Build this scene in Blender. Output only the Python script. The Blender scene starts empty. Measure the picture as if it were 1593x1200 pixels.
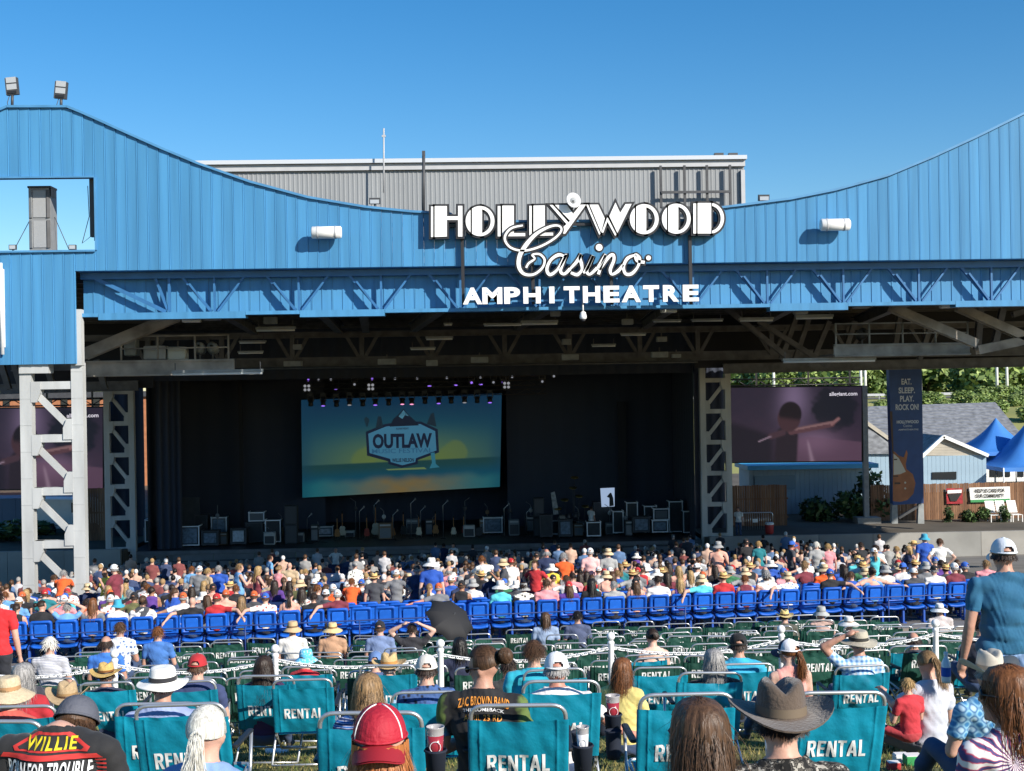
import bpy, bmesh, math, random
import numpy as np
from mathutils import Vector, Matrix, Quaternion
from mathutils.bvhtree import BVHTree

# ------------------------------------------------------------ camera, sky, sun, exposure
random.seed(7); RNG = np.random.default_rng(7)
SC = bpy.context.scene
COL = SC.collection
EYE = 12.0                                   # eye level above datum
FPX, CX, CY = 2000.0, 796.5, 600.0           # focal length and centre of the photograph, pixels
YAW, ROLL, PITCH = math.radians(2.0), 0.0165, 0.0
_F = Vector((math.sin(YAW) * math.cos(PITCH), math.cos(YAW) * math.cos(PITCH), math.sin(PITCH)))
_R0 = Vector((math.cos(YAW), -math.sin(YAW), 0)); _U0 = _R0.cross(_F)
_R = math.cos(ROLL) * _R0 - math.sin(ROLL) * _U0
_U = math.sin(ROLL) * _R0 + math.cos(ROLL) * _U0
CAMP = Vector((0, 0, EYE))
cam = bpy.data.cameras.new('camera'); camo = bpy.data.objects.new('camera', cam); COL.objects.link(camo)
camo.matrix_world = Matrix(((_R.x, _U.x, -_F.x, 0), (_R.y, _U.y, -_F.y, 0), (_R.z, _U.z, -_F.z, EYE), (0, 0, 0, 1)))
cam.sensor_width = 36; cam.lens = 36 * FPX / 1593; cam.clip_start = .05; cam.clip_end = 6000
SC.camera = camo
SUN = Vector((1.0, -1.0, .76)).normalized()
w = bpy.data.worlds.new('World'); SC.world = w; w.use_nodes = True
nt = w.node_tree; sky = nt.nodes.new('ShaderNodeTexSky'); sky.sky_type = 'NISHITA'; sky.sun_disc = False
sky.sun_elevation = math.asin(SUN.z); sky.sun_rotation = math.atan2(SUN.x, SUN.y)
sky.altitude = 150; sky.air_density = 1.0; sky.dust_density = .25; sky.ozone_density = 3.2
bg = nt.nodes['Background']; bg.inputs['Strength'].default_value = .105
hs = nt.nodes.new('ShaderNodeHueSaturation'); hs.inputs['Saturation'].default_value = 1.36; hs.inputs['Value'].default_value = 1.0
nt.links.new(sky.outputs[0], hs.inputs['Color']); nt.links.new(hs.outputs[0], bg.inputs['Color'])
sl = bpy.data.lights.new('sun', 'SUN'); sl.energy = 4.9; sl.angle = math.radians(.53); sl.color = (1, .93, .82)
so = bpy.data.objects.new('sun', sl); COL.objects.link(so); so.location = (40, -40, 60)
so.rotation_euler = SUN.to_track_quat('Z', 'Y').to_euler()
SC.view_settings.view_transform = 'Standard'; SC.view_settings.look = 'None'
SC.view_settings.exposure = .42; SC.view_settings.gamma = 1
SC.cycles.max_bounces = 5; SC.cycles.diffuse_bounces = 4; SC.cycles.glossy_bounces = 2
SC.cycles.caustics_reflective = False; SC.cycles.caustics_refractive = False
SC.cycles.transparent_max_bounces = 4

def at(px, py, D):
    d = _F + _R * ((px - CX) / FPX) - _U * ((py - CY) / FPX)
    return CAMP + d * (D / d.y)
def proj(P):
    v = Vector(P) - CAMP; z = v.dot(_F)
    return CX + FPX * v.dot(_R) / z, CY - FPX * v.dot(_U) / z
def R(a): return math.radians(a)

# ------------------------------------------------------------ mesh helpers
class MB:
    def __init__(s): s.v = []; s.f = []; s.m = []; s.sm = []
    def add(s, vs, fs, mi=0, sm=False):
        o = len(s.v); s.v += [tuple(v) for v in vs]
        for f in fs: s.f.append(tuple(o + i for i in f)); s.m.append(mi); s.sm.append(sm)
        return s
    def box(s, c, d, rot=None, mi=0):
        hx, hy, hz = d[0] / 2, d[1] / 2, d[2] / 2; c = Vector(c)
        vs = [Vector((x * hx, y * hy, z * hz)) for z in (-1, 1) for y in (-1, 1) for x in (-1, 1)]
        if rot is not None: vs = [rot @ v for v in vs]
        return s.add([v + c for v in vs], [(0, 2, 3, 1), (4, 5, 7, 6), (0, 1, 5, 4), (1, 3, 7, 5), (3, 2, 6, 7), (2, 0, 4, 6)], mi)
    def rbox(s, c, d, r, mi=0, axis='y'):
        """box with rounded outline in the plane normal to axis, slightly chamfered faces"""
        w, h = (d[0], d[2]) if axis == 'y' else ((d[0], d[1]) if axis == 'z' else (d[1], d[2]))
        t = d[1] if axis == 'y' else (d[2] if axis == 'z' else d[0])
        pts = rrect(w, h, r); c = Vector(c); e = min(r * .5, t * .3)
        rings = [(-t / 2, e), (-t / 2 + e, 0), (t / 2 - e, 0), (t / 2, e)]
        vs = []
        for off, ins in rings:
            kx, kz = (w - 2 * ins) / w, (h - 2 * ins) / h
            for (a, b) in pts:
                q = (a * kx, off, b * kz) if axis == 'y' else ((a * kx, b * kz, off) if axis == 'z' else (off, a * kx, b * kz))
                vs.append(c + Vector(q))
        n = len(pts); fs = []
        for k in range(3):
            for i in range(n):
                j = (i + 1) % n; q = (k * n + i, k * n + j, (k + 1) * n + j, (k + 1) * n + i)
                fs.append(q if axis != 'z' else q[::-1])
        a = tuple(range(n)); b = tuple(range(3 * n, 4 * n))
        fs += [a[::-1], b] if axis != 'z' else [a, b[::-1]]
        fs = [f[::-1] for f in fs] if axis in 'yx' and axis == 'x' else fs
        return s.add(vs, fs, mi)
    def beam(s, p0, p1, wd, hd, up=(0, 0, 1), mi=0):
        p0, p1 = Vector(p0), Vector(p1); d = (p1 - p0); L = d.length; d.normalize(); up = Vector(up)
        x = d.cross(up)
        if x.length < 1e-4: x = d.cross(Vector((0, 1, 0)))
        x.normalize(); z = x.cross(d)
        m = Matrix((x, d, z)).transposed()
        return s.box((p0 + p1) / 2, (wd, L, hd), m, mi)
    def ibeam(s, p0, p1, wd, hd, t=.03, up=(0, 0, 1), mi=0):
        p0, p1 = Vector(p0), Vector(p1); d = (p1 - p0).normalized(); x = d.cross(Vector(up))
        if x.length < 1e-4: x = d.cross(Vector((0, 1, 0)))
        x.normalize(); z = x.cross(d)
        s.beam(p0, p1, t, hd - 2 * t, up, mi)
        for k in (-1, 1):
            o = z * (k * (hd - t) / 2); s.beam(p0 + o, p1 + o, wd, t, up, mi)
        return s
    def tube(s, pts, r, n=8, mi=0, closed=False, caps=True):
        pts = [Vector(p) for p in pts]; N = len(pts); rr = r if isinstance(r, (list, tuple)) else [r] * N
        ref = None; vs = []
        for i, p in enumerate(pts):
            a = pts[(i - 1) % N] if (closed or i > 0) else p; b = pts[(i + 1) % N] if (closed or i < N - 1) else p
            d = (b - a).normalized()
            if ref is None:
                ref = d.cross(Vector((0, 0, 1)))
                if ref.length < .05: ref = d.cross(Vector((0, 1, 0)))
            x = (ref - d * ref.dot(d))
            if x.length < 1e-5: x = d.orthogonal()
            x.normalize(); ref = x; y = d.cross(x)
            for k in range(n):
                t = 2 * math.pi * k / n; vs.append(p + (x * math.cos(t) + y * math.sin(t)) * rr[i])
        fs = []
        for i in range(N if closed else N - 1):
            j = (i + 1) % N
            for k in range(n):
                l = (k + 1) % n; fs.append((i * n + k, i * n + l, j * n + l, j * n + k))
        s.add(vs, fs, mi, True)
        if caps and not closed:
            o = len(s.v) - N * n
            s.f.append(tuple(o + k for k in range(n))[::-1]); s.m.append(mi); s.sm.append(False)
            s.f.append(tuple(o + (N - 1) * n + k for k in range(n))); s.m.append(mi); s.sm.append(False)
        return s
    def lathe(s, prof, n=24, c=(0, 0, 0), sx=1, sy=1, mi=0, smooth=True, mat=None):
        c = Vector(c); vs = []; N = len(prof)
        for (r, z) in prof:
            for k in range(n):
                t = 2 * math.pi * k / n; q = Vector((r * math.cos(t) * sx, r * math.sin(t) * sy, z))
                if mat is not None: q = mat @ q
                vs.append(c + q)
        fs = []
        for i in range(N - 1):
            for k in range(n):
                l = (k + 1) % n; fs.append((i * n + k, i * n + l, (i + 1) * n + l, (i + 1) * n + k))
        return s.add(vs, fs, mi, smooth)
    def ell(s, c, r, n=16, m=10, rot=None, mi=0):
        c = Vector(c); vs = []; fs = []
        for i in range(m + 1):
            a = math.pi * i / m - math.pi / 2
            for k in range(n):
                t = 2 * math.pi * k / n
                q = Vector((r[0] * math.cos(a) * math.cos(t), r[1] * math.cos(a) * math.sin(t), r[2] * math.sin(a)))
                if rot is not None: q = rot @ q
                vs.append(c + q)
        for i in range(m):
            for k in range(n):
                l = (k + 1) % n; fs.append((i * n + k, i * n + l, (i + 1) * n + l, (i + 1) * n + k))
        return s.add(vs, fs, mi, True)
    def prism(s, poly, y0, y1, f=None, mi=0, sm=False):
        """poly in (x,z) extruded along y from y0 (front) to y1"""
        a2 = sum(poly[i][0] * poly[(i + 1) % len(poly)][1] - poly[(i + 1) % len(poly)][0] * poly[i][1] for i in range(len(poly)))
        if a2 < 0: poly = poly[::-1]
        n = len(poly); vs = [(x, y0, z) for x, z in poly] + [(x, y1, z) for x, z in poly]
        fs = [tuple(range(n)), tuple(range(2 * n - 1, n - 1, -1))]
        for i in range(n):
            j = (i + 1) % n; fs.append((i, n + i, n + j, j))
        return s.add(vs, fs, mi, sm)
    def mesh(s, name):
        me = bpy.data.meshes.new(name); me.from_pydata(s.v, [], s.f)
        if s.m: me.polygons.foreach_set('material_index', s.m); me.polygons.foreach_set('use_smooth', s.sm)
        me.update(); return me
    def build(s, name, mats, parent=None, smooth=None):
        me = s.mesh(name)
        if smooth is not None: me.polygons.foreach_set('use_smooth', [smooth] * len(me.polygons))
        return obj(name, me, mats, parent)

def rrect(w, h, r, n=4):
    pts = []
    for cx, cz, a0 in ((w / 2 - r, h / 2 - r, 0), (-w / 2 + r, h / 2 - r, 90), (-w / 2 + r, -h / 2 + r, 180), (w / 2 - r, -h / 2 + r, 270)):
        for k in range(n + 1):
            a = R(a0 + 90 * k / n); pts.append((cx + r * math.cos(a), cz + r * math.sin(a)))
    return pts
def arcpts(pts, rad, n=5):
    """polyline with rounded corners"""
    pts = [Vector(p) for p in pts]; out = [pts[0]]
    for i in range(1, len(pts) - 1):
        a, b, c = pts[i - 1], pts[i], pts[i + 1]; u = (a - b); v = (c - b)
        k = min(rad, u.length * .49, v.length * .49); p0 = b + u.normalized() * k; p1 = b + v.normalized() * k
        for j in range(n + 1):
            t = j / n; out.append(p0 * (1 - t) ** 2 + b * (2 * t * (1 - t)) + p1 * t * t)
    out.append(pts[-1]); return out
def obj(name, me, mats=None, parent=None):
    if mats is not None:
        for m in (mats if isinstance(mats, (list, tuple)) else [mats]): me.materials.append(m)
    o = bpy.data.objects.new(name, me); COL.objects.link(o)
    if parent is not None: child(o, parent)
    return o
def child(o, p, local=False):
    o.parent = p
    if not local: o.matrix_parent_inverse = Matrix.Translation(-p.location)
def tag(o, label=None, cat=None, group=None, kind=None):
    if label: o['label'] = label
    if cat: o['category'] = cat
    if group: o['group'] = group
    if kind: o['kind'] = kind
    return o
def empty(name, loc=(0, 0, 0), label=None, cat=None, group=None):
    o = bpy.data.objects.new(name, None); COL.objects.link(o); o.location = loc; o.empty_display_size = .2
    return tag(o, label, cat, group)
def struct(o): o['kind'] = 'structure'; return o
def link_copy(o, parent=None):
    c = o.copy(); COL.objects.link(c)
    if parent is not None: c.parent = parent
    return c
def copy_tree(o, parent=None):
    c = link_copy(o, parent)
    for ch in list(o.children): copy_tree(ch, c)
    return c

# ------------------------------------------------------------ materials
MATS = {}
def mat(name, col, rough=.6, metal=0, var=0, vscale=3, bump=0, bscale=40, emit=None, es=1, spec=.5, col2=None, sheen=0, stretch=None, orand=0):
    if name in MATS: return MATS[name]
    m = bpy.data.materials.new(name); m.use_nodes = True; n = m.node_tree.nodes; L = m.node_tree.links
    b = n['Principled BSDF']; b.inputs['Base Color'].default_value = (*col, 1); b.inputs['Roughness'].default_value = rough
    b.inputs['Metallic'].default_value = metal; b.inputs['Specular IOR Level'].default_value = spec
    if sheen: b.inputs['Sheen Weight'].default_value = sheen
    if emit: b.inputs['Emission Color'].default_value = (*emit, 1); b.inputs['Emission Strength'].default_value = es
    if var or bump or col2:
        tc = n.new('ShaderNodeTexCoord'); mp = n.new('ShaderNodeMapping'); L.new(tc.outputs['Object'], mp.inputs[0])
        if stretch: mp.inputs['Scale'].default_value = stretch
    if var or col2:
        nz = n.new('ShaderNodeTexNoise'); nz.inputs['Scale'].default_value = vscale; nz.inputs['Detail'].default_value = 5
        L.new(mp.outputs[0], nz.inputs['Vector'])
        rp = n.new('ShaderNodeValToRGB'); L.new(nz.outputs['Fac'], rp.inputs[0])
        c2 = col2 or tuple(min(1, c * (1 + var)) for c in col); c1 = col if col2 else tuple(c * (1 - var) for c in col)
        rp.color_ramp.elements[0].position = .32; rp.color_ramp.elements[1].position = .68
        rp.color_ramp.elements[0].color = (*c1, 1); rp.color_ramp.elements[1].color = (*c2, 1)
        L.new(rp.outputs[0], b.inputs['Base Color'])
    if bump:
        n2 = n.new('ShaderNodeTexNoise'); n2.inputs['Scale'].default_value = bscale; n2.inputs['Detail'].default_value = 4
        L.new(mp.outputs[0], n2.inputs['Vector']); bp = n.new('ShaderNodeBump'); bp.inputs['Strength'].default_value = bump
        bp.inputs['Distance'].default_value = .02
        L.new(n2.outputs['Fac'], bp.inputs['Height']); L.new(bp.outputs[0], b.inputs['Normal'])
    if orand:
        oi = n.new('ShaderNodeObjectInfo'); mr = n.new('ShaderNodeMapRange'); mr.inputs['To Min'].default_value = 1 - orand; mr.inputs['To Max'].default_value = 1 + orand; L.new(oi.outputs['Random'], mr.inputs['Value'])
        vm = n.new('ShaderNodeVectorMath'); vm.operation = 'SCALE'; vm.inputs[0].default_value = col; L.new(mr.outputs[0], vm.inputs['Scale'])
        if b.inputs['Base Color'].links: L.new(b.inputs['Base Color'].links[0].from_socket, vm.inputs[0])
        L.new(vm.outputs[0], b.inputs['Base Color'])
    MATS[name] = m; return m
def srgb(r, g, b):
    f = lambda c: (c / 255 / 12.92) if c <= 10 else ((c / 255 + .055) / 1.055) ** 2.4
    return (f(r), f(g), f(b))

# ------------------------------------------------------------ text
TMP = bpy.data.scenes.new('workbench')
def evaluate(o):
    for q in list(TMP.collection.objects): TMP.collection.objects.unlink(q)
    TMP.collection.objects.link(o)
    with bpy.context.temp_override(scene=TMP, view_layer=TMP.view_layers[0]): dg = bpy.context.evaluated_depsgraph_get(); dg.update()
    return dg
def text_mesh(body, size=1, bold=.0, ext=0.0, xs=1.0, spacing=1.0, shear=0):
    """flat or extruded lettering in the x-z plane facing -y, centred on origin"""
    c = bpy.data.curves.new('lettering', 'FONT'); c.body = body; c.size = size; c.offset = bold; c.extrude = ext; c.shear = shear
    c.space_character = spacing; c.resolution_u = 3
    o = bpy.data.objects.new('lettering', c); dg = evaluate(o)
    me = bpy.data.meshes.new_from_object(o.evaluated_get(dg)); bpy.data.objects.remove(o); bpy.data.curves.remove(c)
    n = len(me.vertices); co = np.zeros(n * 3); me.vertices.foreach_get('co', co); co = co.reshape(-1, 3)
    mn, mx = co.min(0), co.max(0); co[:, :2] -= ((mn + mx) / 2)[:2]; co[:, 0] *= xs
    out = np.stack([co[:, 0], -co[:, 2], co[:, 1]], 1)
    me.vertices.foreach_set('co', out.ravel()); me.materials.clear(); me.update()
    me['w'] = float((mx[0] - mn[0]) * xs); me['h'] = float(mx[1] - mn[1]); return me
def fit_text(body, w, h, bold=.03, ext=0, spacing=1.0):
    """lettering scaled to exactly w by h metres"""
    me = text_mesh(body, 1, bold, ext, 1, spacing)
    kx, kz = w / me['w'], h / me['h']
    me.transform(Matrix.Diagonal((kx, 1, kz, 1))); me['w'] = w; me['h'] = h; return me

_ON = 'zeroth first second third fourth fifth sixth seventh eighth ninth tenth eleventh twelfth thirteenth fourteenth fifteenth sixteenth seventeenth eighteenth nineteenth'.split()
def ordw(n):
    if n < 20: return _ON[n]
    t = n // 10; r_ = n % 10; T = ['', '', 'twent', 'thirt', 'fort', 'fift', 'sixt', 'sevent', 'eight', 'ninet'][t]
    return T + 'ieth' if r_ == 0 else T + 'y-' + _ON[r_]

# ------------------------------------------------------------ terrain
_PY = [-8, 0, 4, 7.3, 12.3, 17, 22, 26, 27.6]; _PZ = [-.3, -1.32, -2.14, -2.68, -3.58, -4.48, -5.22, -5.72, -5.76]
SK = .12                                     # the seating rows run slightly askew
def ground(x, y):
    """z of lawn and pavilion floor"""
    s = y - SK * x
    if s > 27.6: z = -5.72 - .105 * (min(s, 70) - 27.6)
    else: z = float(np.interp(s, _PY, _PZ))
    return EYE + z
def on_ground(px, D):
    X = (px - CX) / FPX * D
    for _ in range(6):
        P = Vector((X, D, ground(X, D))); X += (px - proj(P)[0]) / FPX * D
    return Vector((X, D, ground(X, D)))
# ------------------------------------------------------------ common materials
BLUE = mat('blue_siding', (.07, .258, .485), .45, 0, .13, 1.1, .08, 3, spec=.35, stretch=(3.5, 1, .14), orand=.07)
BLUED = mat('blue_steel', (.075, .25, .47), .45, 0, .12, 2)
BLUET = mat('blue_truss_shade', (.035, .15, .34), .45, 0, .15, 2)  # same blue as the front, darkened to paint in the shade under the siding
GREYST = mat('grey_painted_steel', (.47, .48, .475), .55, 0, .16, 1.2, .1, 8, stretch=(1.5, 1.5, .35), orand=.06)
DKSTEEL = mat('dark_roof_steel', (.12, .118, .124), .7, 0, .3, 2)
RUST = mat('weathered_steel', (.36, .325, .29), .7, 0, .45, 1.2, .15, 9)
ROOFIN = mat('roof_underside', (.03, .03, .036), .9)
GREYSID = mat('grey_corrugated', (.275, .29, .305), .55, 0, .08, .5, .04, 5, stretch=(1, 1, .2))
GREYTRIM = mat('pale_grey_trim', (.47, .48, .50), .5, 0, .05, 2)
WHITE = mat('white_paint', (.86, .86, .85), .4, 0, .03, 4)
SIGNW = mat('sign_white', (.92, .92, .92), .35)
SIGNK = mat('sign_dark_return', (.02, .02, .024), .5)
BLACK = mat('black_fabric', (.011, .012, .016), .9)
BLACKP = mat('black_plastic', (.018, .018, .02), .45)
DGREY = mat('dark_grey_metal', (.06, .062, .068), .55, 0, .2, 3)
ALU = mat('bare_aluminium', (.62, .63, .65), .3, .85, .06, 6)
CONC = mat('concrete', (.33, .32, .30), .85, 0, .15, .7, .2, 20)
CONCD = mat('stage_concrete', (.20, .20, .21), .85, 0, .2, .8)
WINGLASS = mat('dark_window_glass', (.02, .025, .03), .1)

# ------------------------------------------------------------ lawn, floors, terrain
def strip(name, xs, ys, zf, m, kind='structure'):
    vs = [(x, y, zf(x, y)) for y in ys for x in xs]; nx = len(xs)
    fs = [(j * nx + i, j * nx + i + 1, (j + 1) * nx + i + 1, (j + 1) * nx + i) for j in range(len(ys) - 1) for i in range(nx - 1)]
    b = MB().add(vs, fs, 0, True); o = b.build(name, m); o['kind'] = kind; return o
GRASS = mat('lawn_soil', (.10, .105, .03), .95, 0, 0, 1.6, .5, 30, col2=(.24, .22, .075))
xs = list(np.linspace(-34, 34, 60))
strip('lawn', xs, list(np.linspace(-8, 24, 50)), lambda x, y: ground(x, y) if y - SK * x < 27.2 else ground(x, y), GRASS)
PAVC = mat('pavilion_concrete', (.22, .21, .20), .85, 0, .2, .5, .15, 12)
def s2y(x, s): return s + SK * x
def askew(name, xs, ss, zf, m):
    vs = [(x, s2y(x, s), zf(x, s2y(x, s))) for s in ss for x in xs]; nx = len(xs)
    fs = [(j * nx + i, j * nx + i + 1, (j + 1) * nx + i + 1, (j + 1) * nx + i) for j in range(len(ss) - 1) for i in range(nx - 1)]
    return struct(MB().add(vs, fs, 0, True).build(name, m))
askew('lawn_edge', xs, [18.5, 21, 24, 26, 27.0], lambda x, y: ground(x, y) + .004, GRASS)
PATH = mat('tan_path', (.36, .29, .21), .9, 0, .15, 1.2, .2, 20)
askew('path', xs, [26.98, 27.6, 28.3], lambda x, y: ground(x, y) + .012, PATH)
askew('pavilion_floor', xs, [28.28, 32, 36, 40, 46, 52, 60, 66, 69.9], lambda x, y: ground(x, y) + .008, PAVC)
FARGR = mat('far_grass', (.19, .21, .06), .95, 0, 0, .08, 0, 1, col2=(.34, .33, .11))
def hillz(x, y):
    t = max(0, min(1, (y - 118) / 90)); t = t * t * (3 - 2 * t)
    return EYE - 11.35 + 8.1 * t + (.9 * max(0, (y - 208) / 60) if y > 208 else 0)
strip('terrain', list(np.linspace(-420, 620, 70)), [40, 70, 100, 112, 120, 128, 136, 146, 156, 166, 178, 190, 200, 210, 216, 240, 300, 420, 700, 1500, 4000],
      lambda x, y: hillz(x, y) if y < 300 else hillz(x, 300), FARGR)
ASPH = mat('asphalt', (.16, .155, .15), .9, 0, .1, .5)
strip('road', list(np.linspace(-420, 620, 30)), [209, 217], lambda x, y: hillz(x, y) + .06, ASPH)

# ------------------------------------------------------------ pavilion
YF = 40.0
PAV = empty('pavilion', (at(120, 930, YF).x, YF, ground(-12, 40)), 'open sided concert pavilion with a swooping blue metal front', 'pavilion')
outline = [(-120, 225), (-30, 186), (12, 168), (105, 168), (125, 176), (150, 187), (185, 203), (250, 232), (310, 257), (390, 285), (480, 309),
           (570, 324), (640, 331), (700, 334), (716, 347), (1108, 344), (1112, 326), (1160, 320), (1230, 311), (1300, 297), (1380, 275), (1450, 246), (1520, 214), (1593, 178), (1660, 146), (1750, 130), (1850, 130)]
OX = [at(px, py, YF).x for px, py in outline]; OZ = [at(px, py, YF).z for px, py in outline]
ftop = lambda x: float(np.interp(x, OX, OZ))
ZB = EYE + 3.745; ZOT = at(74, 275, YF).z; ZOB = at(74, 393, YF).z; XO = at(148, 330, YF).x; XO0 = at(-32, 330, YF).x
XL = at(118, 480, YF).x; ZLB = at(60, 567, YF).z
def panel_mesh(x0, x1, zb, za, zc, y=YF):
    g = .003; a, b = x0 + g, x1 - g; b1 = b - .045; b2 = b - .03
    cols = [(a, y + .004), (a + .008, y), (b1, y - .014), (b2, y - .026), (b - .008, y - .026), (b, y + .004)]
    zt = lambda x: za + (zc - za) * (x - x0) / (x1 - x0)
    vs = [(x, yy, zb) for x, yy in cols] + [(x, yy, zt(x)) for x, yy in cols] + [(a, y + .06, zb), (b, y + .06, zb), (a, y + .06, zt(a)), (b, y + .06, zt(b))]
    fs = [(i, i + 1, 7 + i, 6 + i) for i in range(5)] + [(6, 7, 8, 9, 10, 11, 15, 14), (0, 12, 13, 5, 4, 3, 2, 1), (0, 6, 14, 12), (5, 13, 15, 11), (12, 14, 15, 13)]
    return MB().add(vs, fs)
PW = .325; x = OX[0]; brk = sorted(set([XL, XO, XO0]))
edges = list(np.arange(OX[0], OX[-1], PW))
for q in brk:
    k = min(range(len(edges)), key=lambda i: abs(edges[i] - q)); edges[k] = q
for i in range(len(edges) - 1):
    a, b = edges[i], edges[i + 1]; m_ = (a + b) / 2
    lo = ZLB if m_ < XL else ZB
    spans = [(lo, ftop(a), ftop(b))]
    if XO0 < m_ < XO: spans = [(lo, ZOB, ZOB), (ZOT, ftop(a), ftop(b))]
    for (zb, za, zc) in spans: panel_mesh(a, b, zb, za, zc).build('panel', BLUE, PAV)
# coping along the top edge, framing behind the panels
cp = MB()
for i in range(len(OX) - 1):
    if OX[i + 1] - OX[i] < .12: continue
    cp.beam((OX[i], YF + .03, OZ[i] + .03), (OX[i + 1], YF + .03, OZ[i + 1] + .03), .26, .07)
cp.build('coping', BLUED, PAV)
tr = MB().box(((XO0 + XO) / 2, YF + .05, ZOT - .03), (XO - XO0, .3, .05)).box(((XO0 + XO) / 2, YF + .05, ZOB + .03), (XO - XO0, .3, .06))
tr.box((XO + .02, YF + .12, (ZOT + ZOB) / 2), (.05, .4, ZOT - ZOB - .1)); tr.build('opening_trim', BLUED, PAV)
fr = MB()
for zz in (.7, 1.6, 2.4): fr.beam((OX[5], YF + .16, ZB + zz * .55), (OX[-1], YF + .16, ZB + zz * .55), .1, .12)
for xx in np.arange(XO + .6, OX[-1], 2.6): fr.beam((xx, YF + .28, ZB), (xx, YF + .28, ftop(xx) - .1), .12, .14)
fr.build('back_framing', DKSTEEL, PAV)
# dark steel standing inside the opening's right edge, with guy cables
sd = MB().box((XO - .16, YF + .3, (ZOT + ZOB) / 2 + .25), (.13, .2, 1.85)).box((XO - .07, YF + .25, (ZOT + ZOB) / 2 + .2), (.06, .12, 2.0))
sd.tube([(XO - .3, YF + .3, ZOT - .25), (XO - .27, YF + .3, ZOT - 1.2), (XO - .5, YF + .3, ZOB + .3), (XO - .12, YF + .3, ZOB + .6)], .012, 5)
sd.build('cable_bundle', DGREY, PAV)
# truss girder below the siding
ZC0, ZC1 = EYE + 2.42, ZB
YB = YF + .82
bp0 = MB(); WBP = .65
bp0.add([(-WBP / 2, 0, 0), (-.02, 0, 0), (-.02, -.02, 0), (.02, -.02, 0), (.02, 0, 0), (WBP / 2 - .03, 0, 0), (WBP / 2 - .03, -.02, 0), (WBP / 2 - .004, -.02, 0),
         *[(xx, yy, ZC1 - ZC0 - .02) for xx, yy in ((-WBP / 2, 0), (-.02, 0), (-.02, -.02), (.02, -.02), (.02, 0), (WBP / 2 - .03, 0), (WBP / 2 - .03, -.02), (WBP / 2 - .004, -.02))]],
        [(i, i + 1, i + 9, i + 8) for i in range(7)])
pm = bp0.mesh('recess_panel'); pm.materials.append(BLUE)
nb = int((OX[-1] - XL) / WBP)
for i in range(nb):
    o = bpy.data.objects.new('recess_panel', pm); COL.objects.link(o); o.location = (XL + WBP * (i + .5), YB, ZC0 + .01); child(o, PAV)
MB().box(((XL + OX[-1]) / 2, YF + .44, ZB + .02), (OX[-1] - XL, .86, .05)).build('soffit', BLUED, PAV)
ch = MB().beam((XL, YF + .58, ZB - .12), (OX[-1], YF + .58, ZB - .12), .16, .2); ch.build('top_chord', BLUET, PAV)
for (pa, pb, dz) in ((118, 150, 0), (150, 380, -.1), (380, 465, 0), (465, 598, -.1), (598, 1200, 0), (1200, 1322, -.12), (1322, 1490, 0), (1490, 1850, -.08)):
    xa, xb = at(pa, 480, YF).x, at(pb, 475, YF).x
    MB().box(((xa + xb) / 2, YF + .42, ZC0 - .03 + dz / 2), (xb - xa - .01, .5, .11 - dz)).build('bottom_chord', BLUE, PAV)
nodes = [327, 460, 590, 715, 840, 962, 1082, 1199, 1319, 1438]
NX = [at(p, 478, YF).x for p in nodes]; NX += [NX[-1] + 2.35 * k for k in range(1, 5)]
zt_, zb_ = ZB - .05, ZC0 + .06; ym = YF + .56
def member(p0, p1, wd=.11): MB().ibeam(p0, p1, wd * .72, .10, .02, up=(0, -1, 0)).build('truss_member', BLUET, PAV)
member((at(126, 425, YF).x, ym, zt_), (at(252, 480, YF).x, ym, zb_), .16)
member((at(235, 440, YF).x, ym + .02, zt_ - .15), (at(254, 480, YF).x, ym + .02, zb_ + .08)); member((at(257, 440, YF).x, ym, zt_), (at(257, 480, YF).x, ym, zb_))
for i, nx in enumerate(NX):
    d = 1.08
    member((nx - d, ym, zt_), (nx - .07, ym, zb_)); member((nx + .03, ym + .01, zt_), (nx + .03, ym + .01, zb_), .09); member((nx + .13, ym, zb_), (nx + d, ym, zt_), .08)
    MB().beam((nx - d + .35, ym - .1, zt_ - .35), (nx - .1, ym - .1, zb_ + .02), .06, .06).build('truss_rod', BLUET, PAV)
# lattice columns
def lattice(name, parent, x0, x1, zb, zt, yy, bay, m, flip=1, dp=.34, lw=.36):
    for xx in (x0 + lw / 2, x1 - lw / 2):
        b = MB().box((xx, yy, (zb + zt) / 2), (lw, dp, zt - zb))
        for z in np.arange(zb + .5, zt, bay / 2): b.box((xx, yy - dp / 2 - .004, z), (lw * .96, .012, .015))
        b.build('column_leg', m, parent)
    z = zt - bay * .42; n = 0
    while z > zb + .2:
        MB().box(((x0 + x1) / 2, yy - .003, z), (x1 - x0 - 2 * lw - .01, dp * .8, .24)).build('crossbar', m, parent)
        zl = z - bay
        hx = lw * .8
        for sx, zz in ((x0 + lw + hx * .42, z - .22), (x1 - lw - hx * .42, zl + .3)):
            xx = sx if flip > 0 else x0 + x1 - sx
            s_ = 1 if (xx < (x0 + x1) / 2) else -1
            up = 1 if zz > z - bay / 2 else -1
            poly = [(xx - s_ * hx * .48, zz + up * .34), (xx + s_ * hx * .52, zz + up * .34), (xx + s_ * hx * .52, zz - up * .02), (xx + s_ * hx * .1, zz - up * .3), (xx - s_ * hx * .48, zz - up * .3)]
            MB().prism(poly, yy - dp / 2 - .012, yy + dp / 2 + .012).build('gusset_plate', m, parent)
        a = (x0 + lw * 1.25, yy - .01, z - .25); c = (x1 - lw * 1.25, yy - .01, zl + .32)
        if flip < 0: a = (x0 + x1 - a[0], a[1], a[2]); c = (x0 + x1 - c[0], c[1], c[2])
        if c[2] > zb - .2: MB().beam(a, c, .19, .13, up=(0, -1, 0)).build('diagonal_brace', m, parent)
        z -= bay; n += 1
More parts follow.
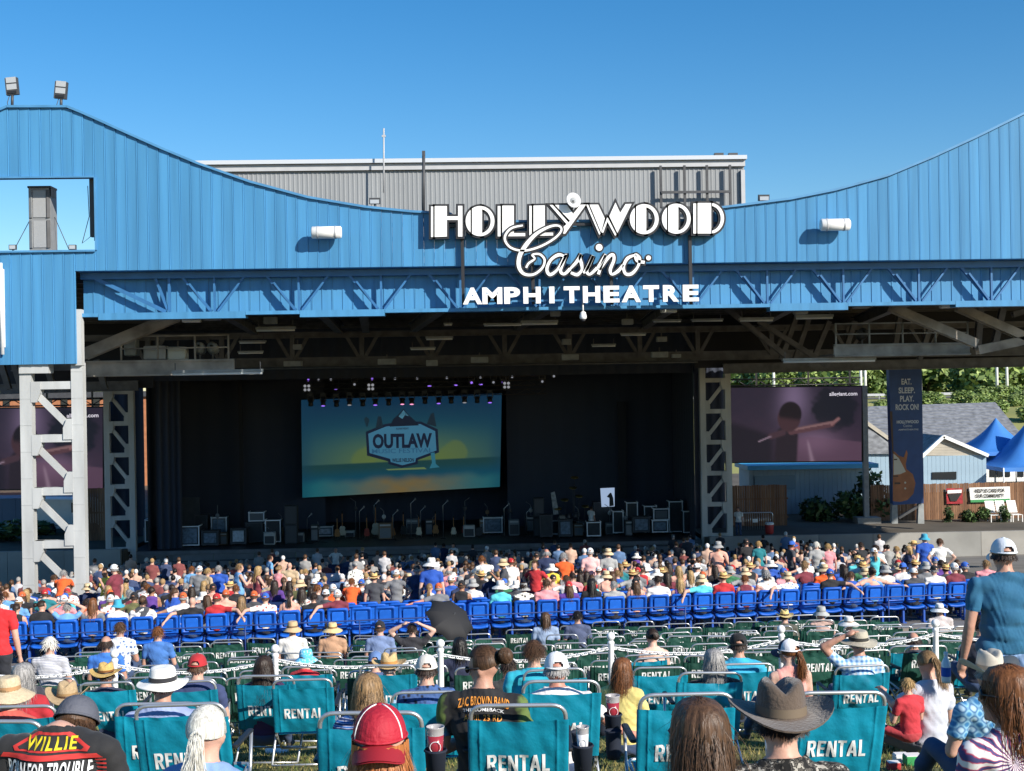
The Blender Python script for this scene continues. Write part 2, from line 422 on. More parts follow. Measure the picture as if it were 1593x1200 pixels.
def column(pa, pb, ptop, pbot, D, bay, label, flip, m=GREYST):
    xa = (at(pa, ptop, D).x + at(pa + (pbot - ptop) * .026, pbot, D).x) / 2; xb = xa + (at(pb, ptop, D).x - at(pa, ptop, D).x)
    xm = (xa + xb) / 2; zb = ground(xm, D)
    e = empty('lattice_column', (xm, D, zb), label, 'column', 'steel lattice columns')
    lattice('lattice_column', e, xa, xb, zb, at(pa, ptop, D).z, D, bay, m, flip, .34, (xb - xa) * .185); return e
c1 = column(31, 129, 566, 930, YF + .35, 1.64, 'tall pale grey lattice column carrying the blue front, nearest to the lawn', 1)
MB().box((c1.location.x - .5, YF + .35, ZLB - .1), (.9, .5, .35)).build('cap_plate', GREYST, c1)
xr = at(1722, 600, YF).x
c2 = empty('lattice_column', (xr, YF + .35, ground(xr, YF)), 'pale grey lattice column past the end of the blue front', 'column', 'steel lattice columns')
lattice('lattice_column', c2, xr - 1, xr + 1, c2.location.z, ZLB + .3, YF + .35, 1.64, GREYST, -1)
# the grey leg that shows above the column, beside the siding
MB().box((at(119, 520, YF).x + .03, YF + .2, (ZLB + ZC0) / 2 + .05), (.2, .3, ZC0 - ZLB + .2)).build('corner_post', GREYST, PAV)
DS = 71.0
column(160, 207, 590, 858, DS, 1.72, 'grey lattice column at the stage end beside the black drape', 1)
column(1086, 1134, 572, 838, DS, 1.72, 'grey lattice column between the stage and the video screen', -1)
# white rain pipe at the very edge of the siding
xp = at(4, 480, YF).x
MB().tube([(xp, YF - .12, at(4, 410, YF).z), (xp + .02, YF - .12, at(4, 552, YF).z)], .06, 8).box((xp, YF - .06, at(4, 480, YF).z), (.16, .08, 2.4)).build('rain_pipe', WHITE, PAV)

# roof of the pavilion: deck, purlins, rafters, stage header truss
ZR0, ZR1 = EYE + 3.55, EYE + 3.3
XW0, XW1 = -22.0, 39.5
def deck(xa, xb, ya, yb, za, zb, t=.12):
    return MB().add([(xa, ya, za), (xb, ya, za), (xb, yb, zb), (xa, yb, zb), (xa, ya, za + t), (xb, ya, za + t), (xb, yb, zb + t), (xa, yb, zb + t)],
                    [(0, 3, 2, 1), (4, 5, 6, 7), (0, 1, 5, 4), (1, 2, 6, 5), (2, 3, 7, 6), (3, 0, 4, 7)])
deck(XW0, XW1, YF + .7, DS, ZR0 + .25, ZR1 + .25).build('roof_deck', ROOFIN, PAV)
zr = lambda y: ZR0 + (ZR1 - ZR0) * (y - YF) / (DS - YF)
for y in np.arange(YF + 2, DS, 1.8):
    MB().ibeam((XW0, y, zr(y) + .1), (XW1, y, zr(y) + .1), .12, .22, .02).build('purlin', DKSTEEL, PAV)
for (pa, ya, pb, yb) in ((470, YF + 1.3, 530, 64), (728, YF + 1.3, 640, 64), (905, YF + 1.3, 800, 64), (560, YF + 1.3, 570, 64), (1090, YF + 1.3, 1000, 64), (300, YF + 1.3, 400, 64), (1290, YF + 1.3, 1180, 64), (1480, YF + 1.3, 1330, 64)):
    xa, xb = at(pa, 500, ya).x, at(pb, 530, yb).x
    MB().ibeam((xa, ya, zr(ya) - .35), (xb, yb, zr(yb) - .45), .34, .5, .05).build('rafter', DKSTEEL, PAV)
YH = 63.0; zh0, zh1 = at(700, 560, YH).z, at(700, 518, YH).z
MB().ibeam((XW0, YH, zh0), (XW1, YH, zh0), .3, .45, .06).build('header_chord', DKSTEEL, PAV)
MB().ibeam((XW0, YH, zh1), (XW1, YH, zh1), .25, .3, .05).build('header_chord', DKSTEEL, PAV)
for px in (455, 563, 672, 785, 886, 995, 1085, 1200, 1320, 1440, 345, 230):
    xx = at(px, 540, YH).x; b = MB()
    b.beam((xx, YH, zh0), (xx, YH, zh1), .22, .22, up=(0, 1, 0)); b.beam((xx - .1, YH, zh0 + .1), (xx - .8, YH, zh1), .16, .16, up=(0, 1, 0)); b.beam((xx + .1, YH, zh0 + .1), (xx + .8, YH, zh1), .16, .16, up=(0, 1, 0))
    b.build('header_brace', DKSTEEL, PAV)
MB().tube([(at(380, 566, YH - .4).x, YH - .4, zh0 - .3), (at(1085, 552, YH - .4).x, YH - .4, zh0 - .3)], .06, 6).build('header_pipe', DGREY, PAV)
# steel bracing over the open right-hand side
for k, (pa, qa, pb, qb, D_) in enumerate(((1385, 478, 1518, 535, 43), (1490, 478, 1640, 545, 44), (1520, 545, 1640, 520, 44), (1525, 480, 1520, 545, 47), (1560, 480, 1545, 545, 47), (1130, 480, 1230, 560, 56), (1180, 500, 1290, 570, 58), (1240, 490, 1215, 560, 60), (1260, 490, 1235, 565, 60), (1290, 500, 1260, 570, 60), (1575, 490, 1640, 470, 50), (1400, 490, 1390, 555, 58), (1330, 500, 1310, 560, 60), (1450, 500, 1430, 560, 60))):
    p, q = at(pa, qa, D_), at(pb, qb, D_); MB().ibeam(p, q, .3 if k < 3 else .22, .34 if k < 3 else .24, .04, up=(0, -1, 0)).build('side_brace', RUST if k < 3 else DKSTEEL, PAV)
MB().ibeam(at(1125, 574, 64), at(1900, 556, 64) , .3, .5, .05).build('eave_beam', DKSTEEL, PAV)
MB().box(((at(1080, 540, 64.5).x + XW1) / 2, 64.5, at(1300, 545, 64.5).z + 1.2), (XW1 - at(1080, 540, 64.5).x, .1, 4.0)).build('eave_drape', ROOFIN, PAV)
MB().ibeam(at(0, 606, 64), at(215, 600, 64), .3, .5, .05).build('eave_beam', DKSTEEL, PAV)
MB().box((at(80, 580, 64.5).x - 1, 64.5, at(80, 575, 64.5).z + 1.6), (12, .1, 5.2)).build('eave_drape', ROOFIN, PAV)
for (pa, qa, pb, qb, D_) in ((131, 552, 365, 470, 44.0),):
    MB().ibeam(at(pa, qa, D_), at(275, 492, D_), .38, .42, .05, up=(0, -1, 0)).build('side_brace', RUST, PAV)
for px in (0, 20, 70, 110, 150):
    MB().beam(at(px, 560, 60), at(px + 14, 606, 60), .25, .25, up=(0, -1, 0)).build('side_brace', DKSTEEL, PAV)

# catwalks under the roof
def catwalk(pa, pb, qt, qb, D, label, rail_px, rq, m=RUST):
    e = empty('catwalk', at((pa + pb) / 2, qb, D), label, 'catwalk', 'catwalks under the pavilion roof')
    A, B = at(pa, (qt + qb) / 2, D), at(pb, (qt + qb) / 2 - (pb - pa) * .0165, D); hh = at(pa, qt, D).z - at(pa, qb, D).z
    MB().box(((A.x + B.x) / 2, D, A.z), (B.x - A.x, .1, hh)).box(((A.x + B.x) / 2, D - .06, A.z + hh / 2 - .04), (B.x - A.x, .2, .05)).box(((A.x + B.x) / 2, D - .06, A.z - hh / 2 + .04), (B.x - A.x, .2, .05)).build('side_beam', m, e)
    MB().box(((A.x + B.x) / 2, D + 1.0, A.z - hh * .3), (B.x - A.x, 1.8, .06)).build('walkway', DKSTEEL, e)
    zt = at(rail_px[0], rq, D).z
    for p in rail_px:
        xx = at(p, rq, D).x; MB().tube([(xx, D, A.z - .1), (xx, D, zt)], .035, 6).build('rail_post', m, e)
    for k in (0, .5): MB().tube([(at(rail_px[0], rq, D).x, D, zt - .02 - k * (zt - A.z - hh / 2)), (at(rail_px[-1], rq, D).x, D, zt - .02 - k * (zt - A.z - hh / 2))], .028, 6).build('handrail', m, e)
    return e
catwalk(130, 365, 562, 587, 44.2, 'rusty catwalk with railing under the roof beside the grey column', (188, 245, 303, 355), 523)
catwalk(1297, 1508, 536, 556, 44.5, 'grey catwalk with railing under the roof above the guitar banner', (1300, 1352, 1404, 1455, 1505), 503, mat('galvanised', (.30, .31, .32), .6, 0, .3, 2))
FIXW = mat('fixture_white', (.62, .63, .6), .4); FIXT = mat('fluorescent_tube', (.75, .78, .8), .3)
GBOX = mat('grey_steel_box', (.30, .32, .33), .5, 0, .15, 4)
def lampstrip(pa, pb, q, D, h=8, lab=None):
    A, B = at(pa, q, D), at(pb, q - (pb - pa) * .0165, D); hh = h / FPX * D; e = empty('light_strip', ((A.x + B.x) / 2, D, A.z), lab, 'light', 'tube lights under the roof')
    MB().box(((A.x + B.x) / 2, D, A.z + hh * .25), (B.x - A.x, .18, hh * .5)).build('housing', GBOX, e)
    MB().tube([(A.x + .03, D - .03, A.z - hh * .2), (B.x - .03, D - .03, A.z - hh * .2)], hh * .22, 8).build('tube', FIXT, e)
    MB().box((A.x + .1, D, A.z + hh * .5 + .12), (.03, .03, .25)).box((B.x - .1, D, A.z + hh * .5 + .12), (.03, .03, .25)).build('hanger', DKSTEEL, e)
LST = [(398, 460, 513, 46, 8, 'left of the stage opening, just below the blue girder'), (372, 414, 533, 52, 5, 'upper one of a short pair beside the rusty catwalk'), (370, 410, 549, 52, 5, 'lower one of a short pair beside the rusty catwalk'),
       (690, 704, 505, 46, 5, 'tiny one beside the sign post'), (810, 868, 503, 46, 8, 'bright one under the lettering'), (662, 705, 527, 52, 6, 'faint one above the backdrop'), (638, 678, 543, 58, 5, 'lower faint one above the backdrop'), (965, 1005, 521, 52, 5, 'short one right of the security camera'),
       (920, 958, 538, 58, 5, 'low faint one right of centre'), (1150, 1203, 498, 45, 7, 'tilted one above the right stage column'), (1237, 1296, 494, 45, 8, 'brightest one above the video screen'), (1015, 1060, 500, 50, 5, 'between centre and the right column'), (1075, 1125, 499, 50, 5, 'just left of the right column'), (268, 410, 581, 43.6, 9, 'long one under the rusty catwalk'), (1217, 1362, 562, 45, 8, 'long one under the grey catwalk'), (752, 812, 506, 46, 5, 'dim one left of the bright tube')]
for a in LST: lampstrip(*a[:5], lab='tube light fixture, ' + a[5])
def wallbox(p, q, wpx, hpx, D, m, lab, cat='box', name='junction_box', dep=.3, grp='boxes hung under the roof'):
    P = at(p, q, D); W, H = wpx / FPX * D, hpx / FPX * D; e = empty(name, P, lab, cat, grp)
    MB().rbox(P, (W, dep, H), min(W, H) * .12).build('housing', m, e)
    MB().box(P + Vector((0, -dep / 2 - .008, 0)), (W * .82, .012, H * .72)).build('cover', m, e)
    MB().box(P + Vector((0, 0, H / 2 + .1)), (.05, .05, .22)).build('hanger', DKSTEEL, e); return e
BXS = [(298, 494, 27, 16, 41.4, FIXW, 'cream flood box under the girder near the rusty catwalk'), (330, 493, 26, 11, 42, GBOX, 'small grey box beside the cream flood box'), (1040, 481, 24, 12, 41.4, FIXW, 'pale box under the last letters of the sign'), (1474, 472, 23, 15, 41.4, FIXW, 'cream flood box under the girder over the guitar banner'), (1445, 471, 22, 8, 42, GBOX, 'small grey box beside the far cream flood box'), (1339, 475, 24, 10, 42, GBOX, 'grey box under the girder above the grey catwalk'),
       (421, 499, 20, 11, 46, GBOX, 'small grey box above the first tube light'), (864, 488, 15, 9, 44, GBOX, 'small grey box left of the security camera'), (976, 501, 17, 9, 48, GBOX, 'small grey box right of the security camera'), (1245, 484, 21, 10, 43, GBOX, 'grey box over the brightest tube light'), (463, 540, 13, 8, 58, GBOX, 'small box on the header truss at its left end'), (881, 532, 14, 9, 58, GBOX, 'small box above the header near centre'), (1029, 528, 16, 8, 58, GBOX, 'small box above the header right of centre'),
       (456, 566, 28, 8, 61, GBOX, 'long box on the header pipe at the far left'), (602, 563, 28, 9, 61, GBOX, 'long box on the header pipe over the backdrop'), (746, 560, 27, 9, 61, GBOX, 'long box on the header pipe right of the backdrop badge'), (672, 565, 18, 9, 61, GBOX, 'short box on the header pipe over the badge'), (887, 556, 26, 9, 61, GBOX, 'long box on the header pipe over the drums'), (1026, 552, 26, 9, 61, GBOX, 'long box on the header pipe near the right column'), (1052, 554, 14, 6, 61, GBOX, 'small box on the header pipe beside the right column')]
for a in BXS: wallbox(*a)
# things standing on the rusty catwalk
for p, q, wp, hp, m, lab in ((205, 541, 18, 26, GBOX, 'upright grey cabinet on the rusty catwalk'), (243, 549, 34, 21, GREYTRIM, 'white box with hoses on the rusty catwalk'), (277, 550, 28, 20, FIXW, 'plain cream box on the rusty catwalk')):
    wallbox(p, q, wp, hp, 45, m, lab, 'box', 'equipment_box', .5, 'equipment on the rusty catwalk')
for p, q, lab in ((311, 542, 'grey drum lamp with coiled hose on the rusty catwalk'), (331, 542, 'grey plastic seat on the rusty catwalk'), (1341, 520, 'round dark follow spot on the grey catwalk')):
    P = at(p, q, 45); e = empty('follow_spot', P, lab, 'spotlight')
    MB().lathe([(.02, -.22), (.19, -.2), (.2, .05), (.16, .2), (.05, .24)], 14, P, mat=Matrix.Rotation(R(70), 3, 'X')).build('housing', GBOX if p < 999 else DGREY, e)
    MB().tube([P, P - Vector((0, 0, .45))], .03, 6).box(P - Vector((0, 0, .45)), (.4, .4, .04)).build('stand', DKSTEEL, e)

# ------------------------------------------------------------ rooftop floodlights, speaker, cylinders
LENS = mat('lamp_lens', (.42, .44, .46), .25)
def floodlight(p, q, base_q, tilt, lab):
    P = at(p, q, YF + .1); B = at(p, base_q, YF + .1); e = empty('floodlight', B, lab, 'floodlight', 'floodlights on the blue front')
    rot = Matrix.Rotation(R(tilt), 3, 'Y')
    MB().box(P, (.38, .12, .52), rot).build('housing', DGREY, e)
    for k in (-.05, .16): MB().box(P + rot @ Vector((0, -.066, k + .03)), (.30, .02, .17), rot).build('lens', LENS, e)
    MB().box(P + rot @ Vector((0, -.07, -.19)), (.26, .03, .08), rot).build('label_plate', BLACKP, e)
    MB().tube([P - Vector((0, 0, .24)), B], .045, 8).tube([P - Vector((.08, 0, .25)), P - Vector((.16, 0, .5)), B + Vector((-.12, 0, 0))], .012, 5).build('bracket', DGREY, e)
floodlight(19, 135, 166, -5, 'twin lens floodlight on the peak of the blue front, left one of two')
floodlight(95, 141, 166, 6, 'twin lens floodlight on the peak of the blue front, right one of two')
SPK = mat('speaker_grey', (.23, .24, .25), .6, 0, .1, 5); SPKG = mat('speaker_grille', (.32, .33, .34), .7, 0, .1, 60)
P = at(67, 343, YF + .9); e = empty('loudspeaker_tower', at(67, 392, YF + .9), 'tall grey double loudspeaker cabinet in the opening of the blue front', 'loudspeaker')
MB().box(P, (.68, .6, 1.95)).build('cabinet', SPK, e)
for k in (-.47, .47):
    MB().box(P + Vector((.0, -.31, k)), (.40, .03, .84)).build('grille', SPKG, e)
    for s in (-1, 1): MB().box(P + Vector((s * .27, -.32, k)), (.1, .05, .86), Matrix.Rotation(s * .4, 3, 'Z')).build('flare', DGREY if s > 0 else SPK, e)
MB().box(P + Vector((0, -.02, 1.0)), (.72, .64, .06)).box(P + Vector((.33, -.1, .85)), (.05, .4, .3)).build('top_cap', BLACKP, e)
for s in (-1, 1): MB().tube([P + Vector((s * .36, 0, .1)), P + Vector((s * .85, -.2, -.95))], .012, 5).build('guy_wire', DGREY, e)
for p, lab in ((20, 'left'), (113, 'right')):
    P = at(p, 385, YF + .2); e = empty('small_floodlight', P, f'tiny floodlight on the sill of the opening, {lab} of the loudspeaker', 'floodlight')
    MB().box(P, (.22, .1, .15)).build('housing', DGREY, e); MB().box(P + Vector((0, -.055, 0)), (.18, .012, .11)).build('lens', LENS, e); MB().box(P - Vector((0, 0, .14)), (.04, .04, .14)).build('bracket', DGREY, e)
for p, q, lab in ((508, 362, 'left of the big sign'), (1299, 350, 'right of the big sign')):
    P = at(p, q, YF - .42); e = empty('cylinder_light', P, f'white horizontal cylinder lamp sticking out of the blue front, {lab}', 'lamp', 'cylinder lamps on the blue front')
    rot = Matrix.Rotation(R(90), 3, 'Y')
    MB().lathe([(.0, -.46), (.15, -.46), (.19, -.43), (.19, .43), (.15, .46), (0, .46)], 20, P, mat=rot).build('drum', WHITE, e)
    MB().lathe([(.195, -.30), (.2, -.29), (.2, -.25), (.195, -.24)], 20, P, mat=rot).lathe([(.195, .24), (.2, .25), (.2, .29), (.195, .30)], 20, P, mat=rot).build('band', GREYTRIM, e)
    MB().beam(P + Vector((-.05, .1, 0)), P + Vector((-.05, .44, 0)), .1, .1).build('arm', BLUED, e)
for p, q, lab in ((583, 313, 'behind the blue curve left of the sign'), (1188, 308, 'on the blue curve right of the sign')):
    P = at(p, q, YF + .3); e = empty('small_floodlight', P, f'small dark floodlight {lab}', 'floodlight')
    MB().box(P, (.34, .14, .2), Matrix.Rotation(.15, 3, 'X')).build('housing', DGREY, e); MB().box(P + Vector((0, -.08, -.03)), (.28, .02, .12)).build('lens', LENS, e)
    MB().tube([P, P - Vector((0, 0, .45))], .03, 6).build('bracket', DGREY, e)

# ------------------------------------------------------------ grey stage house behind
xa, xb = at(150, 260, DS).x, at(1157, 245, DS).x; zt = at(1157, 243, DS).z; zlo = EYE + 3.4
SH = empty('stage_house', ((xa + xb) / 2, DS, EYE - 11), 'tall grey corrugated stage house rising behind the blue front', 'building')
n = int((xb - xa) / .25); prof = []
for i in range(n):
    x0 = xa + (xb - xa) * i / n; dx = (xb - xa) / n
    prof += [(x0, 0), (x0 + dx * .55, 0), (x0 + dx * .65, -.022), (x0 + dx * .9, -.022)]
prof.append((xb, 0))
k = len(prof)
MB().add([(x, DS + y, zlo) for x, y in prof] + [(x, DS + y, zt - .6) for x, y in prof], [(i, i + 1, k + i + 1, k + i) for i in range(k - 1)]).build('corrugated_wall', GREYSID, SH)
MB().box(((xa + xb) / 2, DS + 7, (zlo + zt) / 2 - .35), (xb - xa - .02, 13.9, zt - zlo - .6)).build('wall_core', GREYSID, SH)
MB().box(((xa + xb) / 2, DS + 6.9, zt - .42), (xb - xa + .06, 14.2, .34)).build('fascia', GREYTRIM, SH)
MB().box(((xa + xb) / 2, DS + 6.85, zt - .12), (xb - xa + .2, 14.5, .22)).build('gutter', mat('pale_blue_trim', (.55, .59, .64), .5), SH)
MB().box((xb - .1, DS - .1, (zlo + zt) / 2 - .4), (.22, .22, zt - zlo - .8)).build('corner_trim', GREYTRIM, SH)
fx = [at(p, 260, DS - .5).x for p in (1028, 1065, 1100, 1136)]; fz = [at(1080, q, DS - .5).z for q in (257, 299, 323)]
for xx in fx: MB().box((xx, DS - .4, (fz[0] + fz[2]) / 2), (.13, .13, fz[0] - fz[2])).build('frame_post', DGREY, SH)
for zz in fz[1:]: MB().box(((fx[0] + fx[-1]) / 2, DS - .5, zz), (fx[-1] - fx[0], .12, .13)).build('frame_rail', DGREY, SH)
MB().tube([at(597, 300, DS - 1), at(597, 200, DS - 1)], .045, 6).box(at(597, 212, DS - 1), (.2, .1, .1)).build('thin_mast', GREYTRIM, SH)
for p in (1118, 1140): MB().box(at(p, 241, DS - .2), (.5, .3, .16)).build('roof_lamp', DGREY, SH)
MB().tube([at(659, 340, YF + .6), at(659, 237, YF + .6)], .05, 6).box(at(659, 239, YF + .6), (.1, .08, .16)).build('lightning_mast', DGREY, PAV)
P = at(892, 312, YF - .5); e = empty('loudhailer', P, 'round grey horn loudspeaker above the middle of the sign', 'loudspeaker')
rt = Matrix.Rotation(R(78), 3, 'X') @ Matrix.Rotation(R(20), 3, 'Y')
MB().lathe([(.02, -.3), (.07, -.3), (.1, -.1), (.23, .0), (.25, .02), (.24, .03), (.1, -.04), (.03, -.06)], 20, P, mat=rt).build('horn', GREYTRIM, e)
MB().lathe([(0, -.02), (.09, -.03), (.1, -.06)], 14, P, mat=rt).build('throat', GBOX, e); MB().tube([P, P + Vector((-.05, .3, -.5))], .03, 6).build('bracket', DGREY, e)
# ------------------------------------------------------------ the big sign
YS = YF - .36
def sgn(pts, u0, v0, k): return [(at(u0 + u / k, v0 + v / k, YS).x, at(u0 + u / k, v0 + v / k, YS).z) for u, v in pts]
def offset(poly, d):
    n = len(poly); a2 = sum(poly[i][0] * poly[(i + 1) % n][1] - poly[(i + 1) % n][0] * poly[i][1] for i in range(n)); s = 1 if a2 > 0 else -1; out = []
    for i in range(n):
        a, b, c = Vector(poly[i - 1]), Vector(poly[i]), Vector(poly[(i + 1) % n])
        n1 = Vector(((b - a).y, -(b - a).x)); n2 = Vector(((c - b).y, -(c - b).x))
        if n1.length < 1e-7 or n2.length < 1e-7: out.append(tuple(b)); continue
        n1.normalize(); n2.normalize(); m = n1 + n2
        if m.length < .2: m = n1
        m.normalize(); out.append(tuple(b + m * (s * d / max(.45, m.dot(n1)))))
    return out
def ell_arc(cx, cy, rx, ry, x0, x1, n=28):
    """part of an ellipse between two vertical lines"""
    x0 = max(x0, cx - rx); x1 = min(x1, cx + rx); t = lambda x: math.sqrt(max(0, 1 - ((x - cx) / rx) ** 2)) * ry
    ang = np.linspace(math.acos((x0 - cx) / rx), math.acos((x1 - cx) / rx), n // 2)
    up = [(cx + rx * math.cos(a), cy - ry * math.sin(a)) for a in ang]; return up + [(u, 2 * cy - v) for u, v in up[::-1]]
def ring_right(cx, cy, rx, ry, ix, iy, x0, n=14):
    o = [(cx + rx * math.cos(a), cy - ry * math.sin(a)) for a in np.linspace(math.acos(max(-1, (x0 - cx) / rx)), 0, n)]; o = o + [(u, 2 * cy - v) for u, v in o[::-1]][1:]
    i_ = [(cx + ix * math.cos(a), cy - iy * math.sin(a)) for a in np.linspace(math.acos(max(-1, (x0 - cx) / ix)), 0, n)]; i_ = i_ + [(u, 2 * cy - v) for u, v in i_[::-1]][1:]
    return o + i_[::-1]
def oo(cx, cy, rx=66, ry=69): return [ell_arc(cx, cy, rx, ry, cx - rx, cx - rx * .66), ell_arc(cx, cy, rx, ry, cx - rx * .56, cx + rx * .14), ring_right(cx, cy, rx, ry, rx * .74, ry * .80, cx + rx * .13)]
K8 = [('H', [[(90, 300), (100, 300), (100, 440), (90, 440)], [(107, 298), (163, 298), (163, 345), (214, 345), (214, 297), (234, 297), (234, 438), (214, 438), (214, 362), (163, 362), (163, 438), (107, 440)]]),
      ('O', oo(315, 367)), ('L', [[(396, 298), (409, 298), (409, 437), (396, 437)], [(417, 296), (470, 296), (470, 422), (522, 422), (522, 436), (417, 437)]]),
      ('L', [[(541, 297), (552, 297), (552, 434), (541, 434)], [(560, 296), (612, 295), (612, 420), (650, 420), (650, 433), (560, 435)]]),
      ('Y', [[(634, 293), (649, 293), (720, 372), (713, 382)], [(659, 293), (714, 293), (742, 334), (775, 292), (801, 291), (706, 424), (697, 426), (697, 394), (728, 366)]]),
      ('O', oo(1068, 358)), ('O', oo(1215, 356)),
      ('D', [[(1293, 286), (1306, 286), (1306, 424), (1293, 424)], [(1313, 284), (1375, 284), (1375, 424), (1313, 424)], ring_right(1372, 354, 62, 70, 47, 57, 1380)])]
K7 = [('W', [[(525, 75), (537, 75), (613, 254), (606, 262)], [(546, 75), (599, 75), (640, 160), (617, 246)], [(654, 176), (664, 166), (712, 260), (704, 268)], [(619, 246), (630, 250), (663, 162), (655, 154)], [(668, 146), (706, 62), (735, 126), (768, 72), (806, 70), (718, 250)]])]
SG = empty('venue_sign', at(900, 474, YS), 'huge white three line lettered sign mounted on the blue front', 'sign')
OUT = .065
for K, (u0, v0, k) in ((K8, (640, 220, 2.95)), (K7, (780, 300, 3.9825))):
    for name, polys in K:
        wb, kb = MB(), MB()
        for p in polys:
            q = sgn(p, u0, v0, k); wb.prism(q, YS - .03, YS)
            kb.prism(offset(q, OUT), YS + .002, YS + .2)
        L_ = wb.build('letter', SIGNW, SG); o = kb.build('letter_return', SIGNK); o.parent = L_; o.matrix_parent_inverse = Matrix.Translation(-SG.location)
        o.matrix_parent_inverse = Matrix.Identity(4)
def spline(pts, n=6):
    P = [Vector(p) for p in pts]; out = []
    for i in range(len(P) - 1):
        a, b, c, d = P[max(i - 1, 0)], P[i], P[i + 1], P[min(i + 2, len(P) - 1)]
        for j in range(n):
            t = j / n; out.append(.5 * ((2 * b) + (c - a) * t + (2 * a - 5 * b + 4 * c - d) * t * t + (3 * b - a - 3 * c + d) * t ** 3))
    out.append(P[-1]); return out
def ribbon(mb, pts, ws, y0, y1, grow=0):
    """extruded stroke of varying width"""
    c = [Vector(p) for p in pts]; n = len(c); Lp, Rp = [], []
    for i in range(n):
        d = (c[min(i + 1, n - 1)] - c[max(i - 1, 0)]).normalized(); nn = Vector((-d.y, d.x)); w = ws[i] / 2 + grow
        q = c[i] - d * grow if i == 0 else (c[i] + d * grow if i == n - 1 else c[i])
        Lp.append(q + nn * w); Rp.append(q - nn * w)
    vs = [(p.x, y0, p.y) for p in Lp] + [(p.x, y0, p.y) for p in Rp] + [(p.x, y1, p.y) for p in Lp] + [(p.x, y1, p.y) for p in Rp]; fs = []
    for i in range(n - 1): fs += [(i, n + i, n + i + 1, i + 1), (2 * n + i, 2 * n + i + 1, 3 * n + i + 1, 3 * n + i), (i, i + 1, 2 * n + i + 1, 2 * n + i), (n + i, 3 * n + i, 3 * n + i + 1, n + i + 1)]
    fs += [(0, 2 * n, 3 * n, n), (n - 1, 2 * n - 1, 4 * n - 1, 3 * n - 1)]; mb.add(vs, fs)
STROKES = [('letter', [[(152, 468), (168, 440), (205, 412), (190, 388), (235, 384), (266, 418), (252, 468), (200, 508), (140, 506), (108, 462), (112, 396), (152, 326), (215, 258), (296, 214), (352, 208), (370, 236), (330, 284), (240, 336), (140, 362), (62, 346), (24, 304), (26, 262), (64, 222), (132, 206)]], [13, 13, 11, 12, 13, 14, 14, 15, 18, 24, 26, 26, 20, 15, 12, 12, 13, 13, 13, 13, 14, 14, 13, 11]),
           ('letter', [[(392, 398), (352, 388), (304, 420), (280, 476), (300, 510), (346, 478), (388, 408), (400, 388), (378, 440), (364, 488), (388, 506), (424, 474)]], None),
           ('letter', [[(424, 474), (468, 426), (492, 384), (484, 408), (494, 444), (496, 480), (468, 510), (428, 498)]], None),
           ('letter', [[(505, 500), (530, 470), (566, 392), (545, 444), (526, 488), (546, 508), (592, 468)]], None),
           ('letter', [[(592, 468), (644, 388), (622, 440), (598, 508)], [(606, 482), (656, 408), (688, 386), (694, 420), (672, 478), (682, 508), (720, 488), (752, 448)]], None),
           ('letter', [[(820, 390), (778, 410), (754, 460), (766, 504), (804, 504), (842, 460), (852, 410), (826, 386), (838, 424), (884, 434)]], None)]
for name, sts, wd in STROKES:
    wb, kb = MB(), MB()
    for st in sts:
        q = [Vector(p) for p in sgn(st, 780, 300, 3.9825)]; q = [Vector((a.x, a.y, 0)) for a in q]; sp = spline(q)
        nW = len(st); w0 = wd or [13 + 8 * abs(math.sin(i * 1.3)) for i in range(nW)]
        wpx = np.interp(np.linspace(0, nW - 1, len(sp)), range(nW), w0) / 3.9825 / FPX * YS
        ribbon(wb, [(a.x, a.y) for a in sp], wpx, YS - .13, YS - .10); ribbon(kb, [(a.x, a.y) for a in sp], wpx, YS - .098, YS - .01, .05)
    L_ = wb.build('letter', SIGNW, SG); o = kb.build('letter_return', SIGNK); o.parent = L_
for (u, v, r) in ((603, 342, 21), (908, 407, 15)):
    c = sgn([(u, v)], 780, 300, 3.9825)[0]; rr = r / 3.9825 / FPX * YS
    L_ = MB().prism([(c[0] + rr * math.cos(a), c[1] + rr * math.sin(a)) for a in np.linspace(0, 6.1, 18)], YS - .13, YS - .1).build('dot', SIGNW, SG)
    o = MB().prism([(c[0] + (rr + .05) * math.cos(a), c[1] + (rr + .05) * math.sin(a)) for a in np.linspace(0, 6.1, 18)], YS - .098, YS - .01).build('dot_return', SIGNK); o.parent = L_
xs_ = np.linspace(735, 1074, 12)
for i, chh in enumerate('AMPHITHEATRE'):
    wdt = {'I': 8, 'M': 31, 'A': 30, 'H': 27}.get(chh, 25); q = 461 - (xs_[i] - 735) * .0135
    me = fit_text(chh, wdt / FPX * YS, 26 / FPX * YS, .045, 0); me.materials.append(SIGNW)
    m2 = fit_text(chh, wdt / FPX * YS, 26 / FPX * YS, .045, .08); m2.materials.append(GREYTRIM)
    P = at(xs_[i], q, YS); o = obj('letter', me); o.location = P + Vector((0, -.085, 0)); child(o, SG)
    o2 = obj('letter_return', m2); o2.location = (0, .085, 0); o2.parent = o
for p in (719, 1073, 828, 950):
    a = at(p, 366 if p in (719, 1073) else 400, YS + .22); b = at(p + 2, 474, YS + .22); MB().beam(a, b, .1, .1, up=(0, -1, 0)).build('support_post', SIGNK, SG)
a, b = at(672, 352, YS + .2), at(1120, 347, YS + .2); MB().beam(a, b, .08, .08).build('support_rail', SIGNK, SG)
a, b = at(725, 470, YS + .12), at(1085, 464, YS + .12); MB().beam(a, b, .06, .06).build('support_rail', BLUED, SG)
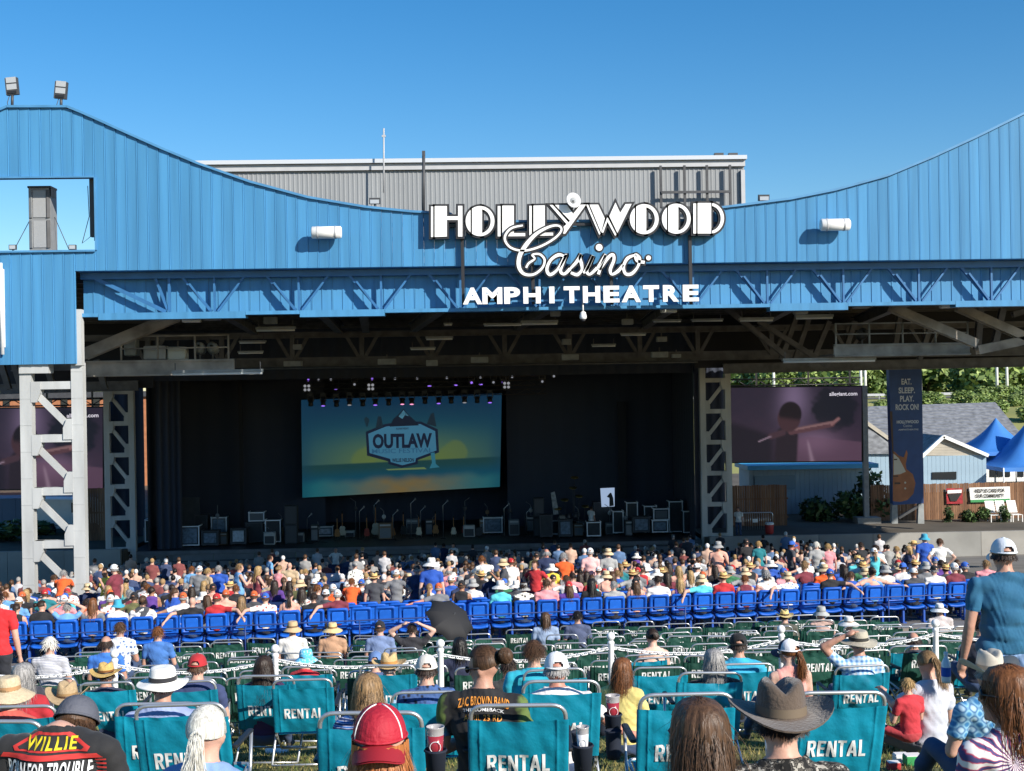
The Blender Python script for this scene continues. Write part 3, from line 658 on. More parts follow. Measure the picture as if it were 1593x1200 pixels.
# security camera hanging below the sign
P = at(907, 487, YF - .1); e = empty('security_camera', P, 'white dome security camera hanging below the middle of the sign', 'camera')
MB().tube([P + Vector((0, 0, .35)), P], .025, 8).build('pole', WHITE, e)
MB().lathe([(.03, .05), (.08, .02), (.11, -.1), (.11, -.16), (.09, -.19)], 16, P).build('housing', WHITE, e); MB().ell(P - Vector((0, 0, .18)), (.085, .085, .09), 14, 8).build('dome', DGREY, e)
# ------------------------------------------------------------ stage
ZST = EYE - 8.73; SX0, SX1 = at(203, 858, DS).x, at(1092, 840, DS).x
ZT = EYE - 8.55
STG = empty('stage', ((SX0 + SX1) / 2, DS, ground(-3, DS)), 'wide dark concert stage deck under black drapes', 'stage')
DECK = mat('stage_deck', (.03, .03, .036), .5, 0, .2, 2)
MB().box(((SX0 + SX1) / 2, DS + 6.7, ZST - .1), (SX1 - SX0, 13.4, .2)).build('deck', DECK, STG)
fz0 = ground(-3, DS)
nf = 14
for i in range(nf):
    wv = (SX1 - SX0) / nf; MB().box((SX0 + wv * (i + .5), DS + .06, (ZST - .24 + fz0) / 2), (wv - .03, .08, ZST - .24 - fz0)).build('fascia_panel', CONCD if i % 3 else mat('stage_concrete_b', (.16, .165, .17), .85, 0, .2, .8), STG)
MB().box(((SX0 + SX1) / 2, DS - .02, ZST - .12), (SX1 - SX0, .1, .2)).build('edge_trim', mat('deck_edge', (.16, .16, .17), .6, 0, .2, 2), STG)
def drape(name, x0, x1, y0, y1, zb, zt, parent, m=BLACK, amp=.035, wave=.9):
    L = math.hypot(x1 - x0, y1 - y0); n = max(8, int(L / wave * 4)); vs = []
    nx, ny = -(y1 - y0) / L, (x1 - x0) / L
    for z in (zb, zt):
        for i in range(n + 1):
            t = i / n; o = amp * math.sin(t * L / wave * 2 * math.pi + .8 * math.sin(t * 9)); vs.append((x0 + (x1 - x0) * t + nx * o, y0 + (y1 - y0) * t + ny * o, z))
    return MB().add(vs, [(i, i + 1, n + 2 + i, n + 1 + i) for i in range(n)], 0, True).build(name, m, parent)
DRP = mat('stage_drape', (.05, .06, .088), .95)
drape('back_drape', SX0, SX1, DS + 13.2, DS + 13.2, ZST, EYE + 7, STG, DRP)
drape('side_drape', SX0 + .9, SX0 + .4, DS + .3, DS + 13, ZST, EYE + 7, STG, DRP); drape('side_drape', SX1 - .3, SX1, DS + .3, DS + 13, ZST, EYE + 7, STG, DRP)
drape('wing_drape', SX0 + .3, SX0 + 9.6, DS + 9.4, DS + 9.4, ZST, EYE + 4, STG, DRP, .04, 1.3); drape('wing_drape', at(790, 800, DS + 9).x, SX1 - .1, DS + 9.0, DS + 9.0, ZST, EYE + 4, STG, DRP, .04, 1.3)
drape('header_drape', SX0 - .5, SX1 + .5, DS + .5, DS + .5, EYE + .55, EYE + 3.6, STG, DRP, .05, .8)
MB().box(((SX0 + SX1) / 2, DS + 6.8, EYE + 7.1), (SX1 - SX0 + 1, 13.6, .2)).build('fly_ceiling', ROOFIN, STG)
drape('wing_drape', at(166, 700, DS + 6).x, at(225, 700, DS + 6).x, DS + 6, DS + 6, ZST - 1, EYE + 4, STG, DRP, .1, .6); drape('wing_drape', at(1080, 700, DS + 4).x, at(1127, 700, DS + 4).x, DS + 4, DS + 4, ZT, EYE + 4, STG, DRP, .1, .6); drape('leg_drape', SX0 + 1.3, SX0 + 2.6, DS + .6, DS + 1.2, ZST, EYE + 1, STG, DRP, .16, .35)
for px in (375, 968): MB().box(at(px, 700, DS + 8.6), (.22 if px < 500 else .5, .12, 10 if px < 500 else 6)).build('hanging_strip', mat('grey_drape_strip', (.035, .037, .045), .9), STG)
# barrier in front of the stage
BR = empty('crowd_barrier', (SX0 + 15, 67.6, ground(0, 67.6)), 'long grey barrier wall between the crowd and the stage', 'barrier')
for i in range(12):
    x0 = SX0 + .5 + i * 2.5; zz = ground(x0, 67.6); MB().box((x0 + 1.2, 67.6, zz + .62), (2.42, .06, 1.15)).build('barrier_panel', CONCD, BR); MB().tube([(x0, 67.58, zz + 1.22), (x0 + 2.4, 67.58, zz + 1.22)], .04, 6).build('top_rail', DGREY, BR)
# printed backdrop cloth; glow added so it stays visible in the dim stage
def emi(name, c, s=1, rough=.5): return mat(name, (.01, .01, .01), rough, emit=c, es=s)
def emi_soft(name, c):
    if name in MATS: return MATS[name]
    m = emi(name, c); n = m.node_tree.nodes; L = m.node_tree.links; tc = n.new('ShaderNodeTexCoord'); nz = n.new('ShaderNodeTexNoise'); nz.inputs['Scale'].default_value = .9; nz.inputs['Detail'].default_value = 3; L.new(tc.outputs['Object'], nz.inputs['Vector'])
    rp = n.new('ShaderNodeValToRGB'); L.new(nz.outputs['Fac'], rp.inputs[0]); rp.color_ramp.elements[0].position = .35; rp.color_ramp.elements[1].position = .68; rp.color_ramp.elements[0].color = (*[v * .45 for v in c], 1); rp.color_ramp.elements[1].color = (*c, 1); L.new(rp.outputs[0], n['Principled BSDF'].inputs['Emission Color']); return m
def emi_ramp(name, stops, axis=2, noise=.12, nscale=3, s=1, ncol=None):
    m = bpy.data.materials.new(name); m.use_nodes = True; n = m.node_tree.nodes; L = m.node_tree.links; b = n['Principled BSDF']; b.inputs['Base Color'].default_value = (.01, .01, .01, 1)
    tc = n.new('ShaderNodeTexCoord'); sp = n.new('ShaderNodeSeparateXYZ'); L.new(tc.outputs['Generated'], sp.inputs[0])
    nz = n.new('ShaderNodeTexNoise'); nz.inputs['Scale'].default_value = nscale; L.new(tc.outputs['Generated'], nz.inputs['Vector'])
    ma = n.new('ShaderNodeMath'); ma.operation = 'MULTIPLY_ADD'; L.new(nz.outputs['Fac'], ma.inputs[0]); ma.inputs[1].default_value = noise; L.new(sp.outputs[axis], ma.inputs[2])
    rp = n.new('ShaderNodeValToRGB'); L.new(ma.outputs[0], rp.inputs[0]); e = rp.color_ramp.elements
    for i, (p, c) in enumerate(stops):
        x = e[i] if i < 2 else e.new(p); x.position = p; x.color = (*c, 1)
    L.new(rp.outputs[0], b.inputs['Emission Color']); b.inputs['Emission Strength'].default_value = s; return m
def Q(px, py, D, dy=0): p = at(px, py, D); return (p.x, D + dy, p.z)
def painted(name, corners, D, nx, ny, fn, parent, s=1.0, dy=-.03):
    """a glowing picture: a fine grid of pixels coloured by fn(u, v)"""
    c = [Vector(Q(a, b, D, dy)) for a, b in corners]; vs = []; cols = []
    for j in range(ny + 1):
        for i in range(nx + 1):
            u, v = i / nx, j / ny; vs.append(c[0].lerp(c[1], u).lerp(c[3].lerp(c[2], u), v)); cols.append((*fn(u, v), 1))
    o = MB().add(vs, [(j * (nx + 1) + i, (j + 1) * (nx + 1) + i, (j + 1) * (nx + 1) + i + 1, j * (nx + 1) + i + 1) for j in range(ny) for i in range(nx)]).build(name, None, parent)
    at_ = o.data.color_attributes.new('picture', 'FLOAT_COLOR', 'POINT'); at_.data.foreach_set('color', np.array(cols, dtype=np.float32).ravel())
    m = bpy.data.materials.new(name + '_glow'); m.use_nodes = True; n = m.node_tree.nodes; b = n['Principled BSDF']; b.inputs['Base Color'].default_value = (.01, .01, .01, 1); b.inputs['Roughness'].default_value = .6; a = n.new('ShaderNodeAttribute'); a.attribute_name = 'picture'; m.node_tree.links.new(a.outputs['Color'], b.inputs['Emission Color']); b.inputs['Emission Strength'].default_value = s
    o.data.materials.append(m); return o
def mixc(a, b, t): t = max(0, min(1, t)); return tuple(x * (1 - t) + y * t for x, y in zip(a, b))
def sst(a, b, x): t = max(0, min(1, (x - a) / (b - a))); return t * t * (3 - 2 * t)
def gau(u, v, cu, cv, su, sv): return math.exp(-((u - cu) / su) ** 2 - ((v - cv) / sv) ** 2)
def seg(u, v, a, b, asp=1.84):
    ax, ay, bx, by = a[0] * asp, a[1], b[0] * asp, b[1]; px, py = u * asp, v; t = max(0, min(1, ((px - ax) * (bx - ax) + (py - ay) * (by - ay)) / ((bx - ax) ** 2 + (by - ay) ** 2))); return math.hypot(px - ax - t * (bx - ax), py - ay - t * (by - ay)), t
def wob(u, v, k=1): return math.sin(23 * u * k + 7 * v) * math.sin(17 * v * k - 5 * u + 1) * .5 + math.sin(51 * u * k - 13 * v) * math.sin(41 * v * k + 9 * u) * .3
DB = DS + 8.2
BD = empty('glow_backdrop', at(625, 775, DB), 'teal and yellow festival backdrop with added glow hung at the back of the stage', 'screen')
def quad(name, pts, D, m, parent, dy=0):
    vs = [Q(a, b, D, dy) for a, b in pts]; return MB().add(vs, [tuple(range(len(vs)))[::-1]]).build(name, m, parent)
def slab(name, pts, D, m, parent, t=.06, dy=0):
    return MB().prism([(at(a, b, D).x, at(a, b, D).z) for a, b in pts], D + dy, D + dy + t).build(name, m, parent)
sr = srgb
def bdrop(u, v):
    top = mixc(srgb(10, 42, 66), srgb(26, 74, 84), sst(0, .55, v) * (1 - abs(u - .5) * .9)); c = mixc(top, srgb(80, 100, 52), sst(.25, .68, v) * math.exp(-((u - .5) / .36) ** 2) * .95)
    cl = gau(u, v, .30, .66, .07, .16) + gau(u, v, .77, .62, .08, .18) + .6 * gau(u, v, .36, .56, .04, .1) + .7 * gau(u, v, .70, .7, .06, .1); c = mixc(c, srgb(86, 100, 46), (sst(.5, .62, cl + .06 * wob(u, v, 2))) * .5)
    h = sst(.672, .680, v); sea = mixc(srgb(22, 54, 56), srgb(10, 60, 78), sst(.7, .84, v)); c = mixc(c, sea, h)
    sand = mixc(srgb(10, 82, 92), srgb(104, 84, 44), math.exp(-((u - .52) / .27) ** 2) * (.8 + .2 * wob(u, v, 1.5))); c = mixc(c, sand, sst(.80, .90, v + .03 * wob(u, .3))); return mixc(c, srgb(12, 50, 72), .45 * (sst(.42, .5, abs(u - .5))))
slab('backing_cloth', [(468, 622), (781, 612), (778, 758), (470, 775)], DB, BLACK, BD, .05)
painted('scene_print', [(468.5, 622.5), (780.5, 612.5), (777.5, 757.5), (470.5, 774.5)], DB, 110, 60, bdrop, BD, .8, -.008)
NAVY = emi('backdrop_navy', sr(12, 20, 38))
bdg = slab('badge', [(569, 672), (598, 660), (625, 656), (655, 656), (681, 668), (683, 704), (650, 716), (650, 722), (625, 728), (604, 722), (604, 718), (571, 709)], DB, NAVY, BD, .004, -.018)
slab('badge_fill', [(573, 675), (600, 664), (626, 660), (654, 660), (677, 671), (679, 701), (647, 713), (646, 719), (626, 724), (608, 719), (607, 714), (575, 705)], DB, emi('bd_fill', sr(58, 112, 140), .62), BD, .004, -.024)
for nm, pts, c in (('mountain', [(606, 664), (612, 652), (620, 645), (628, 636), (635, 645), (646, 655), (652, 662)], sr(14, 24, 40)), ('snow_cap', [(620, 648), (628, 638), (636, 648), (630, 646), (626, 652)], sr(70, 120, 140)),
                   ('pine', [(584, 668), (588, 648), (593, 648), (596, 664)], sr(20, 36, 48)), ('pine', [(664, 660), (670, 644), (675, 642), (679, 664)], sr(20, 36, 48)), ('palm', [(566, 652), (570, 648), (575, 653), (572, 664), (570, 664)], sr(18, 40, 52)),
                   ('microphone', [(670, 705), (676, 704), (678, 722), (684, 727), (668, 729), (672, 720)], sr(40, 100, 120)), ('ribbon', [(600, 730), (660, 727), (664, 730), (604, 732)], sr(90, 110, 70))):
    slab(nm, pts, DB, emi('bd_' + nm, c, .7), BD, .004, -.03)
def flat_text(body, p, q, wpx, hpx, D, m, parent, dy=-.03, bold=.03, spacing=1.0, name='lettering', rot=ROLL * .9):
    me = fit_text(body, wpx / FPX * D, hpx / FPX * D, bold, 0, spacing); me.materials.append(m); o = obj(name, me); o.location = at(p, q, D) + Vector((0, dy, 0)); o.rotation_euler = (0, -rot * 0, 0); child(o, parent); return o
flat_text('OUTLAW', 626, 686, 92, 23, DB, NAVY, BD, -.032, .045); flat_text('MUSIC FESTIVAL', 626, 701.5, 94, 7, DB, emi('bd_txt2', sr(30, 66, 92)), BD, -.032, .01)
flat_text('WILLIE NELSON', 627, 716, 34, 6, DB, NAVY, BD, -.032, .03); flat_text('BLACKBIRD PRESENTS', 626, 667, 19, 3, DB, NAVY, BD, -.032, .02)
# stage lights
rg0 = random.Random(3); LITD = emi('lamp_dim', (.5, .52, .6), .35); LITW = emi('lamp_white', (.9, .92, 1), .22); PURP = emi('lamp_purple', (.33, .16, .95), .9); PINKL = emi('lamp_pink', (.95, .35, .6), 1.0)
rig = empty('lighting_truss', at(630, 590, DS + 6), 'dark overhead truss carrying the stage lights', 'truss')
for q, D_ in ((584, DS + 5), (598, DS + 6), (612, DS + 7.4)):
    a, b = at(475, q + 4, D_), at(850, q - 3, D_)
    for o in (Vector((0, 0, .15)), Vector((0, 0, -.15))): MB().tube([a + o, b + o], .03, 6).build('truss_tube', DGREY, rig)
    m_ = MB(); n_ = 24
    for i in range(n_): m_.tube([a.lerp(b, i / n_) + Vector((0, 0, .15 * (-1) ** i)), a.lerp(b, (i + 1) / n_) - Vector((0, 0, .15 * (-1) ** i))], .015, 4)
    m_.build('truss_lacing', DGREY, rig)
ORD = ['first', 'second', 'third', 'fourth', 'fifth', 'sixth', 'seventh', 'eighth', 'ninth', 'tenth', 'eleventh', 'twelfth', 'thirteenth', 'fourteenth', 'fifteenth', 'sixteenth', 'seventeenth', 'eighteenth', 'nineteenth', 'twentieth']
for i, (u, v) in enumerate(((220, 465), (380, 470), (600, 465), (820, 460), (995, 458), (1140, 438), (1212, 450), (1428, 442), (150, 572), (1385, 555), (545, 566))):
    P = at(440 + u / 3.98, 460 + v / 3.98, DS + 4.5); e = empty('blinder_light', P, f'four lamp white blinder over the backdrop, {ORD[i]} of the blinders', 'stage light', 'blinders on the stage truss')
    MB().box(P, (.5, .15, .5)).build('housing', BLACKP, e); MB().box(P + Vector((0, 0, .35)), (.04, .04, .3)).build('clamp', DGREY, e)
    for a in (-.11, .11):
        for b in (-.11, .11): MB().lathe([(0, .02), (.07, .02), (.085, 0)], 10, P + Vector((a, -.08, b)), mat=Matrix.Rotation(R(90), 3, 'X')).build('lamp', LITW, e)
for i, (u, v) in enumerate(((250, 665), (413, 660), (573, 660), (740, 655), (798, 655), (965, 650), (1125, 645), (1282, 645), (328, 560), (908, 542), (1070, 537), (1225, 532), (1380, 527), (173, 665), (332, 668), (495, 665), (655, 660), (880, 650), (1042, 648), (1203, 645))):
    P = at(440 + u / 3.98, 460 + v / 3.98, DS + 6.6); e = empty('moving_head_light', P, f'black moving head stage light over the backdrop, {ORD[i]} of its kind', 'stage light', 'moving heads on the stage truss')
    MB().box(P + Vector((0, 0, .5)), (.34, .3, .2)).build('base', BLACKP, e)
    MB().box(P + Vector((-.16, 0, .25)), (.05, .12, .35)).box(P + Vector((.16, 0, .25)), (.05, .12, .35)).build('yoke', DGREY, e)
    MB().lathe([(.02, .22), (.13, .2), (.14, -.05), (.16, -.16), (.14, -.18)], 12, P).build('head', BLACKP, e)
    MB().ell(P - Vector((0, .05, .17)), (.13, .13, .05), 12, 6).build('lens', (PINKL if i in (3, 4) else LITW if i in (1, 6) else PURP if i < 13 else BLACKP), e)
for i in range(24):
    P = at(482 + i * 16.6 + rg0.uniform(-4, 4), 586 - i * .25 + rg0.choice([0, 12, 4]), DS + 5.2); e = empty('strip_light', P, f'dark truss light with small pale lens above the backdrop, {ordw(i + 1)} from left', 'stage light', 'small lights on the stage truss')
    MB().rbox(P, (.28, .2, .34), .05).build('housing', DGREY, e); MB().tube([P + Vector((-.17, 0, .1)), P + Vector((-.17, 0, .36)), P + Vector((.17, 0, .36)), P + Vector((.17, 0, .1))], .02, 5).build('yoke', GBOX, e); MB().ell(P + Vector((0, -.1, -.05)), (.07, .03, .07), 8, 6).build('lens', LITD if i % 3 else PURP, e)
# road cases and gear
EDGE = mat('case_edge_alu', (.85, .86, .88), .5, .1); CASE = mat('case_black', (.03, .032, .036), .6, 0, .2, 4); CASEG = mat('case_grey', (.12, .13, .14), .6)
def road_case(p, qb, wp, hp, D, lab, m=CASE, dep=.7, face=None, edge=EDGE):
    P = at(p, qb, D); P.z = max(P.z, ZST + .0); W, H = wp / FPX * D, hp / FPX * D; e = empty('road_case', P, lab, 'road case', 'equipment cases on the stage')
    c = P + Vector((0, dep / 2, H / 2 + .1)); MB().box(c, (W, dep, H)).build('shell', m, e); t = .06; b = MB()
    for sx in (-1, 1):
        b.box(c + Vector((sx * (W / 2 - t / 2 + .005), -dep / 2 - .005, 0)), (t, .03, H + .02)); b.box(c + Vector((sx * W / 2, 0, H / 2)), (.05, dep, .05))
    for sz in (-1, 1): b.box(c + Vector((0, -dep / 2 - .008, sz * (H / 2 - t / 2 + .005))), (W + .02, .03, t))
    b.build('edging', edge if len(lab) % 3 else DGREY, e)
    for sx in (-1, 1): MB().lathe([(0, -.03), (.06, -.03), (.06, .03), (0, .03)], 8, P + Vector((sx * W * .36, .1, .06)), mat=Matrix.Rotation(R(90), 3, 'Y')).build('caster', BLACKP, e)
    if face: MB().box(c + Vector((0, -dep / 2 - .012, 0)), (W - .25, .02, H - .25)).build('panel', face, e)
RACKW = mat('rack_pale', (.45, .5, .56), .5, 0, .3, 6); RACKB = mat('rack_blue', (.13, .18, .24), .5, 0, .4, 6)
for a in ((253, 853, 36, 22, 73.0, 'low dark case at the far end of the stage by the black drape'), (254, 832, 32, 14, 73.6, 'pale edged lid resting above the low dark case', CASEG), (291, 858, 38, 30, 72.3, 'large open case with silver edges and hanging cables', CASE, .8, RACKB), (327, 858, 26, 22, 72.3, 'small square case with dials right of the open case', CASE, .7, RACKB),
          (371, 854, 24, 24, 72.6, 'case with a bright blue light inside', CASE, .7, RACKW), (415, 832, 36, 16, 73.6, 'wide flat dark case behind the blue lit case'), (504, 838, 28, 15, 75.5, 'pale twin dial amplifier rack under the backdrop corner', CASEG, .5, RACKW), (767, 834, 30, 24, 75.5, 'grey meter rack right of the backdrop', CASEG, .6, RACKB), (905, 836, 15, 20, 74, 'narrow pale cabinet behind the crew member', CASEG, .5, RACKW),
          (998, 831, 27, 24, 73, 'twin dial case in the right group, lower left', CASE, .7, RACKB), (236, 846, 20, 34, 74, 'upright dark case beside the far drape'), (264, 822, 26, 18, 74.2, 'case stacked behind the low dark case'), (313, 846, 20, 40, 74.4, 'tall dark case between the open case and the dial case'), (341, 846, 24, 36, 74.4, 'tall grey rack behind the dial case', CASEG, .6, RACKB), (396, 848, 26, 30, 73.4, 'square black trunk right of the blue lit case'), (399, 814, 24, 14, 73.6, 'small trunk on top of the square black trunk', CASEG), (425, 848, 24, 34, 73.2, 'tall black trunk next to the grey speaker stack'), (850, 838, 20, 34, 73, 'tall black trunk in front of the dark speaker stack'), (880, 838, 22, 26, 73, 'black trunk in front of the drums', CASE, .6, RACKB), (984, 834, 18, 46, 74.5, 'tallest narrow case in the right group'), (1012, 808, 20, 18, 74.3, 'small case atop the right group'), (1052, 834, 22, 48, 74, 'tall black wardrobe case near the right column'), (1069, 834, 12, 34, 73.5, 'slim case touching the right column'), (924, 838, 22, 22, 72.8, 'low case in front of the stage hand'), (1027, 831, 25, 19, 73, 'wide case in the right group, lower right', CASE, .7, RACKB), (1029, 812, 25, 18, 73.2, 'upper case stacked in the right group', CASE, .7, CASEG), (962, 832, 17, 34, 74, 'tall silver edged case right of the white panel', CASE), (938, 826, 28, 42, 75, 'tall open frame case under the white panel', CASE), (860, 838, 30, 22, 74, 'dark percussion case right of the speaker stack')):
    road_case(*a)
def spk(p, qb, wp, hp, D, lab):
    P = at(p, qb, D); P.z = max(P.z, ZST); W, H = wp / FPX * D, hp / FPX * D; e = empty('speaker_stack', P, lab, 'loudspeaker', 'speaker stacks on the stage')
    for k in (0, 1):
        c = P + Vector((0, .35, H * (.25 + .5 * k))); MB().box(c, (W, .7, H * .49)).build('cabinet', mat('speaker_cab', (.045, .047, .052), .7), e); MB().box(c + Vector((0, -.36, 0)), (W * .86, .02, H * .43)).build('grille', mat('speaker_cab_grille', (.08, .083, .09), .8), e)
spk(453, 852, 19, 59, 73, 'two high grey speaker stack near the backdrop'); spk(839, 838, 16, 60, 74, 'two high dark speaker stack right of the backdrop'); spk(745, 838, 10, 12, 75, 'small dark monitor pair near stage centre')
FLAT = mat('plywood_flat', (.06, .065, .07), .8, 0, .15, 3); e = empty('scenery_flat', at(287, 826, 74.5), 'dark double scenery flat marked with an upward arrow', 'scenery')
for k in (-1, 1): MB().box(at(287 + k * 12.2, 800, 74.5), (.88, .08, 1.9)).build('board', FLAT, e)
P = at(278, 802, 74.4); b = MB(); b.beam(P - Vector((0, 0, .3)), P + Vector((0, 0, .3)), .03, .05, up=(0, -1, 0)); b.beam(P + Vector((0, 0, .3)), P + Vector((.17, 0, .1)), .03, .05, up=(0, -1, 0)); b.beam(P + Vector((0, 0, .3)), P + Vector((-.17, 0, .1)), .03, .05, up=(0, -1, 0)); b.build('arrow_mark', mat('arrow_grey', (.3, .3, .3), .8), e)
rg = random.Random(17); CL = [mat('gear_grey', (.2, .21, .22), .6), mat('gear_dark', (.05, .05, .055), .6), mat('gear_pale', (.5, .5, .48), .6), mat('gear_brown', (.22, .14, .08), .6)]
for i, p in enumerate([236, 262, 308, 345, 392, 405, 420, 432, 466, 490, 545, 600, 642, 668, 730, 752, 800, 826, 876, 900, 950, 978, 1012, 1050, 1062]):
    D_ = 72.6 + rg.uniform(0, 4); P = at(p, 845, D_); P.z = ZST; e = empty('stage_clutter', P, f'small amplifier with cables and stand on the dim stage, {ordw(i + 1)} from the left', 'equipment', 'small gear on the stage'); w_, h_ = rg.uniform(.4, .9), rg.uniform(.35, .95)
    MB().rbox(P + Vector((0, 0, h_ / 2 + .02)), (w_, .45, h_), .06).build('cabinet', CL[i % 4], e); MB().box(P + Vector((0, -.235, h_ * .42)), (w_ * .8, .02, h_ * .6)).build('grille', CL[(i + 1) % 2], e); MB().box(P + Vector((0, -.24, h_ * .9)), (w_ * .8, .02, h_ * .1)).build('control_strip', CL[2], e)
    hh = rg.uniform(.9, 2.1); xo = rg.uniform(-.4, .4); MB().tube([P + Vector((xo, .1, 0)), P + Vector((xo, .1, hh)), P + Vector((xo + rg.uniform(-.3, .3), 0, hh + .2))], .018, 5).build('stand', CL[0], e); MB().ell(P + Vector((xo, .05, hh * .8)), (.12, .08, .14), 8, 6).build('lamp', CL[rg.randrange(4)], e)
    MB().tube([P + Vector((w_ / 2, -.2, .1)), P + Vector((w_ / 2 + .3, -.4, .02)), P + Vector((w_ / 2 + .2, -.7, .02)), P + Vector((w_ / 2 + .6, -.8, .02))], .015, 5).build('cable', BLACKP, e)
def mic(p, D, lab, h=1.5):
    P = at(p, 845, D); P.z = ZST; e = empty('microphone_stand', P, lab, 'microphone', 'stands along the stage'); MB().lathe([(0, 0), (.16, .0), (.16, .03), (.02, .05)], 12, P).build('base', BLACKP, e)
    MB().tube([P + Vector((0, 0, .03)), P + Vector((0, 0, h)), P + Vector((.25, -.1, h + .25))], .02, 6).build('pole', ALU, e); MB().ell(P + Vector((.27, -.1, h + .27)), (.05, .05, .07), 8, 6).build('head', GBOX, e)
for i, (p, h) in enumerate(((478, 1.3), (560, 1.6), (583, 1.9), (612, 1.4), (640, 2.0), (655, 1.5), (690, 1.9), (785, 1.6), (820, 1.3))): mic(p, 74 + (i % 3) * .5, f'thin microphone stand on the stage, {ORD[i]} of the row', h)
GW = [mat('guitar_wood', (.35, .16, .05), .3), mat('guitar_cream', (.6, .55, .42), .3), mat('guitar_black', (.03, .03, .03), .25), mat('guitar_red', (.35, .05, .03), .3)]
def guitar(p, D, lab, m, s=1.0):
    P = at(p, 845, D); P.z = ZST + .18; e = empty('guitar', P, lab, 'guitar', 'instruments waiting on the stage'); c = P
    body = [(.0, 0), (.14, .02), (.18, .12), (.15, .22), (.12, .27), (.14, .36), (.1, .44), (.03, .46), (-.03, .46), (-.1, .44), (-.14, .36), (-.12, .27), (-.15, .22), (-.18, .12), (-.14, .02)]
    MB().prism([(c.x + x * s, c.z + z * s) for x, z in body], c.y - .05, c.y + .05).build('body', m, e)
    MB().box(c + Vector((0, -.03, .75 * s)), (.05, .05, .62 * s)).build('neck', GW[0], e); MB().box(c + Vector((0, -.03, 1.12 * s)), (.08, .04, .15 * s)).build('headstock', GW[2], e)
    MB().tube([c + Vector((-.15, .2, -.18)), c + Vector((0, .05, .5)), c + Vector((.15, .2, -.18))], .018, 6).build('stand', ALU, e)
for i, (p, k, s) in enumerate(((525, 0, 1.0), (533, 1, 1.2), (571, 3, 1.0), (585, 1, 1.5), (611, 0, 1.0), (628, 2, 1.1), (652, 1, 1.0), (678, 0, 1.1), (706, 1, .9), (722, 3, .9))): guitar(p, 74.4 + (i % 2) * .6, f'guitar on a stand on the dim stage, {ORD[i]} from the amplifier rack', GW[k], s)
# drum / percussion tree and white panel
P = at(890, 836, 75); P.z = ZST; e = empty('drum_kit', P, 'cluttered dark drum kit with raised cymbals on the right of the stage', 'drum kit'); DRUM = mat('drum_shell', (.05, .05, .06), .3); CYM = mat('cymbal_brass', (.45, .34, .12), .3, .9)
for dx, dz, r, h in ((0, .3, .3, .45), (-.5, .5, .2, .3), (.5, .5, .2, .3), (-.2, .95, .16, .25), (.22, .98, .16, .25)): MB().lathe([(0, 0), (r, 0), (r * 1.04, .02), (r, .04), (r, h - .04), (r * 1.04, h - .02), (r, h), (0, h)], 16, P + Vector((dx, 0, dz))).build('drum', DRUM, e)
for dx, dz in ((-.8, 1.5), (.8, 1.6), (-.4, 2.0), (.45, 2.2), (.1, 2.7), (.2, 3.3)):
    MB().lathe([(0, .03), (.05, .03), (.24, 0), (.24, -.01)], 14, P + Vector((dx, 0, dz)), mat=Matrix.Rotation(.3, 3, 'X')).build('cymbal', CYM, e); MB().tube([P + Vector((dx * .8, 0, 0)), P + Vector((dx, 0, dz))], .02, 5).build('stand', DGREY, e)
e = empty('glowing_screen', at(945, 788, 74.5), 'bright pale panel with a dark silhouette on the right of the stage', 'screen'); slab('panel', [(934, 760), (956, 759), (956, 788), (936, 789)], 74.5, emi('panel_glow', sr(150, 170, 200), .8), e); slab('silhouette', [(948, 788), (948, 775), (944, 773), (949, 767), (951, 767), (954, 775), (955, 787)], 74.4, BLACKP, e, .03)
e = empty('leaning_board', at(863, 800, 75), 'pale narrow board leaning behind the drums', 'board'); slab('board', [(857, 767), (863, 765), (870, 800), (861, 801)], 75, mat('board_pale', (.4, .42, .42), .6, 0, .4, 6), e, .08); MB().tube([at(866, 800, 75.1), at(866, 836, 75.1)], .03, 6).build('prop', DGREY, e)

# ------------------------------------------------------------ raised ground either side of the stage
ZT = EYE - 8.55
TERR = mat('terrace_soil', (.10, .085, .065), .95, 0, .25, .4, .3, 12)
def terrace(name, xa, xb, ya, yb):
    b = MB().box(((xa + xb) / 2, (ya + yb) / 2, ZT - 1.5), (xb - xa, yb - ya, 3.0)); o = struct(b.build(name, TERR)); return o
terrace('terrace_ground', SX1 + .1, 110, 70, 119); terrace('terrace_ground', -110, SX0 - .1, 70, 119)
RW = empty('retaining_wall', (SX1 + 8, 69.8, ground(18, 69)), 'low grey concrete retaining wall right of the stage', 'wall')
for i in range(10): MB().box((SX1 + .2 + 3.0 * i + 1.5, 69.85, ZT - 1.0), (2.98, .25, 2.2)).build('wall_panel', CONC if i % 2 else mat('concrete_b', (.29, .29, .28), .85, 0, .15, .6, .2, 20), RW)
RWL = empty('retaining_wall', (SX0 - 8, 69.8, ground(-20, 69)), 'low grey concrete retaining wall behind the tall lattice column', 'wall')
for i in range(8): MB().box((SX0 - .2 - 3.0 * i - 1.5, 69.85, ZT - 1.0), (2.98, .25, 2.2)).build('wall_panel', CONC, RWL)
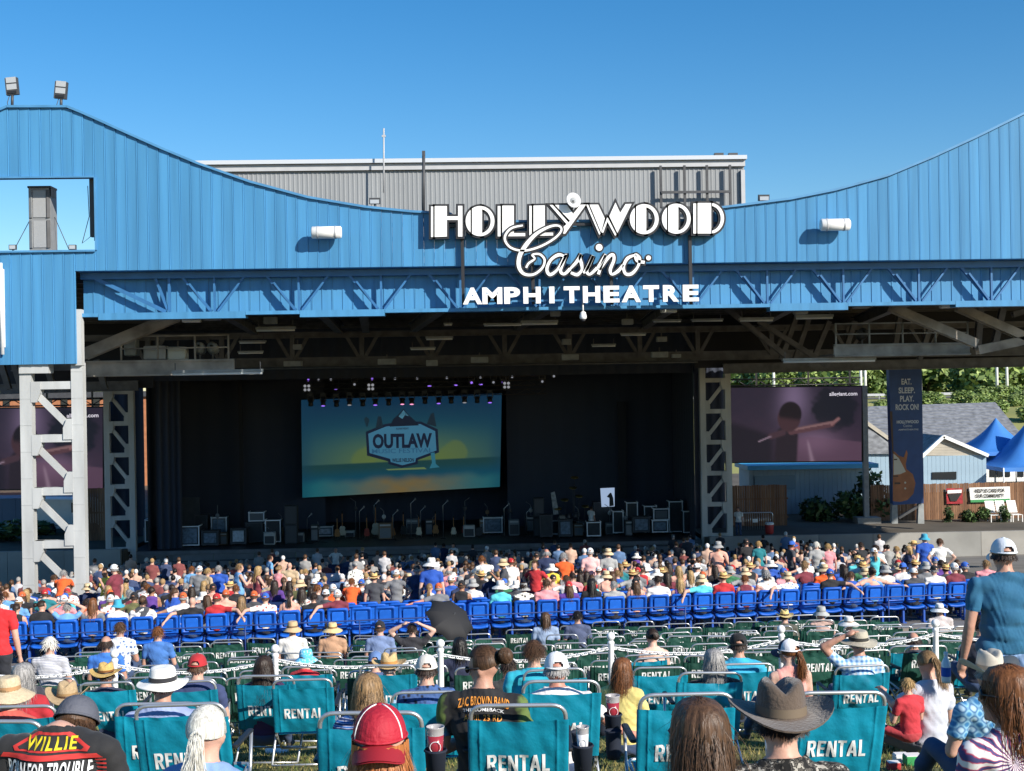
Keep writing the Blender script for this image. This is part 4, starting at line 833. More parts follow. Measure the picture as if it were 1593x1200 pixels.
# video screens
SCRF = mat('screen_frame', (.02, .02, .022), .6)
def screen(x0, x1, qt, qb, D, lab, left=False):
    e = empty('video_screen', at((x0 + x1) / 2, qb, D), lab, 'screen', 'video screens beside the stage')
    dq = -(x1 - x0) * ROLL * .6
    pts = [(x0, qt), (x1, qt + dq), (x1, qb + dq), (x0, qb)]
    slab('cabinet', [(x0 - 2, qt - 2), (x1 + 2, qt + dq - 2), (x1 + 2, qb + dq + 2), (x0 - 2, qb + 2)], D, SCRF, e, .4)
    def S(u, v): return (x0 + (x1 - x0) * u, qt + (qb - qt) * v + dq * u)
    def pic(u, v):
        w_ = wob(u, v, 1.4); c = mixc(srgb(38, 32, 46), srgb(50, 38, 52), sst(.1, .9, v) + .3 * w_); c = mixc(c, srgb(102, 86, 112), gau(u, v, .50, .14, .10 + .05 * v, .34) * .95); c = mixc(c, srgb(22, 22, 32), sst(.30, .5, gau(u, v, .80, .30, .17, .30) + .16 * w_))
        c = mixc(c, srgb(118, 92, 116), gau(u, v, .66, .74, .16, .16) * .7); c = mixc(c, srgb(92, 66, 84), sst(0, .02, v - .66 - .2 * abs(u - .62)) * .55 * sst(.44, .5, u)); c = mixc(c, srgb(130, 108, 124), math.exp(-((u - (.60 + .12 * (v - .7))) / (.006 + .03 * max(0, v - .66))) ** 2) * sst(.68, .78, v) * .7)
        c = mixc(c, srgb(20, 18, 26), sst(.5, .62, v + (.2 - u) * .6) * sst(.42, .3, u) * .8)
        d, t = seg(u, v, (.45, .66), (.44, 1.05)); c = mixc(c, srgb(34, 26, 34), sst(.17, .13, d)); d, t = seg(u, v, (.48, .60), (.78, .50)); c = mixc(c, srgb(78, 52, 58), sst(.05, .032, d)); c = mixc(c, srgb(150, 118, 118), sst(.03, .0, abs(d - .02)) * .45 * (v < .60 - .33 * (u - .48) - .008)); d, t = seg(u, v, (.78, .5), (.83, .43)); c = mixc(c, srgb(118, 84, 86), sst(.028, .014, d))
        d, t = seg(u, v, (.42, .61), (.33, .66)); c = mixc(c, srgb(60, 42, 50), sst(.05, .03, d)); d, t = seg(u, v, (.33, .66), (.24, .73)); c = mixc(c, srgb(122, 104, 118), sst(.014, .004, d))
        hd_ = math.hypot((u - .465) * 1.84, (v - .42) * .86); c = mixc(c, srgb(58, 38, 44), sst(.165, .145, hd_)); hh_ = math.hypot((u - .475) * 1.84, (v - .36) * .9); return mixc(c, srgb(24, 17, 23), sst(.165, .14, hh_) * sst(.47, .38, v - .25 * (u - .47)))
    painted('display', pts, D, 120, 66, pic, e, .85)
    p = S(.865, .1); flat_text('allegiant.com', p[0], p[1], (x1 - x0) * .21, 8, D, emi('scr_white', sr(190, 185, 195)), e, -.06, .02)
    b = MB(); zt = at(x0, qt, D).z; X0, X1 = at(x0, qt, D).x, at(x1, qt + dq, D).x
    for k in (.12, .5): b.tube([(X0, D + .2, zt + k), (X1, D + .2, zt + k)], .05, 6)
    n = 13
    for i in range(n): b.tube([(X0 + (X1 - X0) * i / n, D + .2, zt + .12 + .38 * (i % 2)), (X0 + (X1 - X0) * (i + 1) / n, D + .2, zt + .12 + .38 * ((i + 1) % 2))], .03, 5)
    for i in (3, 8, 12): b.box((X0 + (X1 - X0) * i / n, D + .2, zt + .5), (.1, .1, 1.0))
    b.build('top_truss', BLACKP, e)
    if not left:
        MB().box((X1 + .2, D + .1, (zt + ZT) / 2), (.3, .3, zt - ZT)).build('post', GBOX, e); MB().box((X1 + .2, D, ZT + .15), (1.4, 1.0, .4)).build('footing', CONC, e)
    MB().box((X0 + .1, D + .3, (zt + ZT) / 2), (.25, .25, zt - ZT)).build('post', DGREY, e); return e
screen(1129, 1340, 604, 719, 76, 'dark video screen right of the stage showing a child with an outstretched arm')
screen(-70, 160, 637, 762, 76, 'dark video screen seen behind the tall lattice column', True)
# guitar banner
BNR = mat('banner_navy', (.03, .08, .25), .6, 0, .1, 2); e = empty('banner_tower', at(1412, 812, 72), 'tall navy banner with lettering and a printed orange guitar', 'banner')
slab('banner', [(1383, 571), (1434, 569), (1437, 783), (1389, 786)], 72, BNR, e, .5)
TXT = mat('banner_text', (.62, .68, .78), .6)
for t, q, wpx in (('EAT.', 594, 16), ('SLEEP.', 607.5, 26), ('PLAY.', 620.5, 22), ('ROCK ON!', 633.5, 37)): flat_text(t, 1410 + (q - 594) * .03, q, wpx, 9.5, 72, TXT, e, -.02, .03)
flat_text('HOLLYWOOD', 1412, 656.5, 35, 5, 72, TXT, e, -.02, .04); flat_text('Casino', 1412, 662.5, 14, 4, 72, TXT, e, -.02, .0); flat_text('AMPHITHEATRE', 1413, 668.5, 32, 2.5, 72, TXT, e, -.02, .02)
GO = mat('print_guitar_orange', (.36, .13, .05), .5, 0, .25, 1.5); GI = mat('print_ivory', (.6, .57, .5), .5); GB = mat('print_brown', (.06, .03, .02), .5)
slab('printed_body', [(1389, 702), (1392, 703), (1398, 709), (1406, 712), (1410, 700), (1412, 706), (1409, 722), (1410, 730), (1420, 738), (1424, 752), (1421, 768), (1412, 778), (1400, 781), (1389, 780)], 72, GO, e, .004, -.012)
slab('printed_guard', [(1390, 706), (1398, 713), (1403, 722), (1409, 734), (1400, 738), (1390, 739)], 72, GI, e, .004, -.02); slab('printed_neck', [(1384, 640), (1388, 640), (1390, 706), (1388, 706)], 72, GB, e, .004, -.02)
for p, q, w_, h_ in ((1393, 715, 5, 2), (1396, 752, 9, 3), (1393, 741, 8, 2)): slab('printed_pickup', [(p - w_ / 2, q - h_ / 2), (p + w_ / 2, q - h_ / 2), (p + w_ / 2, q + h_ / 2), (p - w_ / 2, q + h_ / 2)], 72, GB, e, .004, -.026)
for p, q in ((1408, 751), (1408, 760)): slab('printed_knob', [(p + 1.6 * math.cos(a), q + 1.6 * math.sin(a)) for a in np.linspace(0, 5.7, 10)], 72, GI, e, .004, -.026)
for p in (1392, 1433): slab('leg', [(p - 4, 784), (p + 4, 784), (p + 5, 815), (p - 5, 815)], 72.1, GBOX, e, .3)
b = MB().beam(at(1398, 806, 72.2), at(1428, 788, 72.2), .14, .14, up=(0, -1, 0)); b.build('brace', DGREY, e)
# fences
def fence(pa, pb, qt, D, lab, m, pw=.14):
    xa, xb = at(pa, qt, D).x, at(pb, qt, D).x; zt = at((pa + pb) / 2, qt, D).z; e = empty('plank_fence', ((xa + xb) / 2, D, ZT), lab, 'fence', 'wooden plank fences')
    b = MB(); n = int((xb - xa) / pw); rr = random.Random(int(pa))
    for i in range(n):
        h = rr.uniform(-.03, .03); b.box((xa + pw * (i + .5), D + rr.uniform(-.008, .008), (zt + ZT) / 2 + h / 2), (pw - .014, .022, zt - ZT + h), mi=rr.randrange(3))
    pl = b.build('planks', [m, mat(m.name + '_b', tuple(c * .8 for c in m.diffuse_color[:3]) if 0 else (.17, .085, .045), .85, 0, .25, 3, stretch=(6, 6, .6)), mat(m.name + '_c', (.25, .135, .075), .85, 0, .25, 3, stretch=(6, 6, .6))], e); pl['kind'] = 'stuff'
    for z in (.5, 1.6): MB().box(((xa + xb) / 2, D + .06, ZT + z), (xb - xa, .06, .1)).build('rail', m, e)
    for x_ in np.arange(xa, xb, 2.4): MB().box((x_ + .1, D + .1, (zt + ZT) / 2), (.12, .12, zt - ZT)).build('post', m, e)
    return e
FW = mat('fence_wood', (.21, .11, .06), .85, 0, .25, 3, stretch=(6, 6, .6))
fence(1136, 1226, 755, 75.5, 'brown plank fence in the shade below the video screen', FW)
fence(1354, 1650, 752, 77, 'long brown plank fence in the sun beside the guitar banner', FW)
fence(125, 165, 760, 75, 'short brown plank fence left of the stage column', FW)
# buildings on the right
LBW = mat('pale_blue_siding', (.30, .42, .52), .6, 0, .08, .6); LBT = mat('bright_blue_trim', (.05, .35, .62), .5); SHING = mat('shingles', (.20, .21, .23), .9, 0, .35, 2.2, .4, 6, stretch=(1, 1, 2)); BEIGE = mat('beige_siding', (.45, .41, .34), .7, 0, .1, 1.5)
def siding(parent, pa, pb, qt, D, m=LBW, step=.3, zb=None, name='siding_board'):
    xa, xb = at(pa, qt, D).x, at(pb, qt, D).x; zt = at((pa + pb) / 2, qt, D).z; zb = ZT if zb is None else zb; n = max(1, int((xb - xa) / step)); w_ = (xb - xa) / n
    me = MB().box((0, 0, 0), (w_ - .015, .05, zt - zb)).mesh(name); me.materials.append(m)
    for i in range(n):
        o = bpy.data.objects.new(name, me); COL.objects.link(o); o.location = (xa + w_ * (i + .5), D, (zt + zb) / 2); child(o, parent)
    MB().box(((xa + xb) / 2, D + 1.6, (zt + zb) / 2 - .02), (xb - xa - .05, 3.1, zt - zb - .04)).build('wall_core', m, parent); return xa, xb, zt
e = empty('blue_building', at(1255, 815, 83), 'pale blue sided building below the video screen', 'building'); xa, xb, zt = siding(e, 1165, 1352, 728, 82); MB().box(((xa + xb) / 2, 83, zt + .12), (xb - xa + .6, 4, .28)).build('roof_edge', LBT, e); MB().box((at(1205, 740, 81.9).x, 81.9, zt - .9), (2.6, .1, .9)).build('wall_panel', mat('pale_blue_panel', (.2, .3, .38), .6), e)
e = empty('blue_annex', at(1370, 745, 88), 'pale blue annex with sloping shingle roof beside the banner', 'building'); xa, xb, zt = siding(e, 1340, 1392, 706, 88)
MB().add([Q(1338, 652, 88), Q(1386, 686, 88), Q(1392, 706, 88, -.3), Q(1338, 706, 88, -.3)], [(0, 3, 2, 1)]).build('shingle_roof', SHING, e); MB().beam(Q(1338, 651, 87.9), Q(1386, 685, 87.9), .2, .25).build('verge_board', BEIGE, e); siding(e, 1338, 1384, 680, 88.3, BEIGE, .5)
e = empty('gabled_shed', at(1483, 750, 95), 'small pale shed with white gable trim behind the fence', 'shed'); xa, xb, zt = siding(e, 1436, 1534, 709, 95)
for i in range(7):
    q0 = 709 - i * 4.2; k = i / 7; k2 = (i + .95) / 7; l0, l1 = 1436 + (1468 - 1436) * k, 1436 + (1468 - 1436) * k2; r0, r1 = 1534 - (1534 - 1468) * k, 1534 - (1534 - 1468) * k2
    slab('gable_board', [(l0, q0), (r0, q0), (r1, q0 - 4), (l1, q0 - 4)], 95 + .01 * i, BEIGE, e, .1)
MB().beam(Q(1433, 711, 94.8), Q(1468, 679, 94.8), .25, .28, up=(0, -1, 0)).beam(Q(1467, 679, 94.8), Q(1537, 709, 94.8), .25, .28, up=(0, -1, 0)).build('verge_board', WHITE, e)
A, B_, C_ = Q(1433, 711, 95), Q(1468, 678, 95), Q(1537, 709, 95); MB().add([A, B_, C_, (A[0], 101, A[2]), (B_[0], 101, B_[2]), (C_[0], 101, C_[2])], [(0, 1, 4, 3), (1, 2, 5, 4)]).build('roof', SHING, e)
slab('window', [(1450, 735), (1488, 734), (1488, 746), (1450, 746)], 94.9, WINGLASS, e, .05)
e = empty('shingle_roof_building', at(1450, 720, 112), 'long building with a wide grey shingle roof behind the shed', 'building')
ra = [Q(1335, 633, 118), Q(1548, 626, 118), Q(1600, 690, 110), Q(1335, 700, 110)]
rows = 14
for i in range(rows):
    a, b2 = i / rows, (i + 1) / rows; l = lambda u, v, t: Vector(u).lerp(Vector(v), t); p = [l(ra[0], ra[3], a), l(ra[1], ra[2], a), l(ra[1], ra[2], b2) + Vector((0, -.02, .06)), l(ra[0], ra[3], b2) + Vector((0, -.02, .06))]
    MB().add([*p, p[2] - Vector((0, 0, .07)), p[3] - Vector((0, 0, .07))], [(0, 3, 2, 1), (3, 5, 4, 2)]).build('shingle_course', SHING, e)
MB().box((at(1460, 700, 113).x, 116, (ra[3][2] + ZT) / 2 - .1), (ra[2][0] - ra[3][0] - .6, 10, ra[3][2] - ZT)).build('wall', BEIGE, e)
e = empty('low_building', at(1565, 745, 104), 'low dark windowed building under the blue tents', 'building'); xa, xb, zt = siding(e, 1530, 1680, 722, 104, WHITE, .6)
for p in (1545, 1556, 1567, 1588, 1600): slab('window', [(p - 4.5, 728), (p + 4.5, 728), (p + 4.5, 742), (p - 4.5, 742)], 103.9, WINGLASS, e, .04)
TENT = mat('tent_blue', (.05, .21, .60), .5, 0, .08, .8)
def tent(p, qtop, qbase, wpx, D, lab):
    top = at(p, qtop, D); base = at(p, qbase, D); W = wpx / FPX * D; e = empty('peaked_tent', (top.x, D, ZT), lab, 'tent', 'blue peaked tents'); n = 12; N = 32; vs = []
    for i in range(n + 1):
        t = i / n; r = W / 2 * t; z = base.z + (top.z - base.z) * (1 - t) ** 1.45
        for k in range(N):
            a = 2 * math.pi * k / N; s_ = 1 / max(abs(math.cos(a)), abs(math.sin(a))); s_ = 1 + (s_ - 1) * t; vs.append((top.x + r * s_ * math.cos(a), D + r * s_ * math.sin(a), z))
    fs = [(i * N + k, i * N + (k + 1) % N, (i + 1) * N + (k + 1) % N, (i + 1) * N + k) for i in range(n) for k in range(N)]; MB().add(vs, fs, 0, True).build('canopy', TENT, e)
    for sx in (-1, 1):
        for sy in (-1, 1): MB().tube([(top.x + sx * W / 2, D + sy * W / 2, base.z), (top.x + sx * W / 2, D + sy * W / 2, ZT)], .06, 6).build('pole', WHITE, e)
    b = MB()
    for sx in (-1, 1): b.box((top.x + sx * W / 2, D, base.z - .15), (.03, W, .3)); b.box((top.x, D + sx * W / 2, base.z - .15), (W, .03, .3))
    b.build('valance', TENT, e)
tent(1549, 650, 700, 110, 100, 'blue peaked tent with the smaller visible peak'); tent(1602, 650, 722, 150, 97, 'large blue peaked tent at the picture edge'); 
# poster, community sign, bushes, loungers, barricade, cooler
e = empty('community_sign', at(1540, 785, 76.8), 'white board on the fence asking for community care', 'sign'); slab('board', [(1508, 759), (1571, 757), (1572, 780), (1510, 782)], 76.85, WHITE, e, .04); slab('green_stripe', [(1510, 778), (1571, 776), (1571, 780), (1510, 782)], 76.82, mat('sign_green', (.05, .3, .1), .6), e, .02)
flat_text('HELP US CARE FOR', 1540, 763.5, 48, 6, 76.8, BLACKP, e, 0, .03); flat_text('OUR COMMUNITY', 1540, 771.5, 46, 6, 76.8, BLACKP, e, 0, .03)
e = empty('red_poster', at(1485, 785, 76.8), 'small red and black poster on the fence', 'poster'); slab('sheet', [(1472, 760), (1497, 760), (1498, 784), (1473, 784)], 76.85, mat('poster_red', (.35, .02, .03), .5, 0, .4, 4), e, .03); slab('white_band', [(1474, 763), (1496, 762), (1496, 767), (1474, 768)], 76.8, WHITE, e, .02); slab('black_band', [(1475, 769), (1496, 768), (1488, 780), (1479, 780)], 76.8, BLACKP, e, .02)
LEAF = mat('shrub_leaf', (.035, .075, .02), .6, 0, .5, 2.0); LEAF2 = mat('shrub_leaf_light', (.075, .13, .03), .6, 0, .4, 2); BARK = mat('bark', (.11, .08, .055), .9, 0, .3, 6)
def leaf_mesh(name, n, rad, size, seed, mats, lump=6):
    g = np.random.default_rng(seed); lc = g.normal(size=(lump, 3)); lc /= np.linalg.norm(lc, axis=1)[:, None]; lc *= g.uniform(.3, .72, (lump, 1)); b = MB()
    for i in range(n):
        c = lc[g.integers(lump)]; d = g.normal(size=3); d /= np.linalg.norm(d); r = g.uniform(.55, 1) ** .5 * g.uniform(.32, .5); p = (c + d * r) * rad
        u = g.normal(size=3); u /= np.linalg.norm(u); v = np.cross(u, d + .3 * g.normal(size=3)); v /= np.linalg.norm(v) + 1e-6; s_ = size * g.uniform(.6, 1.3)
        b.add([p - u * s_, p + v * s_ * .55, p + u * s_, p - v * s_ * .55], [(0, 1, 2, 3)], int(g.random() < .4))
    me = b.mesh(name)
    for m in mats: me.materials.append(m)
    return me
BSH = [leaf_mesh('crown', 900, (1.0, .8, 1.0), .11, 3, (LEAF, LEAF2), 7), leaf_mesh('crown', 900, (.9, .9, 1.05), .11, 4, (LEAF, LEAF2), 6)]
def shrub(p, q, wpx, hpx, D, lab, k=0, name='shrub', zb=None):
    P = at(p, q, D); W, H = wpx / FPX * D, hpx / FPX * D; zb = P.z - H / 2 if zb is None else zb; e = empty(name, (P.x, D, zb), lab, 'shrub', 'shrubs by the fence')
    o = bpy.data.objects.new('crown', BSH[k]); COL.objects.link(o); o.parent = e; o.location = (0, 0, P.z - zb); o.scale = (W * .95, W * .95, H * .85)
    b = MB()
    for a in range(4): b.tube([(0, 0, 0), (.25 * math.cos(a * 1.7) * W / 2, .25 * math.sin(a * 1.7), H * .5)], [.05, .02], 5)
    t = b.build('stem', BARK); t.parent = e
shrub(1287, 786, 58, 56, 78, 'large dark rounded shrub below the video screen, nearer the stage', 0, zb=ZT); shrub(1351, 786, 56, 56, 78.5, 'large dark rounded shrub behind the screen post', 1, zb=ZT)
shrub(1474, 803, 15, 16, 75.5, 'tiny round shrub under the red poster', 1); shrub(1515, 799, 26, 28, 75.5, 'clipped bright shrub under the community sign', 0); shrub(1560, 803, 18, 18, 75, 'small round shrub by the white loungers', 1); shrub(10, 822, 70, 40, 76, 'dark shrub mass behind the tall lattice column', 0)
def lounger(p, q, D, lab):
    P = at(p, q, D); P.z = ZT; e = empty('lawn_lounger', P, lab, 'lounger', 'white lawn chairs by the fence'); rb = Matrix.Rotation(R(-25), 3, 'X')
    for k in range(6): MB().box(P + Vector((0, .35, .45)) + rb @ Vector((0, 0, .1 + .13 * k)), (.55, .03, .11), rb).build('back_slat', WHITE, e)
    for k in range(4): MB().box(P + Vector((0, -.25 + .14 * k, .42)), (.55, .11, .03)).build('seat_slat', WHITE, e)
    for sx in (-1, 1):
        for sy in (-.3, .3): MB().box(P + Vector((sx * .28, sy, .21)), (.05, .05, .42)).build('leg', WHITE, e)
for p, lab in ((1546, 'nearest the clipped shrub'), (1562, 'middle one of three'), (1580, 'closest to the picture edge')): lounger(p, 808, 75.2, f'white slatted lawn lounger against the fence, {lab}')
e = empty('crowd_barricade', at(1175, 828, 72.5), 'grey metal bike rack barricade by the stage column', 'barricade'); X0, X1 = at(1147, 812, 72.5).x, at(1202, 812, 72.5).x; zt_b = ZT + 1.1
MB().tube(arcpts([(X0, 72.5, ZT), (X0, 72.5, zt_b), (X1, 72.5, zt_b), (X1, 72.5, ZT)], .15), .03, 6).build('frame', ALU, e)
for i in range(1, 16): MB().tube([(X0 + (X1 - X0) * i / 16, 72.5, ZT + .15), (X0 + (X1 - X0) * i / 16, 72.5, zt_b)], .012, 5).build('bar', ALU, e)
MB().box(((X0 + X1) / 2, 72.47, ZT + .65), (.3, .02, .2)).build('plate', WHITE, e)
e = empty('drink_cooler', at(1197, 828, 71.5), 'red round drink cooler with white lid', 'cooler'); P = at(1197, 828, 71.5); P.z = ZT; MB().lathe([(0, 0), (.2, 0), (.23, .1), (.24, .5), (.24, .52)], 16, P).build('barrel', mat('cooler_red', (.5, .04, .04), .4), e); MB().lathe([(.25, .52), (.25, .6), (.2, .65), (0, .66)], 16, P).build('lid', WHITE, e)
# things behind the left-hand column
e = empty('brick_building', at(80, 700, 118), 'low orange brick building glimpsed over the video screen behind the tall column', 'building'); BRK = mat('orange_brick', (.42, .17, .08), .85, 0, .15, 2)
MB().box((at(70, 600, 118).x - 4, 123, EYE - 5), (34, 10, 9.2)).build('wall', BRK, e); MB().box((at(70, 600, 118).x - 4, 123, EYE - .2), (34.6, 10.6, .5)).build('roof_edge', DGREY, e)
for p in (10, 50, 76, 100, 150): slab('window', [(p - 5, 612), (p + 5, 612), (p + 5, 632), (p - 5, 632)], 117.9, WINGLASS, e, .05)
e = empty('blue_building', at(20, 840, 82), 'blue grey building low behind the tall column', 'building'); siding(e, -60, 150, 775, 82, mat('slate_blue_siding', (.10, .15, .22), .6), .8)
P = at(120, 790, 79); P.z = ZT + 0; e = empty('white_van', P, 'white van partly hidden behind the tall column', 'van'); 
MB().prism([(P.x - 2.2, ZT + .4), (P.x + 2.0, ZT + .4), (P.x + 2.0, ZT + 1.2), (P.x + 1.4, ZT + 1.35), (P.x + .9, ZT + 2.1), (P.x - 2.2, ZT + 2.2)], 78.2, 80).build('body', WHITE, e)
for dx in (-1.4, 1.2): MB().lathe([(0, -.12), (.36, -.12), (.36, .12), (0, .12)], 16, (P.x + dx, 78.25, ZT + .36), mat=Matrix.Rotation(R(90), 3, 'X')).build('wheel', BLACKP, e)
MB().prism([(P.x - .1, ZT + 1.35), (P.x + 1.2, ZT + 1.35), (P.x + .85, ZT + 1.95), (P.x - .1, ZT + 1.95)], 78.17, 78.2).build('window', WINGLASS, e)

# ------------------------------------------------------------ trees, poles and guard rail on the far bank
TLF = [mat('tree_leaf', (.13, .20, .05), .6, 0, .4, .3), mat('tree_leaf_light', (.27, .35, .10), .6, 0, .3, .3)]
TM = [leaf_mesh('crown', 1800, (3.4, 3.2, 4.0), .42, 20 + i, TLF, 9 + i) for i in range(4)]
TRK = MB().tube([(0, 0, 0), (.1, 0, 2.5), (0, .1, 5)], [.3, .22, .12], 8).tube([(0, 0, 2.2), (1.2, .3, 4.4)], [.14, .06], 6).tube([(0, 0, 2.6), (-1.1, -.2, 4.8)], [.13, .05], 6).mesh('trunk'); TRK.materials.append(BARK)
rr = random.Random(5); side = ['just above the video screen', 'behind the guitar banner', 'over the far road', 'above the blue tents']
tl = []
for i in range(26):
    px = 1095 + i * 21 + rr.uniform(-7, 7); D = rr.uniform(222, 250); tl.append((px, D))
tl += [(-30 + 18 * k, 230 + 8 * (k % 3)) for k in range(12)]
for i, (px, D) in enumerate(tl):
    x_ = (px - CX) / FPX * D + math.tan(YAW) * D; z_ = hillz(x_, D)
    lab = (f'leafy tree on the far bank {side[min(3, max(0, int((px - 1095) / 135)))]}, {ordw(i + 1)} along the row' if i < 26 else f'leafy tree beyond the brick building, {ordw(i - 25)} along the row')
    e = empty('tree', (x_, D, z_ - .2), lab, 'tree', 'trees on the far bank'); s_ = rr.uniform(1.1, 1.7)
    o = bpy.data.objects.new('crown', TM[i % 4]); COL.objects.link(o); o.parent = e; o.location = (0, 0, 3.1 * s_); o.scale = (s_ * 1.25, s_ * 1.25, s_); o.rotation_euler = (0, 0, rr.uniform(0, 6))
    t = bpy.data.objects.new('trunk', TRK); COL.objects.link(t); t.parent = e; t.scale = (s_, s_, s_)
for i in range(22):
    D = rr.uniform(150, 203); px = 1340 + i * 13 + rr.uniform(-8, 8); x_ = (px - CX) / FPX * D + math.tan(YAW) * D; z_ = hillz(x_, D); s_ = rr.uniform(.28, .6)
    e = empty('bank_bush', (x_, D, z_ - .1), f'rough bush on the grassy bank above the roofs, {ordw(i + 1)} along it', 'bush', 'bushes on the grassy bank'); o = bpy.data.objects.new('crown', TM[i % 4]); COL.objects.link(o); o.parent = e; o.location = (0, 0, 2.2 * s_); o.scale = (s_ * 1.5, s_ * 1.3, s_ * .8); t = bpy.data.objects.new('trunk', TRK); COL.objects.link(t); t.parent = e; t.scale = (s_ * .5, s_ * .5, s_ * .4)
for i, (p, D, lab) in enumerate(((1207, 205, 'above the video screen'), (1345, 195, 'left one of a close pair beside the banner'), (1352, 198, 'right one of a close pair beside the banner'), (1440, 206, 'just right of the banner'), (1562, 204, 'left one over the tents'), (1578, 206, 'right one over the tents'))):
    x_ = (p - CX) / FPX * D + math.tan(YAW) * D; z_ = hillz(x_, D); e = empty('light_pole', (x_, D, z_), f'thin white light pole, {lab}', 'pole', 'light poles on the far bank')
    MB().tube([(x_, D, z_), (x_, D, z_ + 10)], [.28, .16], 8).build('shaft', WHITE, e); MB().beam((x_, D, z_ + 9.9), (x_ + 1.6, D, z_ + 10.1), .15, .12).build('arm', WHITE, e); MB().box((x_ + 1.7, D, z_ + 10.05), (.6, .3, .15)).build('lamp_head', GBOX, e)
e = empty('guard_rail', (30, 207, hillz(30, 207)), 'pale guard rail along the far road', 'guard rail')
for k in range(30):
    xq = -20 + 6 * k; MB().box((xq, 207, hillz(xq, 207) + .75), (5.98, .08, .4)).build('rail_section', GREYTRIM, e); MB().box((xq + 3, 207.1, hillz(xq, 207) + .35), (.15, .15, .8)).build('post', GBOX, e)
